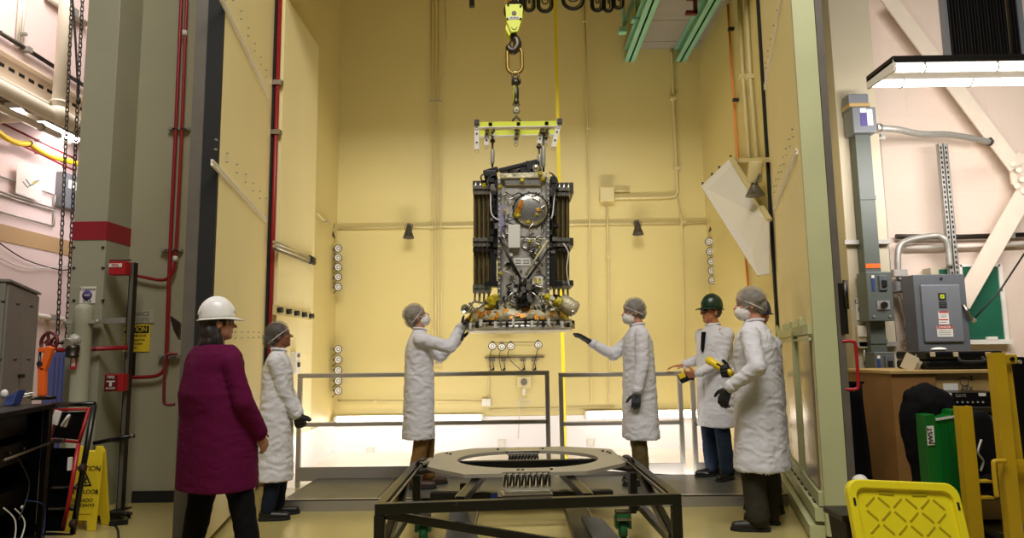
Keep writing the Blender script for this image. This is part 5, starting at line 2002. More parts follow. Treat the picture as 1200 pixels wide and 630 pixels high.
# red sprinkler pipes on the front wall
t = thing('sprinkler_pipe', 'tall red pipe on grey wall curving left to the red alarm bar at the bottom', 'pipe', FW(193, 430, .06), None)
MB().tube(bez([FW(213.5, -25, .06), FW(206, 151, .06), FW(199.5, 290, .06), FW(195, 415, .06), FW(194, 428, .06), FW(189, 437, .06), FW(178, 441, .06), FW(149, 442, .06)], 8), .017, 10).build('pipe_run', M['pipe_red'], t)
for x, y in ((209, 151), (200, 293), (197, 418)):
    MB().beam(FW(x - 11, y, .035), FW(x + 13, y, .035), .05, .025).build('strut_bracket', M['galv'], t)
    for k in (-7, 3):
        MB().torus(FW(x + k + 3, y, .06), (0, 0, 1), .022, .006, 12, 6).build('pipe_clamp', M['dark_steel'], t)
t = thing('sprinkler_pipe', 'second red pipe on grey wall curving left to the fire alarm horn', 'pipe', FW(200, 320, .06), None)
MB().tube(bez([FW(219.5, -25, .06), FW(213, 151, .06), FW(206.5, 285, .06), FW(204, 313, .06), FW(199, 324, .06), FW(189, 328, .06), FW(170, 325, .06), FW(152, 321, .06)], 8), .015, 10).build('pipe_run', M['pipe_red'], t)
MB().cyl(FW(216.5, 36, .06), FW(216.5, 42, .06), .024, n=10).build('coupling', M['sat_white'], t)
MB().cyl(FW(205.5, 300, .06), FW(205, 306, .06), .022, n=10).build('coupling', M['sat_white'], t)
# post with fire devices
pt, pb = at(148, 308, Y=6.1), at(140, 597, z=0)
px_ = pb.x
t = thing('signal_post', 'slim dark steel post carrying the red alarm devices beside the grey column', 'post', (px_, 6.1, 0))
mk('post_grey', '#6c6a60', .45, .3)
MB().bb((px_ - .016, 6.07, 0), (px_ + .02, 6.11, pt.z)).build('post_channel', M['post_grey'], t)
MB().bb((px_ + .02, 6.065, 0), (px_ + .026, 6.12, pt.z)).build('post_lip', M['dark_steel'], t)
MB().bb((px_ - .022, 6.065, 0), (px_ - .016, 6.12, pt.z)).build('post_lip', M['dark_steel'], t)
MB().bb((px_ - .035, 6.02, 0), (px_ + .07, 6.15, .012)).build('foot_plate', M['dark_steel'], t)
MB().beam(at(122.5, 376, Y=6.04), at(147, 375, Y=6.04), .03, .05).build('clamp_arm', M['galv'], t)
MB().bb((px_ - .02, 5.97, .585), (px_ + .022, 6.07, .62)).build('rod_clamp', M['dark_steel'], t)
MB().cyl(at(110, 519, Y=5.975), at(157, 510, Y=5.975), .018, n=10).build('cross_rod', M['black_metal'], t)
MB().cyl(at(154, 510.5, Y=5.975), at(157, 510, Y=5.975), .022, n=10).build('rod_tip', M['steel'], t)
c = at(140.5, 314.5, Y=6.0)
t = thing('fire_alarm', 'red fire alarm horn with white band on top of the slim post', 'alarm', c)
MB().box(c, (.145, .10, .12)).build('alarm_housing', M['red_paint'], t, bevel=.008)
MB().box(c + V((-.01, -.052, .022)), (.115, .008, .035)).build('strobe_lens', M['sat_white'], t, bevel=.01)
text('FIRE', c + V((-.012, -.0575, .022)), .034, M['ink_red'], t)
MB().prism([c + V((-.072, -.05, .06)), c + V((.072, -.05, .06)), c + V((.072, .05, .075)), c + V((-.072, .05, .075))], (0, 0, .012)).build('top_cover', M['red_dark'], t)
c = at(135, 448, Y=6.0)
t = thing('fire_pull_station', 'red fire pull box low on the slim post', 'alarm', c)
MB().box(c + V((0, .02, 0)), (.165, .09, .15)).build('box_body', M['red_paint'], t, bevel=.006)
pl = MB().box(c + V((-.02, -.028, 0)), (.105, .008, .13)).build('front_plate', M['red_dark'], t, bevel=.003)
text('FIRE', c + V((-.02, -.034, .047)), .036, M['sat_white'], pl)
text('ALARM', c + V((-.02, -.034, -.048)), .026, M['sat_white'], pl)
mb = MB()
mb.box(c + V((-.02, -.034, .012)), (.07, .006, .012))
mb.box(c + V((-.02, -.034, -.01)), (.02, .006, .04))
mb.build('pull_handle', M['sat_white'], pl)
# red barrier bar from the standpipe valve to the post
a, b = at(66, 410, Y=5.82), at(150, 407, Y=6.02)
t = thing('valve_bar', 'red and black horizontal bar from the red handwheel valve to the post', 'bar', (a + b) / 2)
MB().cyl(a, b, .020, n=12).build('bar_rod', M['pipe_red'], t)
for u, w_ in ((.32, .05), (.43, .03), (.52, .02)):
    MB().cyl(a + (b - a) * u, a + (b - a) * (u + w_), .0215, n=12).build('black_band', M['black_plastic'], t)
# standpipe with handwheel
ax_ = at(93, 450, Y=5.86)
t = thing('standpipe', 'pale fire standpipe with side valve in front of the grey column', 'pipe', (ax_.x, 5.86, 0))
zt = at(94, 356, Y=5.86).z
MB().lathe((ax_.x, 5.86, 0), (0, 0, 1), [(.085, 0), (.085, .015), (.072, .02), (.072, zt - .20), (.074, zt - .19), (.076, zt - .05), (.06, zt - .015), (.03, zt), (0, zt)], 24).build('riser', M['column_paint'], t)
MB().bb((ax_.x - .13, 5.82, zt - .17), (ax_.x + .13, 5.96, zt - .14)).build('pipe_clamp', M['column_paint'], t)
for k in (-1, 1):
    MB().cyl((ax_.x + k * .12, 5.84, zt - .155), (ax_.x + k * .15, 5.84, zt - .155), .022, n=10).build('clamp_bolt', M['galv'], t)
hv = at(57.5, 401, Y=5.62)
vz = hv.z
MB().lathe((ax_.x - .03, 5.86, vz + .03), V((hv.x + .1, 5.74, vz)) - V((ax_.x - .03, 5.86, vz + .03)), [(.045, 0), (.045, .05), (.06, .055), (.06, .075), (.04, .085), (.036, .15), (.045, .16), (.045, .18)], 18).build('valve_body', M['galv'], t)
MB().cyl((hv.x + .09, 5.72, vz), (hv.x + .03, 5.64, vz), .018, n=10).build('valve_stem', M['dark_steel'], t)
MB().lathe((hv.x + .12, 5.74, vz - .02), (0, 0, -1), [(.05, 0), (.055, .03), (.045, .08), (.05, .085), (.05, .10), (.02, .11)], 14).build('drain_valve', M['dark_steel'], t)
hw = V((-.25, -1, .05)).normalized()
whl = MB().torus(hv, hw, .082, .014, 28, 8).build('handwheel', M['red_dark'], t, 'red handwheel')
s_h, u_h = frame(hw)
for k in range(5):
    a = 2 * PI * k / 5
    MB().beam(hv, hv + (s_h * math.cos(a) + u_h * math.sin(a)) * .08, .02, .012).build('spoke', M['red_dark'], whl)
MB().cyl(hv - hw * .015, hv + hw * .02, .025, n=12).build('hub', M['red_dark'], whl)
c = at(86.5, 419, Y=5.76)
t = thing('hang_tag', 'red and white tag hanging from the valve bar', 'tag', c)
MB().box(c, (.055, .006, .19)).build('tag_plate', M['red_paint'], t, bevel=.002)
MB().box(c + V((0, -.004, -.02)), (.03, .003, .10)).build('tag_insert', M['sat_white'], t)
MB().torus(c + V((0, 0, .105)), (0, 1, 0), .018, .003, 14, 6).build('tag_loop', M['steel'], t)

# wall signs
c = FW(165, 371, .008)
t = thing('sign', 'hand lettered pale clearance sign above the yellow caution sign', 'sign', c)
a, b = FW(143, 378.5), FW(180, 363)
MB().box((c.x - .02, 6.374, c.z), (b.x - a.x, .010, b.z - a.z)).build('sign_board', M['sign_grey'], t, bevel=.002)
text('CLEARANCE', (c.x - .045, 6.368, c.z + .025), .062, M['ink_grey'], t, wide=.72)
text('3.7M (12FT)', (c.x - .030, 6.368, c.z - .035), .062, M['ink_grey'], t, wide=.72)
a, b = FW(136, 412.5), FW(177, 380)
c = (a + b) / 2
t = thing('sign', 'yellow and black CAUTION fire door sign on grey wall partly behind the post', 'sign', c)
MB().box((c.x, 6.374, c.z), (b.x - a.x, .010, b.z - a.z)).build('sign_board', M['caution_yellow'], t, bevel=.003)
MB().box((c.x, 6.3675, b.z - .045), (b.x - a.x - .02, .004, .068)).build('header', M['ink_black'], t, bevel=.002)
text('CAUTION', (c.x, 6.364, b.z - .046), .068, M['caution_yellow'], t, wide=.85)
text('AUTOMATIC FIRE DOOR', (c.x, 6.368, b.z - .105), .036, M['ink_black'], t, wide=.62)
text('KEEP CLEAR, PUSH BUTTON', (c.x, 6.368, b.z - .145), .026, M['ink_black'], t, wide=.68)
text('DOES OPERATE DOOR', (c.x, 6.368, b.z - .18), .026, M['ink_black'], t, wide=.68)
text('IN EMERGENCY', (c.x - .02, 6.368, b.z - .215), .026, M['ink_black'], t, wide=.68)
a, b = FW(152, 440), FW(157, 413)
t = thing('mounting_strip', 'narrow black strip with two bolts on the grey wall under the caution sign', 'strip', (a.x, 6.37, a.z))
MB().bb((a.x, 6.36, a.z), (b.x + .02, 6.379, b.z)).build('strip_plate', M['black_metal'], t)
for z in (.05, .17):
    MB().cyl(((a.x + b.x) / 2 + .01, 6.361, a.z + z), ((a.x + b.x) / 2 + .01, 6.35, a.z + z), .010, n=8).build('bolt', M['galv'], t)


def notice(xa, ya, xb, yb, Y, label):
    a, b = at(xa, yb, Y=Y), at(xb, ya, Y=Y)
    c = (a + b) / 2
    w_, h_ = b.x - a.x, b.z - a.z
    t = thing('notice', label, 'sign', c)
    MB().box((c.x, Y - .004, c.z), (w_, .006, h_)).build('notice_sheet', M['sign_white'], t)
    text('Common', (c.x, Y - .0075, c.z + h_ * .34), h_ * .27, M['ink_black'], t, wide=.9)
    d_ = MB().lathe((c.x - w_ * .03, Y - .007, c.z - h_ * .02), (0, -1, 0), [(h_ * .3, 0), (h_ * .3, .001), (0, .001)], 28).build('notice_disc', M['ink_purple'], t)
    text('AREA', (c.x - w_ * .03, Y - .009, c.z - h_ * .02), h_ * .14, M['sign_white'], d_)
    text('CYLA', (c.x, Y - .0095, c.z - h_ * .37), h_ * .22, M['ink_black'], t, wide=.9)
    return t


notice(93.5, 335.5, 113, 355.5, 6.0, 'white notice with purple disc on the grey left column')
# second short pipe run by the door handle is part of the door; the low cables on the floor
q = at(139, 603, z=0)
t = thing('cable_bundle', 'black cable bundle and power strip on the floor at the foot of the slim post', 'cables', q)
for i in range(6):
    r_ = random.Random(i)
    pts = [(q.x + .02 + .15 * math.cos(k * .7 + i) * (1 + .2 * i / 6), q.y - .14 - .02 * i + .05 * math.sin(k * .7 + i * 2), .012 + .012 * i + .01 * abs(math.sin(k))) for k in range(9)]
    MB().tube(bez(pts, 5), .011, 6).build('cable_coil', M['cable_black'], t)
MB().tube(bez([(q.x - .05, q.y - .12, .02), at(131, 612, z=.01), at(138, 620, z=.01), at(139, 640, z=.01)], 8), .008, 6).build('cord', M['cable_black'], t)
MB().beam(at(128, 613, z=.02), at(150, 611, z=.02), .03, .03).build('power_strip', M['black_plastic'], t)

# wet floor sign
q = at(101, 622, z=0)
fy = q.y
zt = at(101, 523, Y=fy + .07).z
xl, xr = at(71, 610, Y=fy).x, at(112, 610, Y=fy).x
t = thing('wet_floor_sign', 'yellow folding wet floor sign standing behind the black and red hand truck', 'sign', ((xl + xr) / 2, fy + .1, 0))
tp = .11
for s, nm_ in ((-1, 'front_leaf'), (1, 'rear_leaf')):
    y0 = fy if s < 0 else fy + .20
    y1 = fy + .085 if s < 0 else fy + .115
    w0, w1 = (xr - xl) / 2, (xr - xl) / 2 * .86
    xc = (xl + xr) / 2
    P4 = lambda u, v: V((xc + u * (w0 + (w1 - w0) * v), y0 + (y1 - y0) * v, zt * v))
    pts = [P4(-1, 0), P4(-.52, 0), P4(-.45, .12), P4(.45, .12), P4(.52, 0), P4(1, 0), P4(.98, .93), P4(.8, 1), P4(.42, 1), P4(.40, .94), P4(-.40, .94), P4(-.42, 1), P4(-.8, 1), P4(-.98, .93)]
    lf = MB().prism(pts, (0, -.018 * s, 0)).build(nm_, M['yellow_sign'], t, bevel=.004)
    if s < 0:
        up_ = (P4(0, 1) - P4(0, 0)).normalized()
        nr = V((1, 0, 0)).cross(up_)
        nr = nr if nr.y < 0 else -nr
        pn = MB().prism([P4(-.7, .2) + nr * .001, P4(.7, .2) + nr * .001, P4(.7, .82) + nr * .001, P4(-.7, .82) + nr * .001], nr * .004).build('raised_panel', M['yellow_sign'], lf)
        for s_t, v, sz in (('CAUTION', .73, .052), ('WET FLOOR', .455, .044), ('CUIDADO', .355, .038), ('PISO MOJADO', .30, .032)):
            text(s_t, P4(0, v) + nr * .006, sz, M['ink_black'], pn, nrm=nr, up=up_)
        c = P4(0, .585) + nr * .006
        R3 = lambda a_, r_: c + V((1, 0, 0)) * r_ * math.cos(a_) + up_ * r_ * math.sin(a_)
        o3 = [R3(R(90 + 120 * k), .075) for k in range(3)]
        i3 = [R3(R(90 + 120 * k), .055) for k in range(3)]
        MB().ring_plate(o3, i3, nr * .002).build('warning_triangle', M['ink_black'], pn)
        mb = MB()
        F2 = lambda u, v: c + V((u, 0, 0)) + up_ * v
        mb.tube([F2(-.018, -.02), F2(-.004, .005), F2(.008, .018)], .007, 6)
        mb.tube([F2(-.004, .005), F2(.012, -.012), F2(.026, -.016)], .006, 6)
        mb.tube([F2(.004, .012), F2(.02, .010)], .005, 6)
        mb.ell(F2(.013, .027), .008, None, 8, 6)
        mb.build('slipping_figure', M['ink_black'], pn)
MB().cyl(V((xl + .06, fy + .10, zt * .93)), V((xr - .06, fy + .10, zt * .93)), .012, n=10).build('hinge_rod', M['yellow_sign'], t)

# red and black hand truck leaning against the rack
t = thing('hand_truck', 'black hand truck with red frame leaning beside the dark equipment rack', 'hand truck', at(84, 626, z=0))
Yt, Yb_ = 5.05, 4.95
T_ = lambda x, y, d=0.: at(x, y, Y=Yt + (Yb_ - Yt) * (y - 472) / 155 + d)
MB().tube([T_(110.5, 474), T_(98, 545), T_(85, 626)], .020, 8).build('side_rail', M['black_metal'], t)
MB().tube([T_(64, 474.5, .1), T_(58, 545, .1), T_(50, 626, .1)], .020, 8).build('side_rail', M['black_metal'], t)
MB().tube([T_(62, 474, .05), T_(111, 473)], .018, 8).build('top_bar', M['black_metal'], t)
mb = MB()
fr4 = [T_(65, 480, .06), T_(104, 479), T_(93, 518), T_(58, 514, .06)]
mb.tube(fr4, .014, 6, True)
mb.build('red_frame', M['red_paint'], t)
MB().prism([T_(70, 483, .05), T_(100, 482, .03), T_(90, 515, .03), T_(62, 512, .05)], (0, .02, 0)).build('back_plate', M['black_gloss'], t)
MB().tube([T_(92, 520), T_(83, 575), T_(74, 620)], .014, 6).build('red_frame', M['red_paint'], t)
for y, x0, x1 in ((571, 62, 95), (596, 58, 91)):
    MB().tube([T_(x0, y, .06), T_(x1, y)], .013, 6).build('cross_bar', M['black_metal'], t)
MB().prism([T_(60, 525, .08), T_(88, 525, .06), T_(74, 622, .06), T_(40, 622, .08)], (0, .015, 0)).build('back_plate', M['black_void'], t)
for x, y in ((97, 548), (86, 613)):
    w_ = MB().lathe(T_(x, y, -.03), (1, -.2, 0), [(.01, -.015), (.024, -.015), (.03, -.01), (.03, .01), (.024, .015), (.01, .015)], 18).build('wheel', M['rubber'], t)
    MB().cyl(T_(x - 2, y, -.035), T_(x + 2, y, -.035), .02, n=10).build('wheel_hub', M['red_dark'], w_)
MB().prism([T_(56, 625, .0), T_(86, 627, .0), T_(86, 627, -.14), T_(50, 627, -.14)], (0, 0, .012)).build('toe_plate', M['black_metal'], t)
MB().box(T_(66, 489, -.02), (.05, .012, .10), Matrix.Rotation(R(15), 3, 'Y')).build('paper_label', M['paper'], t)
MB().tube(bez([T_(72, 499, -.03), T_(78, 490, -.05), T_(81, 487, -.03), T_(76, 500, -.02)], 5), .010, 6).build('spring_clip', M['sat_white'], t)
MB().box(T_(69, 516, -.02), (.08, .03, .03)).build('latch', M['steel'], t, bevel=.004)
MB().box(T_(82, 543, -.0), (.018, .03, .09)).build('paper_label', M['paper'], t)

# dark equipment rack
r0, r1 = V((-3.322, 4.90, 0)), V((-3.08, 4.05, 0))
rd = (r1 - r0).normalized()
rn = V((-rd.y, rd.x, 0))
rn = rn if rn.x < 0 else -rn
RZ = .985
t = thing('equipment_rack', 'low black open equipment rack with cables at the left edge', 'rack', (r0 + r1) / 2 + rn * .35)
D_ = rn * .7
for p in (r0, r1, r0 + D_, r1 + D_):
    MB().beam(p + V((0, 0, .05)) + rn * .0, p + V((0, 0, RZ - .03)), .04, .04).build('rack_post', M['dark_steel'], t)
MB().prism([r0 - rd * .04 - rn * .03, r1 + rd * .04 - rn * .03, r1 + rd * .04 + D_ + rn * .03, r0 - rd * .04 + D_ + rn * .03], (0, 0, .035)).build('rack_top', M['dark_rack'], t, bevel=.006)
COL.objects[-1].location.z += RZ - .035
MB().prism([r0, r1, r1 + D_, r0 + D_], (0, 0, .04)).build('rack_base', M['dark_rack'], t)
COL.objects[-1].location.z += .05
MB().prism([r0 + D_ * .95, r1 + D_ * .95, r1 + D_, r0 + D_], (0, 0, RZ - .1)).build('rack_back', M['black_void'], t)
COL.objects[-1].location.z += .06
MB().prism([r0 + rn * .03, r0 + D_, r0 + D_ + rd * .01, r0 + rd * .01 + rn * .03], (0, 0, RZ - .1)).build('rack_side', M['black_void'], t)
COL.objects[-1].location.z += .06
MB().prism([r1 + rn * .03, r1 + D_, r1 + D_ - rd * .01, r1 - rd * .01 + rn * .03], (0, 0, RZ - .1)).build('rack_side', M['black_void'], t)
COL.objects[-1].location.z += .06
for z in (.32, .62, .80):
    u = MB().prism([r0 + rn * .08 + rd * .05, r1 + rn * .08 - rd * .05, r1 + rn * .6 - rd * .05, r0 + rn * .6 + rd * .05], (0, 0, .13)).build('rack_unit', M['black_gloss'], t, bevel=.004)
    u.location.z += z
    for k in range(3):
        c = r0 + rd * (.15 + .22 * k + z * .1) + rn * .075
        MB().cyl(V((c.x, c.y, z + .06)), V((c.x, c.y, z + .06)) - rn * .015, .010, n=8).build('knob', M['dark_steel'], u)
mb = MB()
a = at(0, 520, Y=4.15)
for i, (m_, pts) in enumerate((('cable_white', [r0 + rd * .62 + V((0, 0, .40)), r0 + rd * .55 + V((.05, 0, .30)), r0 + rd * .60 + V((.06, 0, .14)), r0 + rd * .75 + V((.04, 0, .06))]),
                               ('cable_white', [r0 + rd * .45 + V((0, 0, .36)), r0 + rd * .40 + V((.05, 0, .25)), r0 + rd * .55 + V((.05, 0, .08))]),
                               ('cable_blue', [r0 + rd * .30 + V((0, 0, .38)), r0 + rd * .12 + V((.05, 0, .32)), r0 + rd * .06 + V((.05, 0, .2)), r0 + rd * .10 + V((.05, 0, .06))]),
                               ('cable_black', [r0 + rd * .5 + V((0, 0, .7)), r0 + rd * .4 + V((.06, 0, .5)), r0 + rd * .5 + V((.05, 0, .3))]))):
    MB().tube(bez(pts, 8), .0045, 6).build('cable', M[m_], t)
c = r0 + rd * .5 + V((.02, 0, .70))
MB().tube([r0 + rd * .75 + V((.0, 0, .70)) - rn * .03, r0 + rd * .02 + V((0, 0, .715)) - rn * .03], .008, 6).build('slide_rail', M['steel'], t)
MB().ell(r0 + rd * .42 + V((0, 0, .36)) - rn * .03, .012, None, 8, 6).build('indicator', M['sat_white'], t)
# on the rack
q = at(10, 474, z=RZ + .005)
t = thing('label_dispenser', 'blue and white box on the far left end of the black rack', 'box', q)
MB().prism([q + V((-.02, -.04, 0)), q + V((.06, -.05, 0)), q + V((.06, .0, .1)), q + V((-.02, .01, .06))], (0, .08, 0)).build('box_body', M['cable_blue'], t, bevel=.005)
MB().ell(q + V((-.02, -.02, .075)), (.024, .022, .03)).build('paper_roll', M['paper'], t)
q = at(24, 470, z=RZ + .005)
t = thing('paper_stack', 'crumpled white papers lying on the black rack', 'papers', q)
for i in range(4):
    r_ = random.Random(i + 9)
    m_ = MB()
    rows = []
    for u in range(5):
        rows.append([q + Matrix.Rotation(i * .35, 3, 'Z') @ V(((u - 2) * .035, (v - 2) * .03, .006 + .012 * i + .010 * r_.random() + .006 * abs(u - 2))) for v in range(5)])
    vs_ = [p for r in rows for p in r] + [p + V((0, 0, .002)) for r in rows for p in r]
    fs_ = []
    for u in range(4):
        for v in range(4):
            a = u * 5 + v
            fs_ += [(a, a + 1, a + 6, a + 5), (25 + a, 25 + a + 5, 25 + a + 6, 25 + a + 1)]
    m_.add(vs_, fs_)
    m_.build('sheet', M['paper'], t)
# orange arm standing on the rack
q = at(51, 468, z=RZ + .002)
qY = q.y
t = thing('work_lamp_arm', 'orange angled stand arm on a black plate at the end of the rack', 'stand', q)
O_ = lambda x, y: at(x, y, Y=qY)
MB().box(q + V((0, 0, .012)), (.13, .11, .024)).build('base_plate', M['black_metal'], t, bevel=.004)
MB().beam(O_(49.5, 464), O_(50, 430), .055, .045, V((0, 1, 0))).build('lower_arm', M['orange_paint'], t, bevel=.008)
MB().beam(O_(50, 434), O_(60, 406), .055, .045, V((0, 1, 0))).build('upper_arm', M['orange_paint'], t, bevel=.008)
MB().beam(O_(46, 410), O_(60, 409), .035, .04, V((0, 1, 0))).build('top_arm', M['orange_paint'], t, bevel=.006)
MB().cyl(O_(49, 426) - V((0, .03, 0)), O_(49, 426) + V((0, .03, 0)), .022, n=14).build('pivot_bolt', M['dark_steel'], t)
MB().tube([O_(47, 412), O_(45.5, 430), O_(47, 440)], .010, 8).build('gas_spring', M['black_metal'], t)

# tall grey cabinet
c1, c0 = V((-4.80, 6.80, 0)), V((-4.22, 5.60, 0))
cd = (c0 - c1).normalized()
cn = V((-cd.y, cd.x, 0))
cn = cn if cn.x < 0 else -cn
L_ = (c0 - c1).length
t = thing('storage_cabinet', 'tall grey two door steel cabinet at the left edge of the hall', 'cabinet', (c0 + c1) / 2 + cn * .25)
MB().prism([c1 + V((0, 0, .06)), c0 + V((0, 0, .06)), c0 + cn * .5 + V((0, 0, .06)), c1 + cn * .5 + V((0, 0, .06))], (0, 0, 1.88)).build('cabinet_body', M['cabinet_grey'], t, bevel=.006)
MB().prism([c1 - cd * .015 - cn * .03, c0 + cd * .015 - cn * .03, c0 + cd * .015 + cn * .5, c1 - cd * .015 + cn * .5], (0, 0, .02)).build('cabinet_top', M['cabinet_grey'], t)
COL.objects[-1].location.z += 1.94
MB().prism([c1 + cn * .03, c0 + cn * .03, c0 + cn * .47, c1 + cn * .47], (0, 0, .06)).build('plinth', M['black_metal'], t)
for k in (0, 1):
    a, b = c1 + cd * (L_ * (.01 + .5 * k)), c1 + cd * (L_ * (.49 + .5 * k))
    d_ = MB().prism([V((p.x, p.y, .08)) for p in (a, b, b - cn * .02, a - cn * .02)], (0, 0, 1.84)).build('cabinet_door', M['cabinet_grey'], t, bevel=.004)
    h = c1 + cd * (L_ * (.46 if k == 0 else .54)) - cn * .03
    MB().box(V((h.x, h.y, 1.15)), (.04, .03, .035)).build('door_handle', M['dark_steel'], d_, bevel=.005)

# hoist chains
LK = None


def chain(p0, p1, name, label, group, link=.046, r=.0055, m='dark_steel', sag=0.):
    global LK
    p0, p1 = V(p0), V(p1)
    t = thing(name, label, 'chain', p1, group)
    n_ = int((p1 - p0).length / link)
    d = (p1 - p0).normalized()
    for i in range(n_):
        u = (i + .5) / n_
        c = p0 + (p1 - p0) * u
        s_, u_ = frame(d)
        side = s_ if i % 2 == 0 else u_
        hl, hw_ = link * .62, link * .30
        pts = []
        for k in range(12):
            a = 2 * PI * k / 12
            x = hw_ * math.cos(a)
            y = (hl - hw_) * (1 if math.sin(a) >= 0 else -1) + hw_ * math.sin(a)
            pts.append(c + side * x + d * y)
        MB().tube(pts, r, 5, True).build('link', M[m], t)
    return t


HY = 6.25
chain(at(84.5, -8, Y=HY), at(67.5, 392, Y=HY), 'hoist_chain', 'dark hoist chain hanging left of the column, left strand', 'hoist chain strands left of the column')
chain(at(97, -8, Y=HY), at(78, 396, Y=HY), 'hoist_chain', 'dark hoist chain hanging left of the column, right strand nearest it', 'hoist chain strands left of the column')
t = thing('hoist_cable', 'thin dark cable hanging slanted between the two hoist chain strands', 'cable', at(94, 118, Y=HY))
MB().tube(bez([at(84, -10, Y=HY), at(88, 40, Y=HY), at(92, 118, Y=HY)], 6), .010, 6).build('cable', M['cable_black'], t)
MB().ell(at(92, 118, Y=HY), (.02, .02, .04)).build('cable_weight', M['dark_steel'], t)

# blue steel cabinet far behind the valve
a, b = at(58, 470, Y=8.2), at(78, 412, Y=8.2)
t = thing('locker', 'blue steel slotted upright far behind the red handwheel', 'locker', (a.x, 8.3, 0))
MB().bb((a.x - .1, 8.2, 0), (b.x + .06, 8.6, b.z)).build('locker_body', M['blue_steel'], t, bevel=.006)
for k in range(5):
    MB().bb((a.x + .02 + k * .05, 8.19, .2), (a.x + .035 + k * .05, 8.2, b.z - .06)).build('rib', M['blue_steel'], t)

# ---- on and above the far wall
t = thing('fluorescent_fixture', 'slanted glowing fluorescent fixture on the far left wall', 'light', LW(52, 150, .5))
a, b = LW(14, 131, .55), LW(96, 164, .55)
a.z = b.z = (a.z + b.z) / 2
MB().beam(a + V((0, 0, .05)), b + V((0, 0, .05)), .20, .07).build('housing', M['white_paint'], t, bevel=.006)
for k in (-.05, .05):
    MB().cyl(a + V((k, .03, .0)), b + V((k, -.03, .0)), .022, n=10).build('tube', M['tube_hall'], t)
mb = MB()
for s in (-1, 1):
    mb.prism([a + V((s * .10, 0, .03)), b + V((s * .10, 0, .03)), b + V((s * .15, 0, -.03)), a + V((s * .15, 0, -.03))], (s * .006, 0, 0))
mb.build('reflector', M['sat_white'], t)
for u in (.15, .85):
    q = a + (b - a) * u
    MB().cyl(q + V((0, 0, .08)), q + V((0, 0, .42)), .008, n=6).build('hanger_rod', M['dark_steel'], t)

# mezzanine deck with channel beam
m0 = at(0, 62, X=-5.75)
m1 = at(66, 112, X=-5.75)
mz = (at(30, 92, X=-5.75)).z
t = thing('mezzanine', 'pale steel mezzanine deck with channel beam along the far left wall', 'platform', (-5.9, 9, mz - .2))
y0_, y1_ = 6.6, 10.4
MB().bb((-5.76, y0_, mz - .24), (-5.74, y1_, mz + .12)).build('beam_web', M['hall_wall'], t)
MB().bb((-5.76, y0_, mz + .10), (-5.64, y1_, mz + .12)).build('beam_flange', M['hall_wall'], t)
MB().bb((-5.76, y0_, mz - .24), (-5.58, y1_, mz - .215)).build('beam_flange', M['white_paint'], t)
mb = MB()
for i in range(int((y1_ - y0_) / .13)):
    y = y0_ + i * .13
    mb.bb((-6.49, y, mz - .10), (-5.76, y + .07, mz - .06))
    mb.bb((-6.49, y + .06, mz - .06), (-5.76, y + .14, mz - .02))
mb.build('corrugated_deck', M['deck_grey'], t)
mb = MB()
for i in range(int((y1_ - y0_) / .16)):
    mb.bb((-5.74, y0_ + i * .16, mz - .02), (-5.735, y0_ + i * .16 + .09, mz + .02))
mb.build('slot_row', M['ink_black'], t)
P_ = lambda x, y, X=-5.5: at(x, y, X=X)
za = P_(40, 118).z
t = thing('drain_pipe', 'thick pale pipe with vertical stack under the mezzanine at far left', 'pipe', (-5.5, 8, za))
MB().tube(bez([(-5.55, 6.4, za - .02), (-5.55, 8.2, za - .02), (P_(72, 113).x, P_(72, 113).y - .06, za)], 8), .085, 14).build('pipe_run', M['pipe_white'], t)
q = P_(70, 113)
MB().ell((q.x, q.y, za), (.11, .11, .11)).build('elbow', M['pipe_white'], t)
MB().cyl((q.x, q.y, za), (q.x, q.y, za + 3.2), .078, n=16).build('stack', M['pipe_white'], t)
MB().tube([(-5.55, q.y, za), (-6.4, q.y + .1, za)], .08, 12).build('branch', M['pipe_white'], t)
MB().torus((q.x, q.y, za + .14), (0, 0, 1), .085, .015, 20, 6).build('collar', M['pipe_white'], t)
t = thing('drain_pipe', 'thinner pale pipe running just below the thick one at far left', 'pipe', (-5.75, 8, za - .2))
MB().tube([(-5.75, 6.4, za - .14), (-5.75, q.y + .4, za - .14)], .04, 10).build('pipe_run', M['pipe_white'], t)
MB().torus((-5.75, 8.0, za - .14), (0, 1, 0), .045, .01, 14, 6).build('pipe_clamp', M['galv'], t)
t = thing('hose', 'black hose lying under the mezzanine deck at far left', 'hose', (-5.9, 7.6, mz - .2))
MB().tube(bez([(-5.85, 7.0, mz - .22), (-5.85, 7.6, mz - .16), (-5.9, 8.1, mz - .20), (-5.95, 8.6, mz - .14)], 8), .03, 8).build('hose_run', M['cable_black'], t)
MB().torus((-5.85, 7.6, mz - .16), (0, 1, 0), .034, .008, 12, 6).build('hose_clip', M['galv'], t)
# conduits on the upper wall
for i, (x0, x1) in enumerate(((22.5, 22), (25, 24.5), (28, 28))):
    w_ = ('left', 'middle', 'right')[i]
    a, b = LW(x0, -30, .04), LW(x1, 58, .04)
    b.y = a.y = (a.y + b.y) / 2
    conduit('conduit', [a, b], .016, 'pipe_white', 'pale vertical conduit on the upper far wall, %s of three' % w_, clips=[LW(x0, 40, .03)], group='vertical conduits on the upper far wall')
conduit('conduit', [LW(0, 38, .06), LW(98, 100, .06)], .03, 'dark_steel', 'dark conduit running along the upper far wall above the mezzanine', clips=[LW(30, 58, .06)])
conduit('conduit', [LW(55, -5, .06), LW(100, 28, .06)], .05, 'pipe_white', 'pale duct at the very top of the far wall behind the chains', clips=[LW(80, 14, .06)])
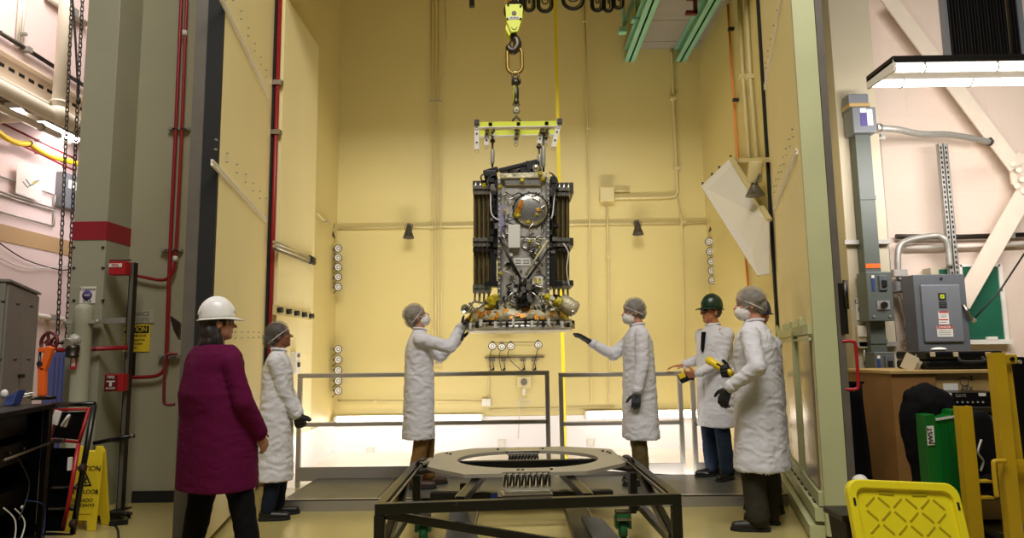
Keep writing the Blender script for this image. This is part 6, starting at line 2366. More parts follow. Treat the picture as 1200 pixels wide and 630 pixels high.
# red pipes and yellow cable under the fixture
for i, (ya, yb, w_) in enumerate(((143, 186, 'upper'), (158, 200, 'lower'))):
    a, b = LW(0, ya, .10 + .05 * i), LW(88, yb, .10 + .05 * i)
    conduit('red_pipe', [a, b], .014, 'pipe_red', 'thin red pipe along the far wall, %s of the pair around the yellow cable' % w_, clips=[LW(44, (ya + yb) / 2, .07)])
pts = [LW(-6, 152, .16), LW(8, 162, .16), LW(22, 168, .16), LW(34, 168.5, .16), LW(44, 175, .16), LW(58, 182, .16), LW(74, 187, .16), LW(96, 193, .16)]
t = thing('yellow_cable', 'thick yellow cable drooping along the far left wall', 'cable', pts[2])
MB().tube(bez(pts, 6), .036, 10).build('cable', M['cable_yellow'], t)
for p in (pts[3], pts[6]):
    MB().torus(p, (0, 1, -.3), .042, .008, 14, 6).build('cable_tie', M['cable_black'], t)
# framed line work (thin rails) on the wall
for i, (y0, y1, h) in enumerate(((207, 228, 15), (229, 247, 17))):
    w_ = ('upper', 'lower')[i]
    a, b = LW(-8, y0 - 2.5, .03), LW(64.5, y1, .03)
    c, d = LW(-8, y0 + h, .03), LW(63, y1 + h + 1, .03)
    a.z = b.z = (a.z + b.z) / 2
    c.z = d.z = (c.z + d.z) / 2
    d.y = b.y
    t = thing('wall_frame', 'thin grey conduit loop on the far left wall, %s one' % w_, 'conduit', d, 'conduit loops on the far wall')
    MB().tube([a, b], .012, 6).build('top_run', M['galv'], t)
    MB().tube([b, d], .012, 6).build('end_run', M['galv'], t)
    MB().tube([d, c], .012, 6).build('bottom_run', M['galv'], t)
a, b, c, d = LW(20, 194, .06), LW(50, 206, .06), LW(47, 236, .06), LW(18, 226, .06)
t = thing('document_pouch', 'clear plastic pouch with white sheet hanging on the far left wall', 'pouch', d)
MB().prism([a, b, c, d], (.004, 0, 0)).build('sheet', M['paper'], t)
MB().prism([a + (a - c) * .05, b + (b - d) * .05, c + (c - a) * .05, d + (d - b) * .05], (.003, 0, 0)).build('film', M['clear_film'], t)
COL.objects[-1].location.x += .012
mb = MB()
e_ = (b - a).normalized()
m_ = a + (c - a) * .5
for i in range(5):
    MB().beam(m_ + e_ * (-.12 + .05 * i) + V((.008, 0, .05 * math.sin(i * 2))), m_ + e_ * (-.02 + .05 * i) + V((.008, 0, -.06 + .04 * i)), .004, .014).build('sketch_line', M['ink_grey'], t)
MB().beam(m_ + e_ * .05 + V((.008, 0, .03)), m_ + e_ * .17 + V((.008, 0, .08)), .004, .025).build('yellow_mark', M['strap_yellow'], t)
c = LW(80, 225, .06)
t = thing('junction_box', 'grey electrical box on the far wall beside the chains', 'box', c)
MB().box(c, (.12, .40, .5)).build('box_body', M['panel_grey_light'], t, bevel=.01)
MB().box(c + V((.062, 0, .1)), (.006, .2, .12)).build('box_label', M['sign_white'], t)
for i, (y0, y1) in enumerate(((282, 312), (300, 308))):
    conduit('loose_wire', bez([LW(-4, y0, .05), LW(30, y0 + 22 - 8 * i, .05), LW(70, y1 + 4, .05), LW(84, y1 + 2, .05)], 6), .008, 'cable_black' if i == 0 else 'cable_white', ('dark' if i == 0 else 'pale') + ' loose wire drooping along the far wall below the brown stripe', clips=[LW(83, y1 + 3, .05)])
conduit('conduit', [LW(40, 369, .06), LW(85, 376, .06)], .035, 'pipe_white', 'thick pale pipe low on the far wall right of the grey cabinet', clips=[LW(60, 372, .06)])
# ------------------------------------------------------------------ right side of the hall
RW = lambda x, y, d=0.: at(x, y, Y=6.86 - d)
RC = lambda x, y, d=0.: at(x, y, Y=6.2 - d)
# hanging twin tube fixture
FY = 4.5
a = at(1048, 70, Y=FY)
x0, x1 = a.x, a.x + 1.9
zt_ = a.z
t = thing('fluorescent_fixture', 'large white twin tube fluorescent fixture hanging at upper right', 'light', ((x0 + x1) / 2, FY + .15, zt_ - .2))
MB().bb((x0 - .01, FY, zt_ - .02), (x1, FY + .36, zt_ + .03)).build('top_channel', M['dark_steel'], t, bevel=.004)
zc_ = at(1058, 88, Y=FY + .16).z
MB().prism([(x0 + .05, FY + .08, zt_ - .02), (x0 + .05, FY + .28, zt_ - .02), (x0 + .05, FY + .24, zc_), (x0 + .05, FY + .12, zc_)], (x1 - x0 - .05, 0, 0)).build('ballast_cover', M['sat_white'], t)
for s, y_ in ((-1, FY + .04), (1, FY + .32)):
    zz = zt_ - .045 if s < 0 else at(1040, 96, Y=FY + .32).z
    MB().cyl((x0 + .02, y_, zz), (x1 - .02, y_, zz), .024 if s < 0 else .038, n=12).build('tube', M['tube_hall'], t)
    for k in range(4):
        MB().torus((x0 + .22 + .5 * k, y_, zz), (1, 0, 0), .03 if s < 0 else .044, .006, 14, 6).build('tube_clip', M['galv'], t)
zl_ = at(1036, 103, Y=FY + .34).z
MB().prism([(x0 - .01, FY + .0, zt_ - .08), (x0 - .01, FY + .0, zt_), (x0 - .01, FY + .36, zt_), (x0 - .01, FY + .36, zl_), (x0 - .01, FY + .28, zl_)], (.02, 0, 0)).build('end_cap', M['white_paint'], t)
for x in (x0 + .95, x1 - .2):
    MB().cyl((x, FY + .18, zt_ + .03), (x, FY + .18, zt_ + 2.6), .012, n=8).build('hanger_rod', M['dark_steel'], t)
MB().tube([(x0, FY + .1, zt_), at(1020, 91, Y=6.0)], .008, 6).build('tether', M['galv'], t)

# steel braces with gusset
t = thing('steel_brace', 'pale diagonal steel brace with bolted gusset against the right wall', 'brace', RW(1185, 215, .3))
BY = .17
a, b = RW(1036, -8, BY), RW(1190, 196, BY)
up_ = V((0, -1, 0))
MB().beam(a, b, .15, .016, up_).build('angle_leg', M['brace_paint'], t)
s_, u_ = frame(b - a, up_)
o_ = -s_ * .075 if s_.z < 0 else s_ * .075
MB().beam(a + o_ + V((0, .05, 0)), b + o_ + V((0, .05, 0)), .016, .11, up_).build('angle_leg', M['brace_paint'], t)
a2, b2 = RW(1203, 222, BY), RW(1126, 356, BY)
MB().beam(a2, b2, .17, .016, up_).build('angle_leg', M['brace_paint'], t)
s_, u_ = frame(b2 - a2, up_)
o_ = s_ * .085 if (s_.x > 0) else -s_ * .085
MB().beam(a2 + o_ + V((0, .05, 0)), b2 + o_ + V((0, .05, 0)), .016, .11, up_).build('angle_leg', M['brace_paint'], t)
g = [(1183, 190), (1193, 178), (1203, 182), (1250, 190), (1250, 240), (1205, 232), (1186, 215)]
gp = MB().prism([RW(x, y, BY - .02) for x, y in g], (0, .02, 0)).build('gusset_plate', M['brace_paint'], t)
for x, y in ((1187, 192), (1194, 199), (1198, 210), (1192, 218), (1200, 224)):
    MB().cyl(RW(x, y, BY + .02), RW(x, y, BY + .035), .026, n=8).build('bolt', M['brace_paint'], gp)
q = RW(1225, 212, BY)
MB().bb((q.x - .05, q.y + .041, q.z - .05), (q.x + .05, 6.858, q.z + .05)).build('wall_stub', M['brace_paint'], t)

# dark louvre grille
a, b = RW(1112, 70, .04), RW(1186, -12, .04)
b.z += .3
t = thing('vent_grille', 'dark vertical slat vent grille at the top of the right wall', 'vent', (a.x, 6.84, a.z))
MB().bb((a.x, 6.80, a.z), (b.x, 6.858, b.z)).build('backing', M['grille_dark'], t)
for k in range(22):
    x = a.x + (b.x - a.x) * (k + .5) / 22
    MB().bb((x - .006, 6.775, a.z + .02), (x + .006, 6.80, b.z)).build('slat', M['black_metal'] if k % 3 else M['dark_steel'], t)
for xa, xb in ((a.x - .03, a.x), (b.x, b.x + .05)):
    MB().bb((xa, 6.77, a.z), (xb, 6.858, b.z)).build('side_frame', M['panel_grey_light'], t)

# wireway and switches on the right column
A_, B2 = at(1012, 150, Y=6.12), at(1032, 560, Y=6.12)
wx = A_.x
WX = lambda y: at(1012 + (y - 150) * .0395, y, Y=6.14)
t = thing('wireway', 'tall grey green electrical wireway on the cream right column', 'conduit', (wx, 6.14, WX(575).z))
xw = WX(300).x
MB().bb((xw - .07, 6.08, WX(575).z), (xw + .07, 6.198, WX(160).z)).build('trough', M['trough_grey'], t, bevel=.004)
for y in (233, 400):
    MB().bb((xw - .072, 6.072, WX(y).z - .02), (xw + .072, 6.08, WX(y).z + .02)).build('joint_plate', M['trough_grey'], t)
for y in (283, 403):
    MB().beam((xw - .20, 6.17, WX(y).z), (xw + .22, 6.17, WX(y).z), .04, .04).build('strut_bracket', M['galv'], t)
c = at(1027, 311, Y=6.06)
MB().box((xw, 6.078, c.z), (.13, .006, .04)).build('orange_sticker', M['orange_paint'], t)


def device(xa, ya, xb, yb, Y, dep, name, label, m, cat='switch'):
    a, b = at(xa, yb, Y=Y), at(xb, ya, Y=Y)
    t = thing(name, label, cat, ((a.x + b.x) / 2, Y, a.z))
    MB().bb((a.x, Y, a.z), (b.x, Y + dep, b.z)).build('box_body', M[m], t, bevel=.006)
    return t, a, b, Y


t, a, b, Y = device(1001, 125, 1026, 155, 6.0, .17, 'disconnect_box', 'grey disconnect box with purple label at the top of the wireway', 'panel_grey_light', 'box')
c = (a + b) / 2
MB().bb((a.x - .01, Y + .03, b.z), (b.x - .04, Y + .17, b.z + .14)).build('upper_housing', M['panel_grey_light'], t, bevel=.01)
MB().bb((a.x - .012, Y + .02, b.z + .015), (b.x - .035, Y + .17, b.z + .045)).build('tan_band', M['wood_light'], t)
MB().box((c.x - .012, Y - .003, c.z + .0), (.055, .004, .12)).build('purple_label', M['ink_purple'], t)
MB().box((c.x + .045, Y - .003, c.z + .02), (.05, .004, .15)).build('white_label', M['sign_white'], t)
MB().box((c.x - .012, Y - .003, c.z + .085), (.055, .004, .04)).build('white_label', M['sign_white'], t)
for (ya, yb, xa, xb, w_) in ((318, 376, 1019, 1044, 'upper'), (412, 471, 1029, 1048, 'lower')):
    t, a, b, Y = device(xa, ya, xb, yb, 6.0, .17, 'safety_switch', 'grey safety switch with black handle on the wireway, %s one' % w_, 'switch_grey')
    c = (a + b) / 2
    h_ = b.z - a.z
    MB().box((c.x + .03, Y - .008, c.z + h_ * .27), (.07, .016, h_ * .30)).build('handle_plate', M['panel_grey'], t, bevel=.003)
    MB().box((c.x + .035, Y - .022, c.z + h_ * .26), (.04, .02, .06)).build('switch_handle', M['black_plastic'], t, bevel=.005)
    MB().box((c.x - .055, Y - .003, c.z + h_ * .27), (.025, .004, h_ * .32)).build('blue_label', M['cable_blue'], t)
    MB().box((c.x - .055, Y - .005, c.z + h_ * .40), (.025, .004, h_ * .06)).build('white_label', M['sign_white'], t)
    MB().box((c.x + .02, Y - .004, c.z - h_ * .18), (.11, .006, .08)).build('lock_plate', M['galv'], t)
    MB().cyl((c.x + .02, Y - .004, c.z - h_ * .18), (c.x + .02, Y - .03, c.z - h_ * .18), .028, n=14).build('lock_knob', M['black_plastic'], t)
    for s in (-1, 1):
        MB().cyl((c.x + s * .07, Y, a.z + .04), (c.x + s * .07, Y - .01, a.z + .04), .01, n=8).build('screw', M['galv'], t)
t, a, b, Y = device(1033, 500, 1054, 562, 6.0, .17, 'breaker_box', 'dark box with stacked white and orange labels low on the wireway', 'dark_steel', 'box')
c = (a + b) / 2
for k, (z, m_, h_) in enumerate(((.19, 'orange_paint', .04), (.12, 'sign_white', .05), (.05, 'sign_white', .05), (-.06, 'red_dark', .03), (-.12, 'sign_white', .05))):
    l_ = MB().box((c.x, Y - .003, c.z + z), (.13, .004, h_)).build('label_plate', M[m_], t)
    if m_ == 'sign_white':
        for q_ in range(2):
            MB().box((c.x - .01, Y - .006, c.z + z + .01 - .02 * q_), (.10, .002, .006)).build('label_line', M['ink_grey'], l_)
notice(1004, 349, 1023, 375, 6.2, 'white notice with purple disc on the cream right column')
t, a, b, Y = device(1007, 381, 1019, 408, 6.15, .045, 'thermostat', 'small cream control box on the right column below the notice', 'column_cream', 'box')
MB().bb((a.x - .005, Y - .012, (a.z + b.z) / 2), (b.x + .005, Y, b.z - .005)).build('box_cover', M['white_paint'], t, bevel=.004)
MB().tube([((a.x + b.x) / 2, Y + .02, a.z), ((a.x + b.x) / 2, Y + .03, a.z - .12)], .008, 6).build('lead', M['cable_white'], t)
# recess cables by the door
for i, (x0_, x1_) in enumerate(((962, 983), (971, 990))):
    a, b = at(x0_, 0, Y=6.55), at(x1_, 440, Y=6.55)
    xm_ = min((a.x + b.x) / 2, RCX0 - .05 - .05 * (1 - i))
    conduit('cable', bez([(xm_, 6.55, a.z + 1.5), (xm_ + .01, 6.54, a.z * .6), (xm_ - .015, 6.56, b.z), (xm_ + .01, 6.55, .3)], 6), .014, 'cable_black', 'black vertical cable in the recess beside the right door, %s one' % ('left', 'right')[i], 'cable', clips=[(xm_, 6.56, a.z * .8)])
a = at(987, 300, Y=6.5)
a.x = min(a.x, RCX0 - .16)
t = thing('conduit', 'pale rusty conduit in the recess between right door and column', 'pipe', (a.x, 6.6, 0))
MB().cyl((a.x, 6.6, 0), (a.x, 6.6, 8), .035, n=12).build('pipe_run', M['door_brown'], t)
MB().torus((a.x, 6.6, 2.4), (0, 0, 1), .04, .01, 14, 6).build('coupling', M['galv'], t)
# flexible conduit from the box to the brace
t = thing('flexible_conduit', 'grey flexible conduit running from disconnect box to the diagonal brace', 'conduit', RW(1095, 160, .5))
MB().tube(bez([at(1027, 150, Y=6.08), at(1050, 151.5, Y=6.1), at(1080, 157, Y=6.25), at(1115, 158, Y=6.45), at(1162, 166.5, Y=6.60)], 8), .030, 10).build('conduit_run', M['galv'], t)
MB().cyl(at(1026, 150, Y=6.08), at(1032, 150, Y=6.08), .042, n=12).build('connector', M['alu'], t)
MB().torus(at(1160, 166, Y=6.59), (1, 0, 0), .036, .008, 14, 6).build('clamp', M['dark_steel'], t)


# slotted struts
def strut(xa, ya, xb, yb, Y, label, w=.045, foot=None):
    a, b = at(xa, ya, Y=Y), at(xb, yb, Y=Y)
    xm = (a.x + b.x) / 2
    z0 = 0 if foot is None else b.z
    t = thing('slotted_strut', label, 'strut', (xm, Y, z0), 'slotted struts on the right wall')
    MB().bb((xm - w / 2, Y, z0), (xm + w / 2, Y + .006, a.z)).build('strut_face', M['galv'], t)
    mb = MB()
    mb.bb((xm - w / 2, Y, z0), (xm - w / 2 + .004, Y + .04, a.z))
    MB_ = mb.build('strut_side', M['galv'], t)
    MB().bb((xm + w / 2 - .004, Y, z0), (xm + w / 2, Y + .04, a.z)).build('strut_side', M['galv'], t)
    n_ = int((a.z - .9) / .05)
    for k in range(min(n_, 60)):
        z = a.z - .03 - k * .05
        if z > z0:
            MB().bb((xm - .008, Y - .002, z - .028), (xm + .008, Y, z)).build('slot', M['ink_black'], t)
    return t


strut(1031, 160, 1049, 440, 6.5, 'slotted steel strut just right of the wireway')
strut(1105, 168, 1121, 410, 6.615, 'left slotted strut of the pair behind the breaker panel')
strut(1111, 168, 1127, 410, 6.635, 'right slotted strut of the pair behind the breaker panel')
c = at(1029, 160, Y=6.46)
t = thing('strut_bracket', 'white bracket at the top of the strut beside the disconnect box', 'bracket', c)
MB().box(c, (.12, .05, .06)).build('bracket_plate', M['white_paint'], t, bevel=.004)
MB().cyl(c - V((0, .02, 0)), c - V((0, .04, 0)), .016, n=8).build('bolt', M['galv'], t)
MB().box(c + V((-.03, 0, -.08)), (.03, .03, .12)).build('bracket_leg', M['white_paint'], t)

# breaker panel
PYY = 6.40
a, b = at(1078, 420, Y=PYY), at(1130, 321, Y=PYY)
t = thing('breaker_cabinet', 'large grey electrical breaker panel with warning labels on the right wall', 'panel', ((a.x + b.x) / 2, PYY + .1, a.z))
MB().bb((a.x, PYY, a.z), (b.x, PYY + .2, b.z)).build('panel_box', M['panel_grey'], t, bevel=.006)
da, db = at(1083, 401, Y=PYY), at(1123, 333, Y=PYY)
dr = MB().bb((da.x, PYY - .025, da.z), (db.x, PYY, db.z)).build('panel_door', M['panel_grey_light'], t, bevel=.012)
Q_ = lambda x, y, d=.028: at(x, y, Y=PYY - d)


def lab(x0, y0, x1, y1, m, d=.028, th=.003, par=None, nm='label_plate'):
    p, q = Q_(x0, y1, d), Q_(x1, y0, d)
    return MB().bb((p.x, p.y - th, p.z), (q.x, p.y, q.z)).build(nm, M[m], par or dr)


b1 = lab(1100, 343, 1108, 351.5, 'ink_black', nm='logo_plate')
mk('logo_lime', '#b4c21e', .5)
p, q = Q_(1102, 349.5, .032), Q_(1106.3, 344.8, .032)
wd_, hg_ = q.x - p.x, q.z - p.z
o4 = [(p.x, p.y, p.z), (q.x, p.y, p.z), (q.x, p.y, q.z), (p.x, p.y, q.z)]
i4 = [(p.x + wd_ * .3, p.y, p.z + hg_ * .3), (q.x - wd_ * .3, p.y, p.z + hg_ * .3), (q.x - wd_ * .3, p.y, q.z - hg_ * .3), (p.x + wd_ * .3, p.y, q.z - hg_ * .3)]
MB().ring_plate(o4, i4, (0, -.002, 0)).build('square_logo', M['logo_lime'], b1)
c = (V(o4[0]) + V(o4[2])) / 2
MB().box(c, (wd_ * .2, .003, hg_ * .2)).build('square_logo', M['logo_lime'], b1)
b2 = lab(1101, 353, 1109, 360.5, 'ink_black', nm='name_plate')
for k in (355, 357.5):
    lab(1102, k, 1108, k + .6, 'ink_grey', .032, .001, b2, 'label_line')
l1 = lab(1100.5, 364.5, 1111, 380, 'sign_white')
lab(1100.5, 364.5, 1111, 366.5, 'ink_red', .032, .001, l1, 'label_bar')
lab(1100.5, 373.5, 1111, 375, 'ink_red', .032, .001, l1, 'label_bar')
for k in (368.5, 370.5, 377):
    lab(1102, k, 1109.5, k + .6, 'ink_grey', .032, .001, l1, 'label_line')
l2 = lab(1098.5, 381.5, 1116, 394.5, 'sign_white')
lab(1098.5, 381, 1116, 385.2, 'ink_red', .032, .001, l2, 'label_bar')
text('DANGER', Q_(1107, 383.2, .0345), .032, M['sign_white'], l2, wide=.9)
for k in (387, 389.2, 391.4):
    lab(1100, k, 1114.5, k + .7, 'ink_grey', .032, .001, l2, 'label_line')
MB().cyl(Q_(1103, 326, 0), Q_(1103, 326, .012), .012, n=8).build('screw', M['dark_steel'], t)
MB().tube(bez([at(1129, 357, Y=PYY - .01), at(1133, 364, Y=PYY - .04), at(1137, 372, Y=PYY - .03), at(1141, 375, Y=PYY - .02)], 6), .016, 8).build('throw_handle', M['steel'], t)
MB().ell(at(1140.5, 375, Y=PYY - .02), (.03, .02, .022)).build('handle_knob', M['alu'], t)
# conduits by the panel
U_ = lambda x, y, d=.08: RW(x, y, d)
conduit('conduit', [U_(1050, 277, .07), U_(1125, 277.5, .07), U_(1215, 274.5, .07)], .026, 'dark_steel', 'dark horizontal conduit on the right wall behind the brace', clips=[U_(1180, 276, .07)])
conduit('conduit', [U_(1060, 290, .07), U_(1130, 288.5, .07), U_(1215, 285, .07)], .024, 'pipe_white', 'pale horizontal conduit just below the dark one on the right wall', clips=[U_(1170, 287, .07)])
conduit('conduit', bez([U_(1053, 325, .16), U_(1052, 300, .16), U_(1056, 286, .16), U_(1070, 280, .16), U_(1095, 276, .2), U_(1106, 279, .25), U_(1111, 290, .25), U_(1113, 312, .25)], 6), .030, 'galv', 'grey conduit arching over to the breaker panel', clips=[U_(1053, 320, .16)])
conduit('conduit', bez([U_(1053, 345, .16), U_(1058, 362, .16), U_(1061, 378, .16), U_(1060, 400, .16)], 6), .014, 'galv', 'thin grey conduit dropping from the small box left of the breaker panel', clips=[U_(1060, 385, .16)])
conduit('conduit', bez([U_(1062, 380, .2), U_(1069, 381, .2), U_(1072, 386, .2), U_(1072, 402, .2), U_(1068, 407, .2), U_(1060, 408, .2)], 6), .012, 'galv', 'small looped conduit left of the breaker panel', clips=[U_(1072, 395, .2)])
t, a, b, Y = device(1051, 329, 1061, 342, 6.64, .2, 'junction_box', 'small grey junction box left of the breaker panel', 'panel_grey_light', 'box')
MB().bb((a.x + .01, Y - .008, a.z + .01), (b.x - .01, Y, b.z - .01)).build('box_cover', M['galv'], t)
t = thing('strut_rail', 'black horizontal strut rail behind the breaker panel', 'rail', RW(1066, 326, .15))
MB().beam(RW(1052, 326, .18), RW(1080, 326, .18), .04, .045).build('channel', M['black_metal'], t)
for x in (1055, 1062, 1069):
    MB().cyl(RW(x, 326, .20), RW(x, 326, .21), .012, n=8).build('hole', M['galv'], t)
MB().beam(RW(1056, 326, .16), RW(1056, 326, .0), .04, .04).build('stand_off', M['galv'], t)
t, a, b, Y = device(1091, 313, 1113, 322, 6.7, .14, 'junction_box', 'pale box with green label on top of the breaker panel', 'column_cream', 'box')
MB().bb((a.x + .08, Y - .004, a.z + .01), (b.x - .02, Y, b.z - .02)).build('box_label', M['board_green'], t)
# green board
t = thing('chalkboard', 'dark green board in pale frame behind the diagonal brace', 'board', RW(1152, 400))
a, b = RW(1132, 398, .03), RW(1171, 312, .03)
MB().bb((a.x, 6.83, a.z), (b.x, 6.85, b.z)).build('board_surface', M['board_green'], t)
for x_ in (a.x, b.x):
    MB().bb((x_ - .02, 6.815, a.z - .02), (x_ + .02, 6.855, b.z + .02)).build('side_frame', M['white_paint'], t)
MB().bb((a.x, 6.815, b.z), (b.x, 6.855, b.z + .03)).build('top_frame', M['white_paint'], t)
MB().bb((a.x - .02, 6.77, a.z - .045), (b.x + .02, 6.855, a.z)).build('chalk_tray', M['white_paint'], t)
MB().box(RW(1162, 396, .08), (.10, .03, .03)).build('eraser', M['paper'], t)
conduit('wire', [U_(1215, 275, .3), U_(1172, 340, .25), U_(1143, 372, .3)], .009, 'cable_black', 'thin dark wire slanting across the green board', 'wire', clips=[U_(1172, 340, .2)])

# wooden crate with black case on top
CYY = 5.2
c0, c1 = at(1044, 435, Y=CYY), at(1168, 434, Y=CYY)
cm = at(1096, 437, Y=CYY)
ct = c0.z
t = thing('crate', 'tall plain wooden crate behind the black jacket at right', 'crate', ((c0.x + c1.x) / 2, CYY + .4, 0))
MB().bb((c0.x, CYY + .0, .04), (cm.x, CYY + .75, ct - .02)).build('end_panel', M['wood'], t, bevel=.004)
MB().bb((cm.x, CYY + .02, .04), (c1.x + .1, CYY + .75, ct - .02)).build('front_panel', M['wood_light'], t, bevel=.004)
MB().bb((c0.x - .015, CYY - .02, ct - .02), (c1.x + .12, CYY + .77, ct + .005)).build('crate_lid', M['wood_light'], t, bevel=.003)
for x in (c0.x + .1, c1.x):
    MB().bb((x - .05, CYY + .02, 0), (x + .05, CYY + .72, .04)).build('skid', M['wood'], t)
K_ = lambda x, y, d=.003: at(x, y, Y=CYY + .02 - d)
MB().box(K_(1114, 453), (.11, .004, .05)).build('paper_label', M['paper'], t)
MB().tube(bez([K_(1120, 445), K_(1126, 443.5), K_(1138, 443.5), K_(1141, 445)], 5), .003, 5).build('marker_line', M['ink_grey'], t)
MB().torus(K_(1130, 446.5), (0, 1, 0), .032, .003, 20, 5).build('marker_line', M['ink_grey'], t)
MB().tube([K_(1136, 442), K_(1139, 440), K_(1138, 446)], .003, 5).build('marker_line', M['ink_grey'], t)
text('AEX', K_(1133, 455, .003), .05, M['ink_grey'], t, 'marker_lettering')
a, b = at(1088, 432, Y=CYY + .1), at(1176, 410, Y=CYY + .1)
t = thing('equipment_case', 'black hard equipment case lying on top of the wooden crate', 'case', ((a.x + b.x) / 2, CYY + .3, ct + .005))
a.z = ct + .006
MB().bb((a.x, CYY + .1, a.z), (b.x, CYY + .55, (a.z + b.z) / 2)).build('case_base', M['black_gloss'], t, bevel=.02)
MB().bb((a.x, CYY + .1, (a.z + b.z) / 2 + .004), (b.x, CYY + .55, b.z)).build('case_lid', M['black_gloss'], t, bevel=.02)
for x in (1093, 1120, 1158):
    q = at(x, 415, Y=CYY + .09)
    MB().box(q, (.032, .02, .035)).build('latch', M['kraft'], t, bevel=.003)
q = at(1140, 420, Y=CYY + .06)
MB().tube(bez([q + V((-.09, .03, .01)), q + V((-.08, 0, -.02)), q + V((.08, 0, -.02)), q + V((.09, .03, .01))], 5), .012, 8).build('case_handle', M['rubber'], t)
q = at(1100, 408, Y=CYY + .2)
MB().ell((q.x, CYY + .2, b.z + .012), (.06, .04, .016)).build('tape_wad', M['paper'], t)
t = thing('paper_roll', 'sheaf of brown folded papers standing on the left of the crate', 'papers', at(1074, 432, Y=CYY + .2))
for i in range(5):
    x = 1062 + i * 4
    p0, p1 = at(x, 433, Y=CYY + .15 + .03 * i), at(x + 8, 416 + (i % 3) * 4, Y=CYY + .15 + .03 * i)
    p0.z = max(p0.z, ct + .006)
    MB().beam(p0, p1, .10, .006, V((0, -1, .2))).build('folded_sheet', M['kraft'], t)

# stack of dark electronics in front of the crate
ea, eb = at(1097, 476, Y=4.95), at(1166, 459, Y=4.95)
t = thing('rack_instrument', 'dark rack instrument with white tags in front of the wooden crate', 'instrument', ((ea.x + eb.x) / 2, 5.05, ea.z))
MB().bb((ea.x, 4.95, ea.z), (eb.x + .05, 5.18, eb.z)).build('instrument_body', M['black_gloss'], t, bevel=.004)
for x in (1111, 1151):
    MB().box(at(x, 462, Y=4.947), (.05, .004, .022)).build('tag', M['sat_white'], t)
for k in range(9):
    MB().cyl(at(1104 + k * 6, 471, Y=4.95), at(1104 + k * 6, 471, Y=4.942), .007, n=8).build('socket', M['galv'], t)
text('DAYS', at(1126, 463.5, Y=4.948), .03, M['galv'], t)
sa = at(1097, 478, Y=4.9)
t = thing('tool_cart', 'dark steel cart carrying the rack instrument behind the yellow posts', 'cart', ((ea.x + eb.x) / 2, 5.0, 0))
MB().bb((ea.x - .03, 4.86, ea.z - .035), (eb.x + .35, 5.18, ea.z - .003)).build('cart_top', M['dark_steel'], t, bevel=.004)
for x in (ea.x, eb.x + .32):
    for y in (4.89, 5.15):
        MB().beam((x, y, 0), (x, y, ea.z - .035), .035, .035).build('cart_leg', M['black_metal'], t)
MB().bb((ea.x - .02, 4.88, .25), (eb.x + .34, 5.17, .28)).build('cart_shelf', M['dark_steel'], t)
za_ = at(1150, 484, Y=4.75)
zb_ = at(1150, 498, Y=4.75)
t = thing('printer', 'pale grey topped box with dark front standing on the lower cart shelf', 'printer', (za_.x + .05, 5.0, .28))
MB().bb((za_.x - .06, 4.90, .282), (za_.x + .42, 5.14, zb_.z)).build('printer_body', M['dark_rack'], t, bevel=.008)
MB().bb((za_.x - .08, 4.89, zb_.z), (za_.x + .44, 5.15, za_.z - .02)).build('printer_cover', M['panel_grey_light'], t, bevel=.01)

# black office chair pieces between the yellow posts
q = at(1156, 560, Y=4.55)
t = thing('office_chair', 'black padded chair back glimpsed between the two yellow posts', 'chair', (q.x, 4.6, 0))
zb0, zb1 = at(1152, 575, Y=4.55).z, at(1152, 482, Y=4.55).z
mb = MB()
mb.loft([[V((q.x + .14 * math.cos(a) * k, 4.58 + .04 * math.sin(a), z)) for a in [2 * PI * i / 16 for i in range(16)]] for z, k in ((zb0, .5), (zb0 + .05, .9), (zb0 + .28, 1), (zb1 - .05, .62), (zb1, .4))])
mb.build('backrest', M['black_cloth'], t)
MB().lathe((q.x + .02, 4.70, .42), (0, 0, 1), [(.05, -.02), (.22, 0), (.23, .04), (.2, .07), (.0, .075)], 20).build('seat', M['black_cloth'], t)
MB().cyl((q.x + .02, 4.70, .07), (q.x + .02, 4.70, .42), .025, n=10).build('gas_column', M['dark_steel'], t)
for k in range(5):
    a = 2 * PI * k / 5
    e = V((q.x + .02 + .2 * math.cos(a), 4.70 + .12 * math.sin(a), .05))
    l_ = MB().beam((q.x + .02, 4.70, .09), e, .03, .03).build('base_arm', M['black_plastic'], t)
    MB().ell(e - V((0, 0, .02)), (.03, .02, .03), None, 10, 6).build('caster', M['rubber'], l_)
MB().tube(bez([at(1150, 515, Y=4.5), at(1146, 530, Y=4.48), at(1152, 540, Y=4.5), at(1149, 552, Y=4.5)], 6), .008, 6).build('lever_wire', M['galv'], t)

# green slotted case with white tape label
GY = 4.42
G_ = lambda x, y, d=0.: at(x, y, Y=GY + d)
gb = at(1092, 625, Y=GY)
poly = [(1083, 486), (1095, 485), (1097, 490), (1113, 486), (1114, 480), (1126, 479.5), (1139, 640), (1095, 640)]
t = thing('green_divider', 'tall green panel with notched top and white tape label at right', 'panel', (G_(1113, 560).x, GY, 0))
pts = [G_(x, y) for x, y in poly]
for i in (6, 7):
    pts[i].z = 0
pts[6].x, pts[7].x = pts[5].x - .01, pts[0].x + .0
MB().prism(pts, (0, .10, 0)).build('panel_body', M['green_case'], t, bevel=.004)
mk('green_dark', '#075a20', .4)
for k in range(3):
    p0, p1 = G_(1104 + k * 8, 496, -.006), G_(1109 + k * 8, 600, -.006)
    MB().beam(p0, p1, .012, .012, V((0, 1, 0))).build('rib', M['green_dark'], t)
for k in range(7):
    q = G_(1098 + k * 3.2, 491 - k * .5, -.006)
    MB().box(q, (.012, .012, .014)).build('clip', M['sat_white'], t)
tc_ = G_(1090.5, 510, -.008)
tl = MB().prism([G_(1085.5, 499, -.004), G_(1094, 498.5, -.004), G_(1095.5, 521, -.004), G_(1087, 521.5, -.004)], (0, -.002, 0)).build('tape_label', M['sign_white'], t, 'white tape label')
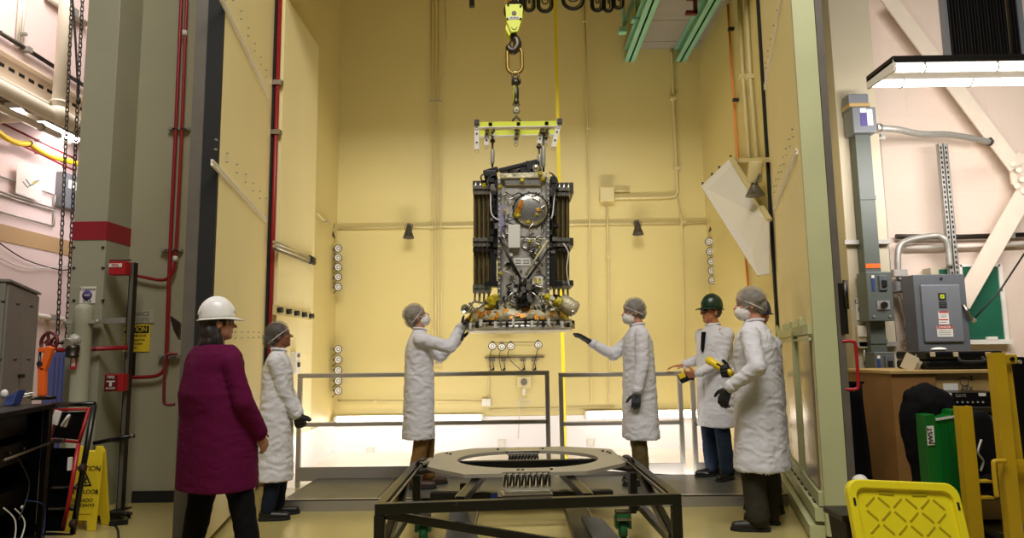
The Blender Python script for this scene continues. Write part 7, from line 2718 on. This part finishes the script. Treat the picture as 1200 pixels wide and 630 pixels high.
text('JWST', tc_, .044, M['ink_black'], tl, up=(-1, 0, -.05))
MB().bb((G_(1127, 500).x, GY + .0, 0), (G_(1128, 500).x + .03, GY + .12, G_(1127, 482).z)).build('dark_edge', M['black_metal'], t)

# black jacket draped on a short pole stand behind it
JY = 4.62
J_ = lambda x, y, d=0.: at(x, y, Y=JY + d)
t = thing('jacket', 'black jacket draped over a stand behind the green panel', 'jacket', J_(1085, 580))
mb = MB()
for (xa, ya, xb, yb, ra, rb) in ((1072, 466, 1100, 466, .075, .075), (1070, 468, 1072, 495, .075, .08), (1072, 480, 1084, 560, .10, .085), (1084, 470, 1092, 560, .12, .10), (1100, 470, 1108, 486, .09, .07), (1078, 500, 1082, 572, .08, .07), (1096, 480, 1104, 570, .10, .09)):
    mb.cone(J_(xa, ya), J_(xb, yb), ra, rb)
me = remeshed(mb, .016, 3, lambda c, n: c + n * (nz(c, (12, 12, 5), 5) * .03 + nz(c, (26, 26, 20), 2) * .008))
place(me, 'jacket_cloth', M['black_cloth'], t)
t = thing('coat_stand', 'yellow stand pole under the black jacket', 'stand', (J_(1085, 580).x, JY, 0))
q = J_(1078, 570)
MB().cyl((J_(1076, 560).x, JY, .0), (J_(1076, 560).x, JY, .84), .016, n=10).build('pole', M['yellow_paint'], t)
MB().lathe((J_(1076, 560).x, JY, 0), (0, 0, 1), [(.12, 0), (.12, .015), (.03, .03)], 18).build('base', M['yellow_paint'], t)
MB().beam((J_(1076, 560).x - .05, JY, .84), (J_(1076, 560).x + .2, JY, .84), .03, .02).build('cross_arm', M['yellow_paint'], t)


# yellow steel guard posts
def guard(xa, xb, y0, xa2, xb2, Y, label, extras=True):
    a, b = at(xa, y0, Y=Y), at(xb, y0, Y=Y)
    a2, b2 = at(xa2, 640, Y=Y), at(xb2, 640, Y=Y)
    t = thing('guard_post', label, 'post', ((a.x + b.x) / 2, Y, 0), 'yellow guard posts')
    x0, x1 = (a.x + a2.x) / 2, (b.x + b2.x) / 2
    MB().bb((x0, Y, 0), (x1, Y + .02, a.z)).build('web', M['yellow_paint'], t)
    MB().bb((x0, Y + .02, 0), (x0 + .012, Y + .055, a.z)).build('flange', M['yellow_paint'], t)
    MB().bb((x1 - .012, Y + .02, 0), (x1, Y + .055, a.z)).build('flange', M['yellow_paint'], t)
    MB().bb((x0 - .05, Y - .06, 0), (x1 + .05, Y + .14, .014)).build('foot_plate', M['yellow_paint'], t)
    return t, x0, x1, a.z


t, x0, x1, z = guard(1126, 1141, 476, 1136, 1153, 4.25, 'shorter yellow steel guard post beside the green panel')
for y in (564, 583):
    q = at(1146, y, Y=4.25)
    MB().bb((x1, 4.24, q.z - .006), (x1 + .075, 4.30, q.z + .006)).build('lug', M['yellow_paint'], t)
t, x0, x1, z = guard(1162, 1176, 413, 1187, 1203, 4.0, 'taller yellow steel guard post with hinged arm at right edge')
q = at(1182, 420.5, Y=4.0)
MB().box(V((x1 + .03, 4.02, q.z)), (.09, .02, .055)).build('hinge_ear', M['yellow_paint'], t, bevel=.006)
MB().cyl(V((x1 + .04, 4.0, q.z)), V((x1 + .04, 4.05, q.z)), .013, n=12).build('hinge_pin', M['black_metal'], t)
MB().beam(V((x1 + .03, 4.05, q.z - .03)), V((x1 + .05, 4.05, .3)), .055, .02, V((0, 1, 0))).build('rear_bar', M['yellow_paint'], t)
h0, h1 = at(1170, 540, Y=3.98), at(1168, 578, Y=3.98)
MB().tube(bez([V((x0, 3.98, h0.z)), V((x0 - .055, 3.98, h0.z)), V((x0 - .07, 3.98, h0.z - .02)), V((x0 - .07, 3.98, h1.z)), V((x0 - .065, 3.98, h1.z - .01))], 5), .013, 8).build('grab_hook', M['yellow_paint'], t)
g0 = at(1196, 542, Y=3.98)
MB().beam(V((x1, 3.99, g0.z)), V((x1 + .3, 3.99, g0.z)), .02, .03).build('gate_arm', M['yellow_paint'], t)
MB().beam(V((x1 + .10, 3.99, g0.z)), V((x1 + .10, 3.99, .15)), .045, .02, V((0, 1, 0))).build('gate_bar', M['yellow_paint'], t)
# black padded handle bar at the right edge
q0, q1 = at(1193, 418, Y=4.05), at(1197, 545, Y=4.05)
t = thing('push_handle', 'black upright bar with bolt at the right edge of the photo', 'bar', (q0.x + .03, 4.2, 0))
MB().prism([V((q0.x - .0, 4.1, 0)), V((q0.x + .10, 4.1, 0)), V((q0.x + .10, 4.1, q0.z - .03)), V((q0.x + .075, 4.1, q0.z)), V((q0.x + .025, 4.1, q0.z)), V((q0.x - .0, 4.1, q0.z - .03))], (0, .05, 0)).build('bar_body', M['black_gloss'], t, bevel=.008)
for z in (q0.z - .03, q0.z - .55):
    MB().cyl((q0.x + .04, 4.1, z), (q0.x + .04, 4.09, z), .012, n=10).build('bolt', M['galv'], t)
MB().bb((q0.x - .05, 4.08, 0), (q0.x + .15, 4.3, .012)).build('foot_plate', M['black_metal'], t)

# yellow tote lid standing on edge
LYv = 3.85
a, b = at(997, 580, Y=LYv), at(1134, 590, Y=LYv)
zt0 = at(1015, 574, Y=LYv).z
wd = at(1132, 600, Y=LYv).x - at(999, 600, Y=LYv).x
cx = (at(1132, 600, Y=LYv).x + at(999, 600, Y=LYv).x) / 2
t = thing('tote_lid', 'bright yellow plastic tote lid standing on edge at lower right', 'lid', (cx, LYv, 0))
tilt = Matrix.Rotation(R(-14), 3, 'X') 
roll = Matrix.Rotation(R(3.2), 3, 'Y')


def LP(u, v, d):
    """u across, v up from the floor edge, d out of the face"""
    p = tilt @ (V((u, -d, v)))
    return V((cx + p.x, LYv - .06 + p.y, p.z + .012)) + V((0, 0, -(u) * .055))


hh = zt0 + .035
hw2 = wd / 2


def rrect(w_, h0_, h1_, r_, n_=6):
    out = []
    for cx_, cz_, a0 in ((w_ - r_, h1_ - r_, 0), (-w_ + r_, h1_ - r_, 90), (-w_ + r_, h0_ + r_, 180), (w_ - r_, h0_ + r_, 270)):
        for k in range(n_ + 1):
            a_ = R(a0 + 90 * k / n_)
            out.append((cx_ + r_ * math.cos(a_), cz_ + r_ * math.sin(a_)))
    return out


O1, O2 = rrect(hw2, .0, hh, .07), rrect(hw2 - .045, .045, hh - .045, .05)
mb = MB()
n_ = len(O1)
ringsL = [[LP(u, v, -.02) for u, v in O1], [LP(u, v, .02) for u, v in O1], [LP(u * .985, v * .985 + .004, .03) for u, v in O1], [LP(u * 1.01, v, .03) for u, v in O2], [LP(u, v, .008) for u, v in O2]]
mb.loft(ringsL, caps=True, smooth=False)
mb.build('lid_shell', M['yellow_plastic'], t, bevel=.004)
mk('yellow_rib', '#b3a410', .45)
for x in range(-2, 2):
    for z in range(0, 3):
        u0, v0 = .0 + x * .15 + .075, .07 + z * .14
        for d0, d1 in (((0, .07), (.075, .14)), ((.075, .14), (.15, .07)), ((0, .07), (.075, 0)), ((.075, 0), (.15, .07))):
            p, q = (u0 + d0[0], v0 + d0[1]), (u0 + d1[0], v0 + d1[1])
            if max(abs(p[0]), abs(q[0])) < hw2 - .06 and max(p[1], q[1]) < hh - .06:
                i0, i1 = .16, .84
                MB().beam(LP(p[0] + (q[0] - p[0]) * i0, p[1] + (q[1] - p[1]) * i0, .009), LP(p[0] + (q[0] - p[0]) * i1, p[1] + (q[1] - p[1]) * i1, .009), .008, .008, V((0, 1, 0))).build('rib', M['yellow_rib'], t)
for s in (-1, 1):
    MB().beam(LP(s * (hw2 - .025), hh - .10, .030), LP(s * (hw2 - .025), hh - .14, .030), .012, .006, V((0, 1, 0))).build('latch_slot', M['ink_black'], t)
    MB().beam(LP(s * .13, hh - .066, .012), LP(s * .05, hh - .07, .012), .01, .006, V((0, 1, 0))).build('moulded_mark', M['yellow_rib'], t)
# dark bin it leans on
t = thing('storage_bin', 'dark storage bin behind the yellow tote lid', 'bin', (cx, 4.1, 0))
mb = MB()
mb.loft([[V((cx + sx * (.26 + .03 * k), 4.09 + sy * (.10 + .02 * k), z)) for sx, sy in ((-1, -1), (1, -1), (1, 1), (-1, 1))] for z, k in ((0, 0), (.36, 1))], smooth=False)
mb.build('bin_body', M['dark_rack'], t, bevel=.012)
MB().bb((cx - .31, 3.965, .34), (cx + .31, 4.215, .375)).build('rim', M['black_plastic'], t, bevel=.006)
# white roll and black bag beside the door
a = at(1007, 562, Y=4.6)
b = at(1022, 573, Y=4.35)
t = thing('white_pipe', 'short white plastic pipe end sticking up behind the yellow lid', 'pipe', b)
MB().lathe(a, (V((b.x, b.y, b.z - .14)) - a), [(.030, -.004), (.046, 0), (.050, .02), (.050, .34), (.045, .35)], 20).build('pipe_body', M['sat_white'], t)
MB().lathe(a - (b - a) * .01, a - b, [(.034, 0), (.034, -.03), (.0, -.03)], 18).build('pipe_bore', M['black_void'], t)
a, b = at(985, 600, Y=5.3), at(1014, 447, Y=5.3)
t = thing('hanging_cloth', 'black cloth sheet hanging beside the red handle of the right door', 'cloth', (a.x, 5.35, 0))
mb = MB()
rows = []
for i in range(14):
    u = i / 13
    x = a.x - .03 + (b.x - a.x + .03) * u
    y = 5.36 + .035 * math.sin(u * 17) + .015 * math.sin(u * 41)
    rows.append((x, y))
ring = [(x, y) for x, y in rows] + [(x, y + .025) for x, y in reversed(rows)]
mb.loft([[V((x + .015 * math.sin(z * 5), y, z)) for x, y in ring] for z in (.0, .3, .6, .9, b.z - .02 + .0)], smooth=True)
mb.build('cloth_sheet', M['black_cloth'], t)
MB().beam((a.x - .05, 5.37, b.z - .01), (b.x + .02, 5.37, b.z - .01), .02, .02).build('hem', M['black_cloth'], t)
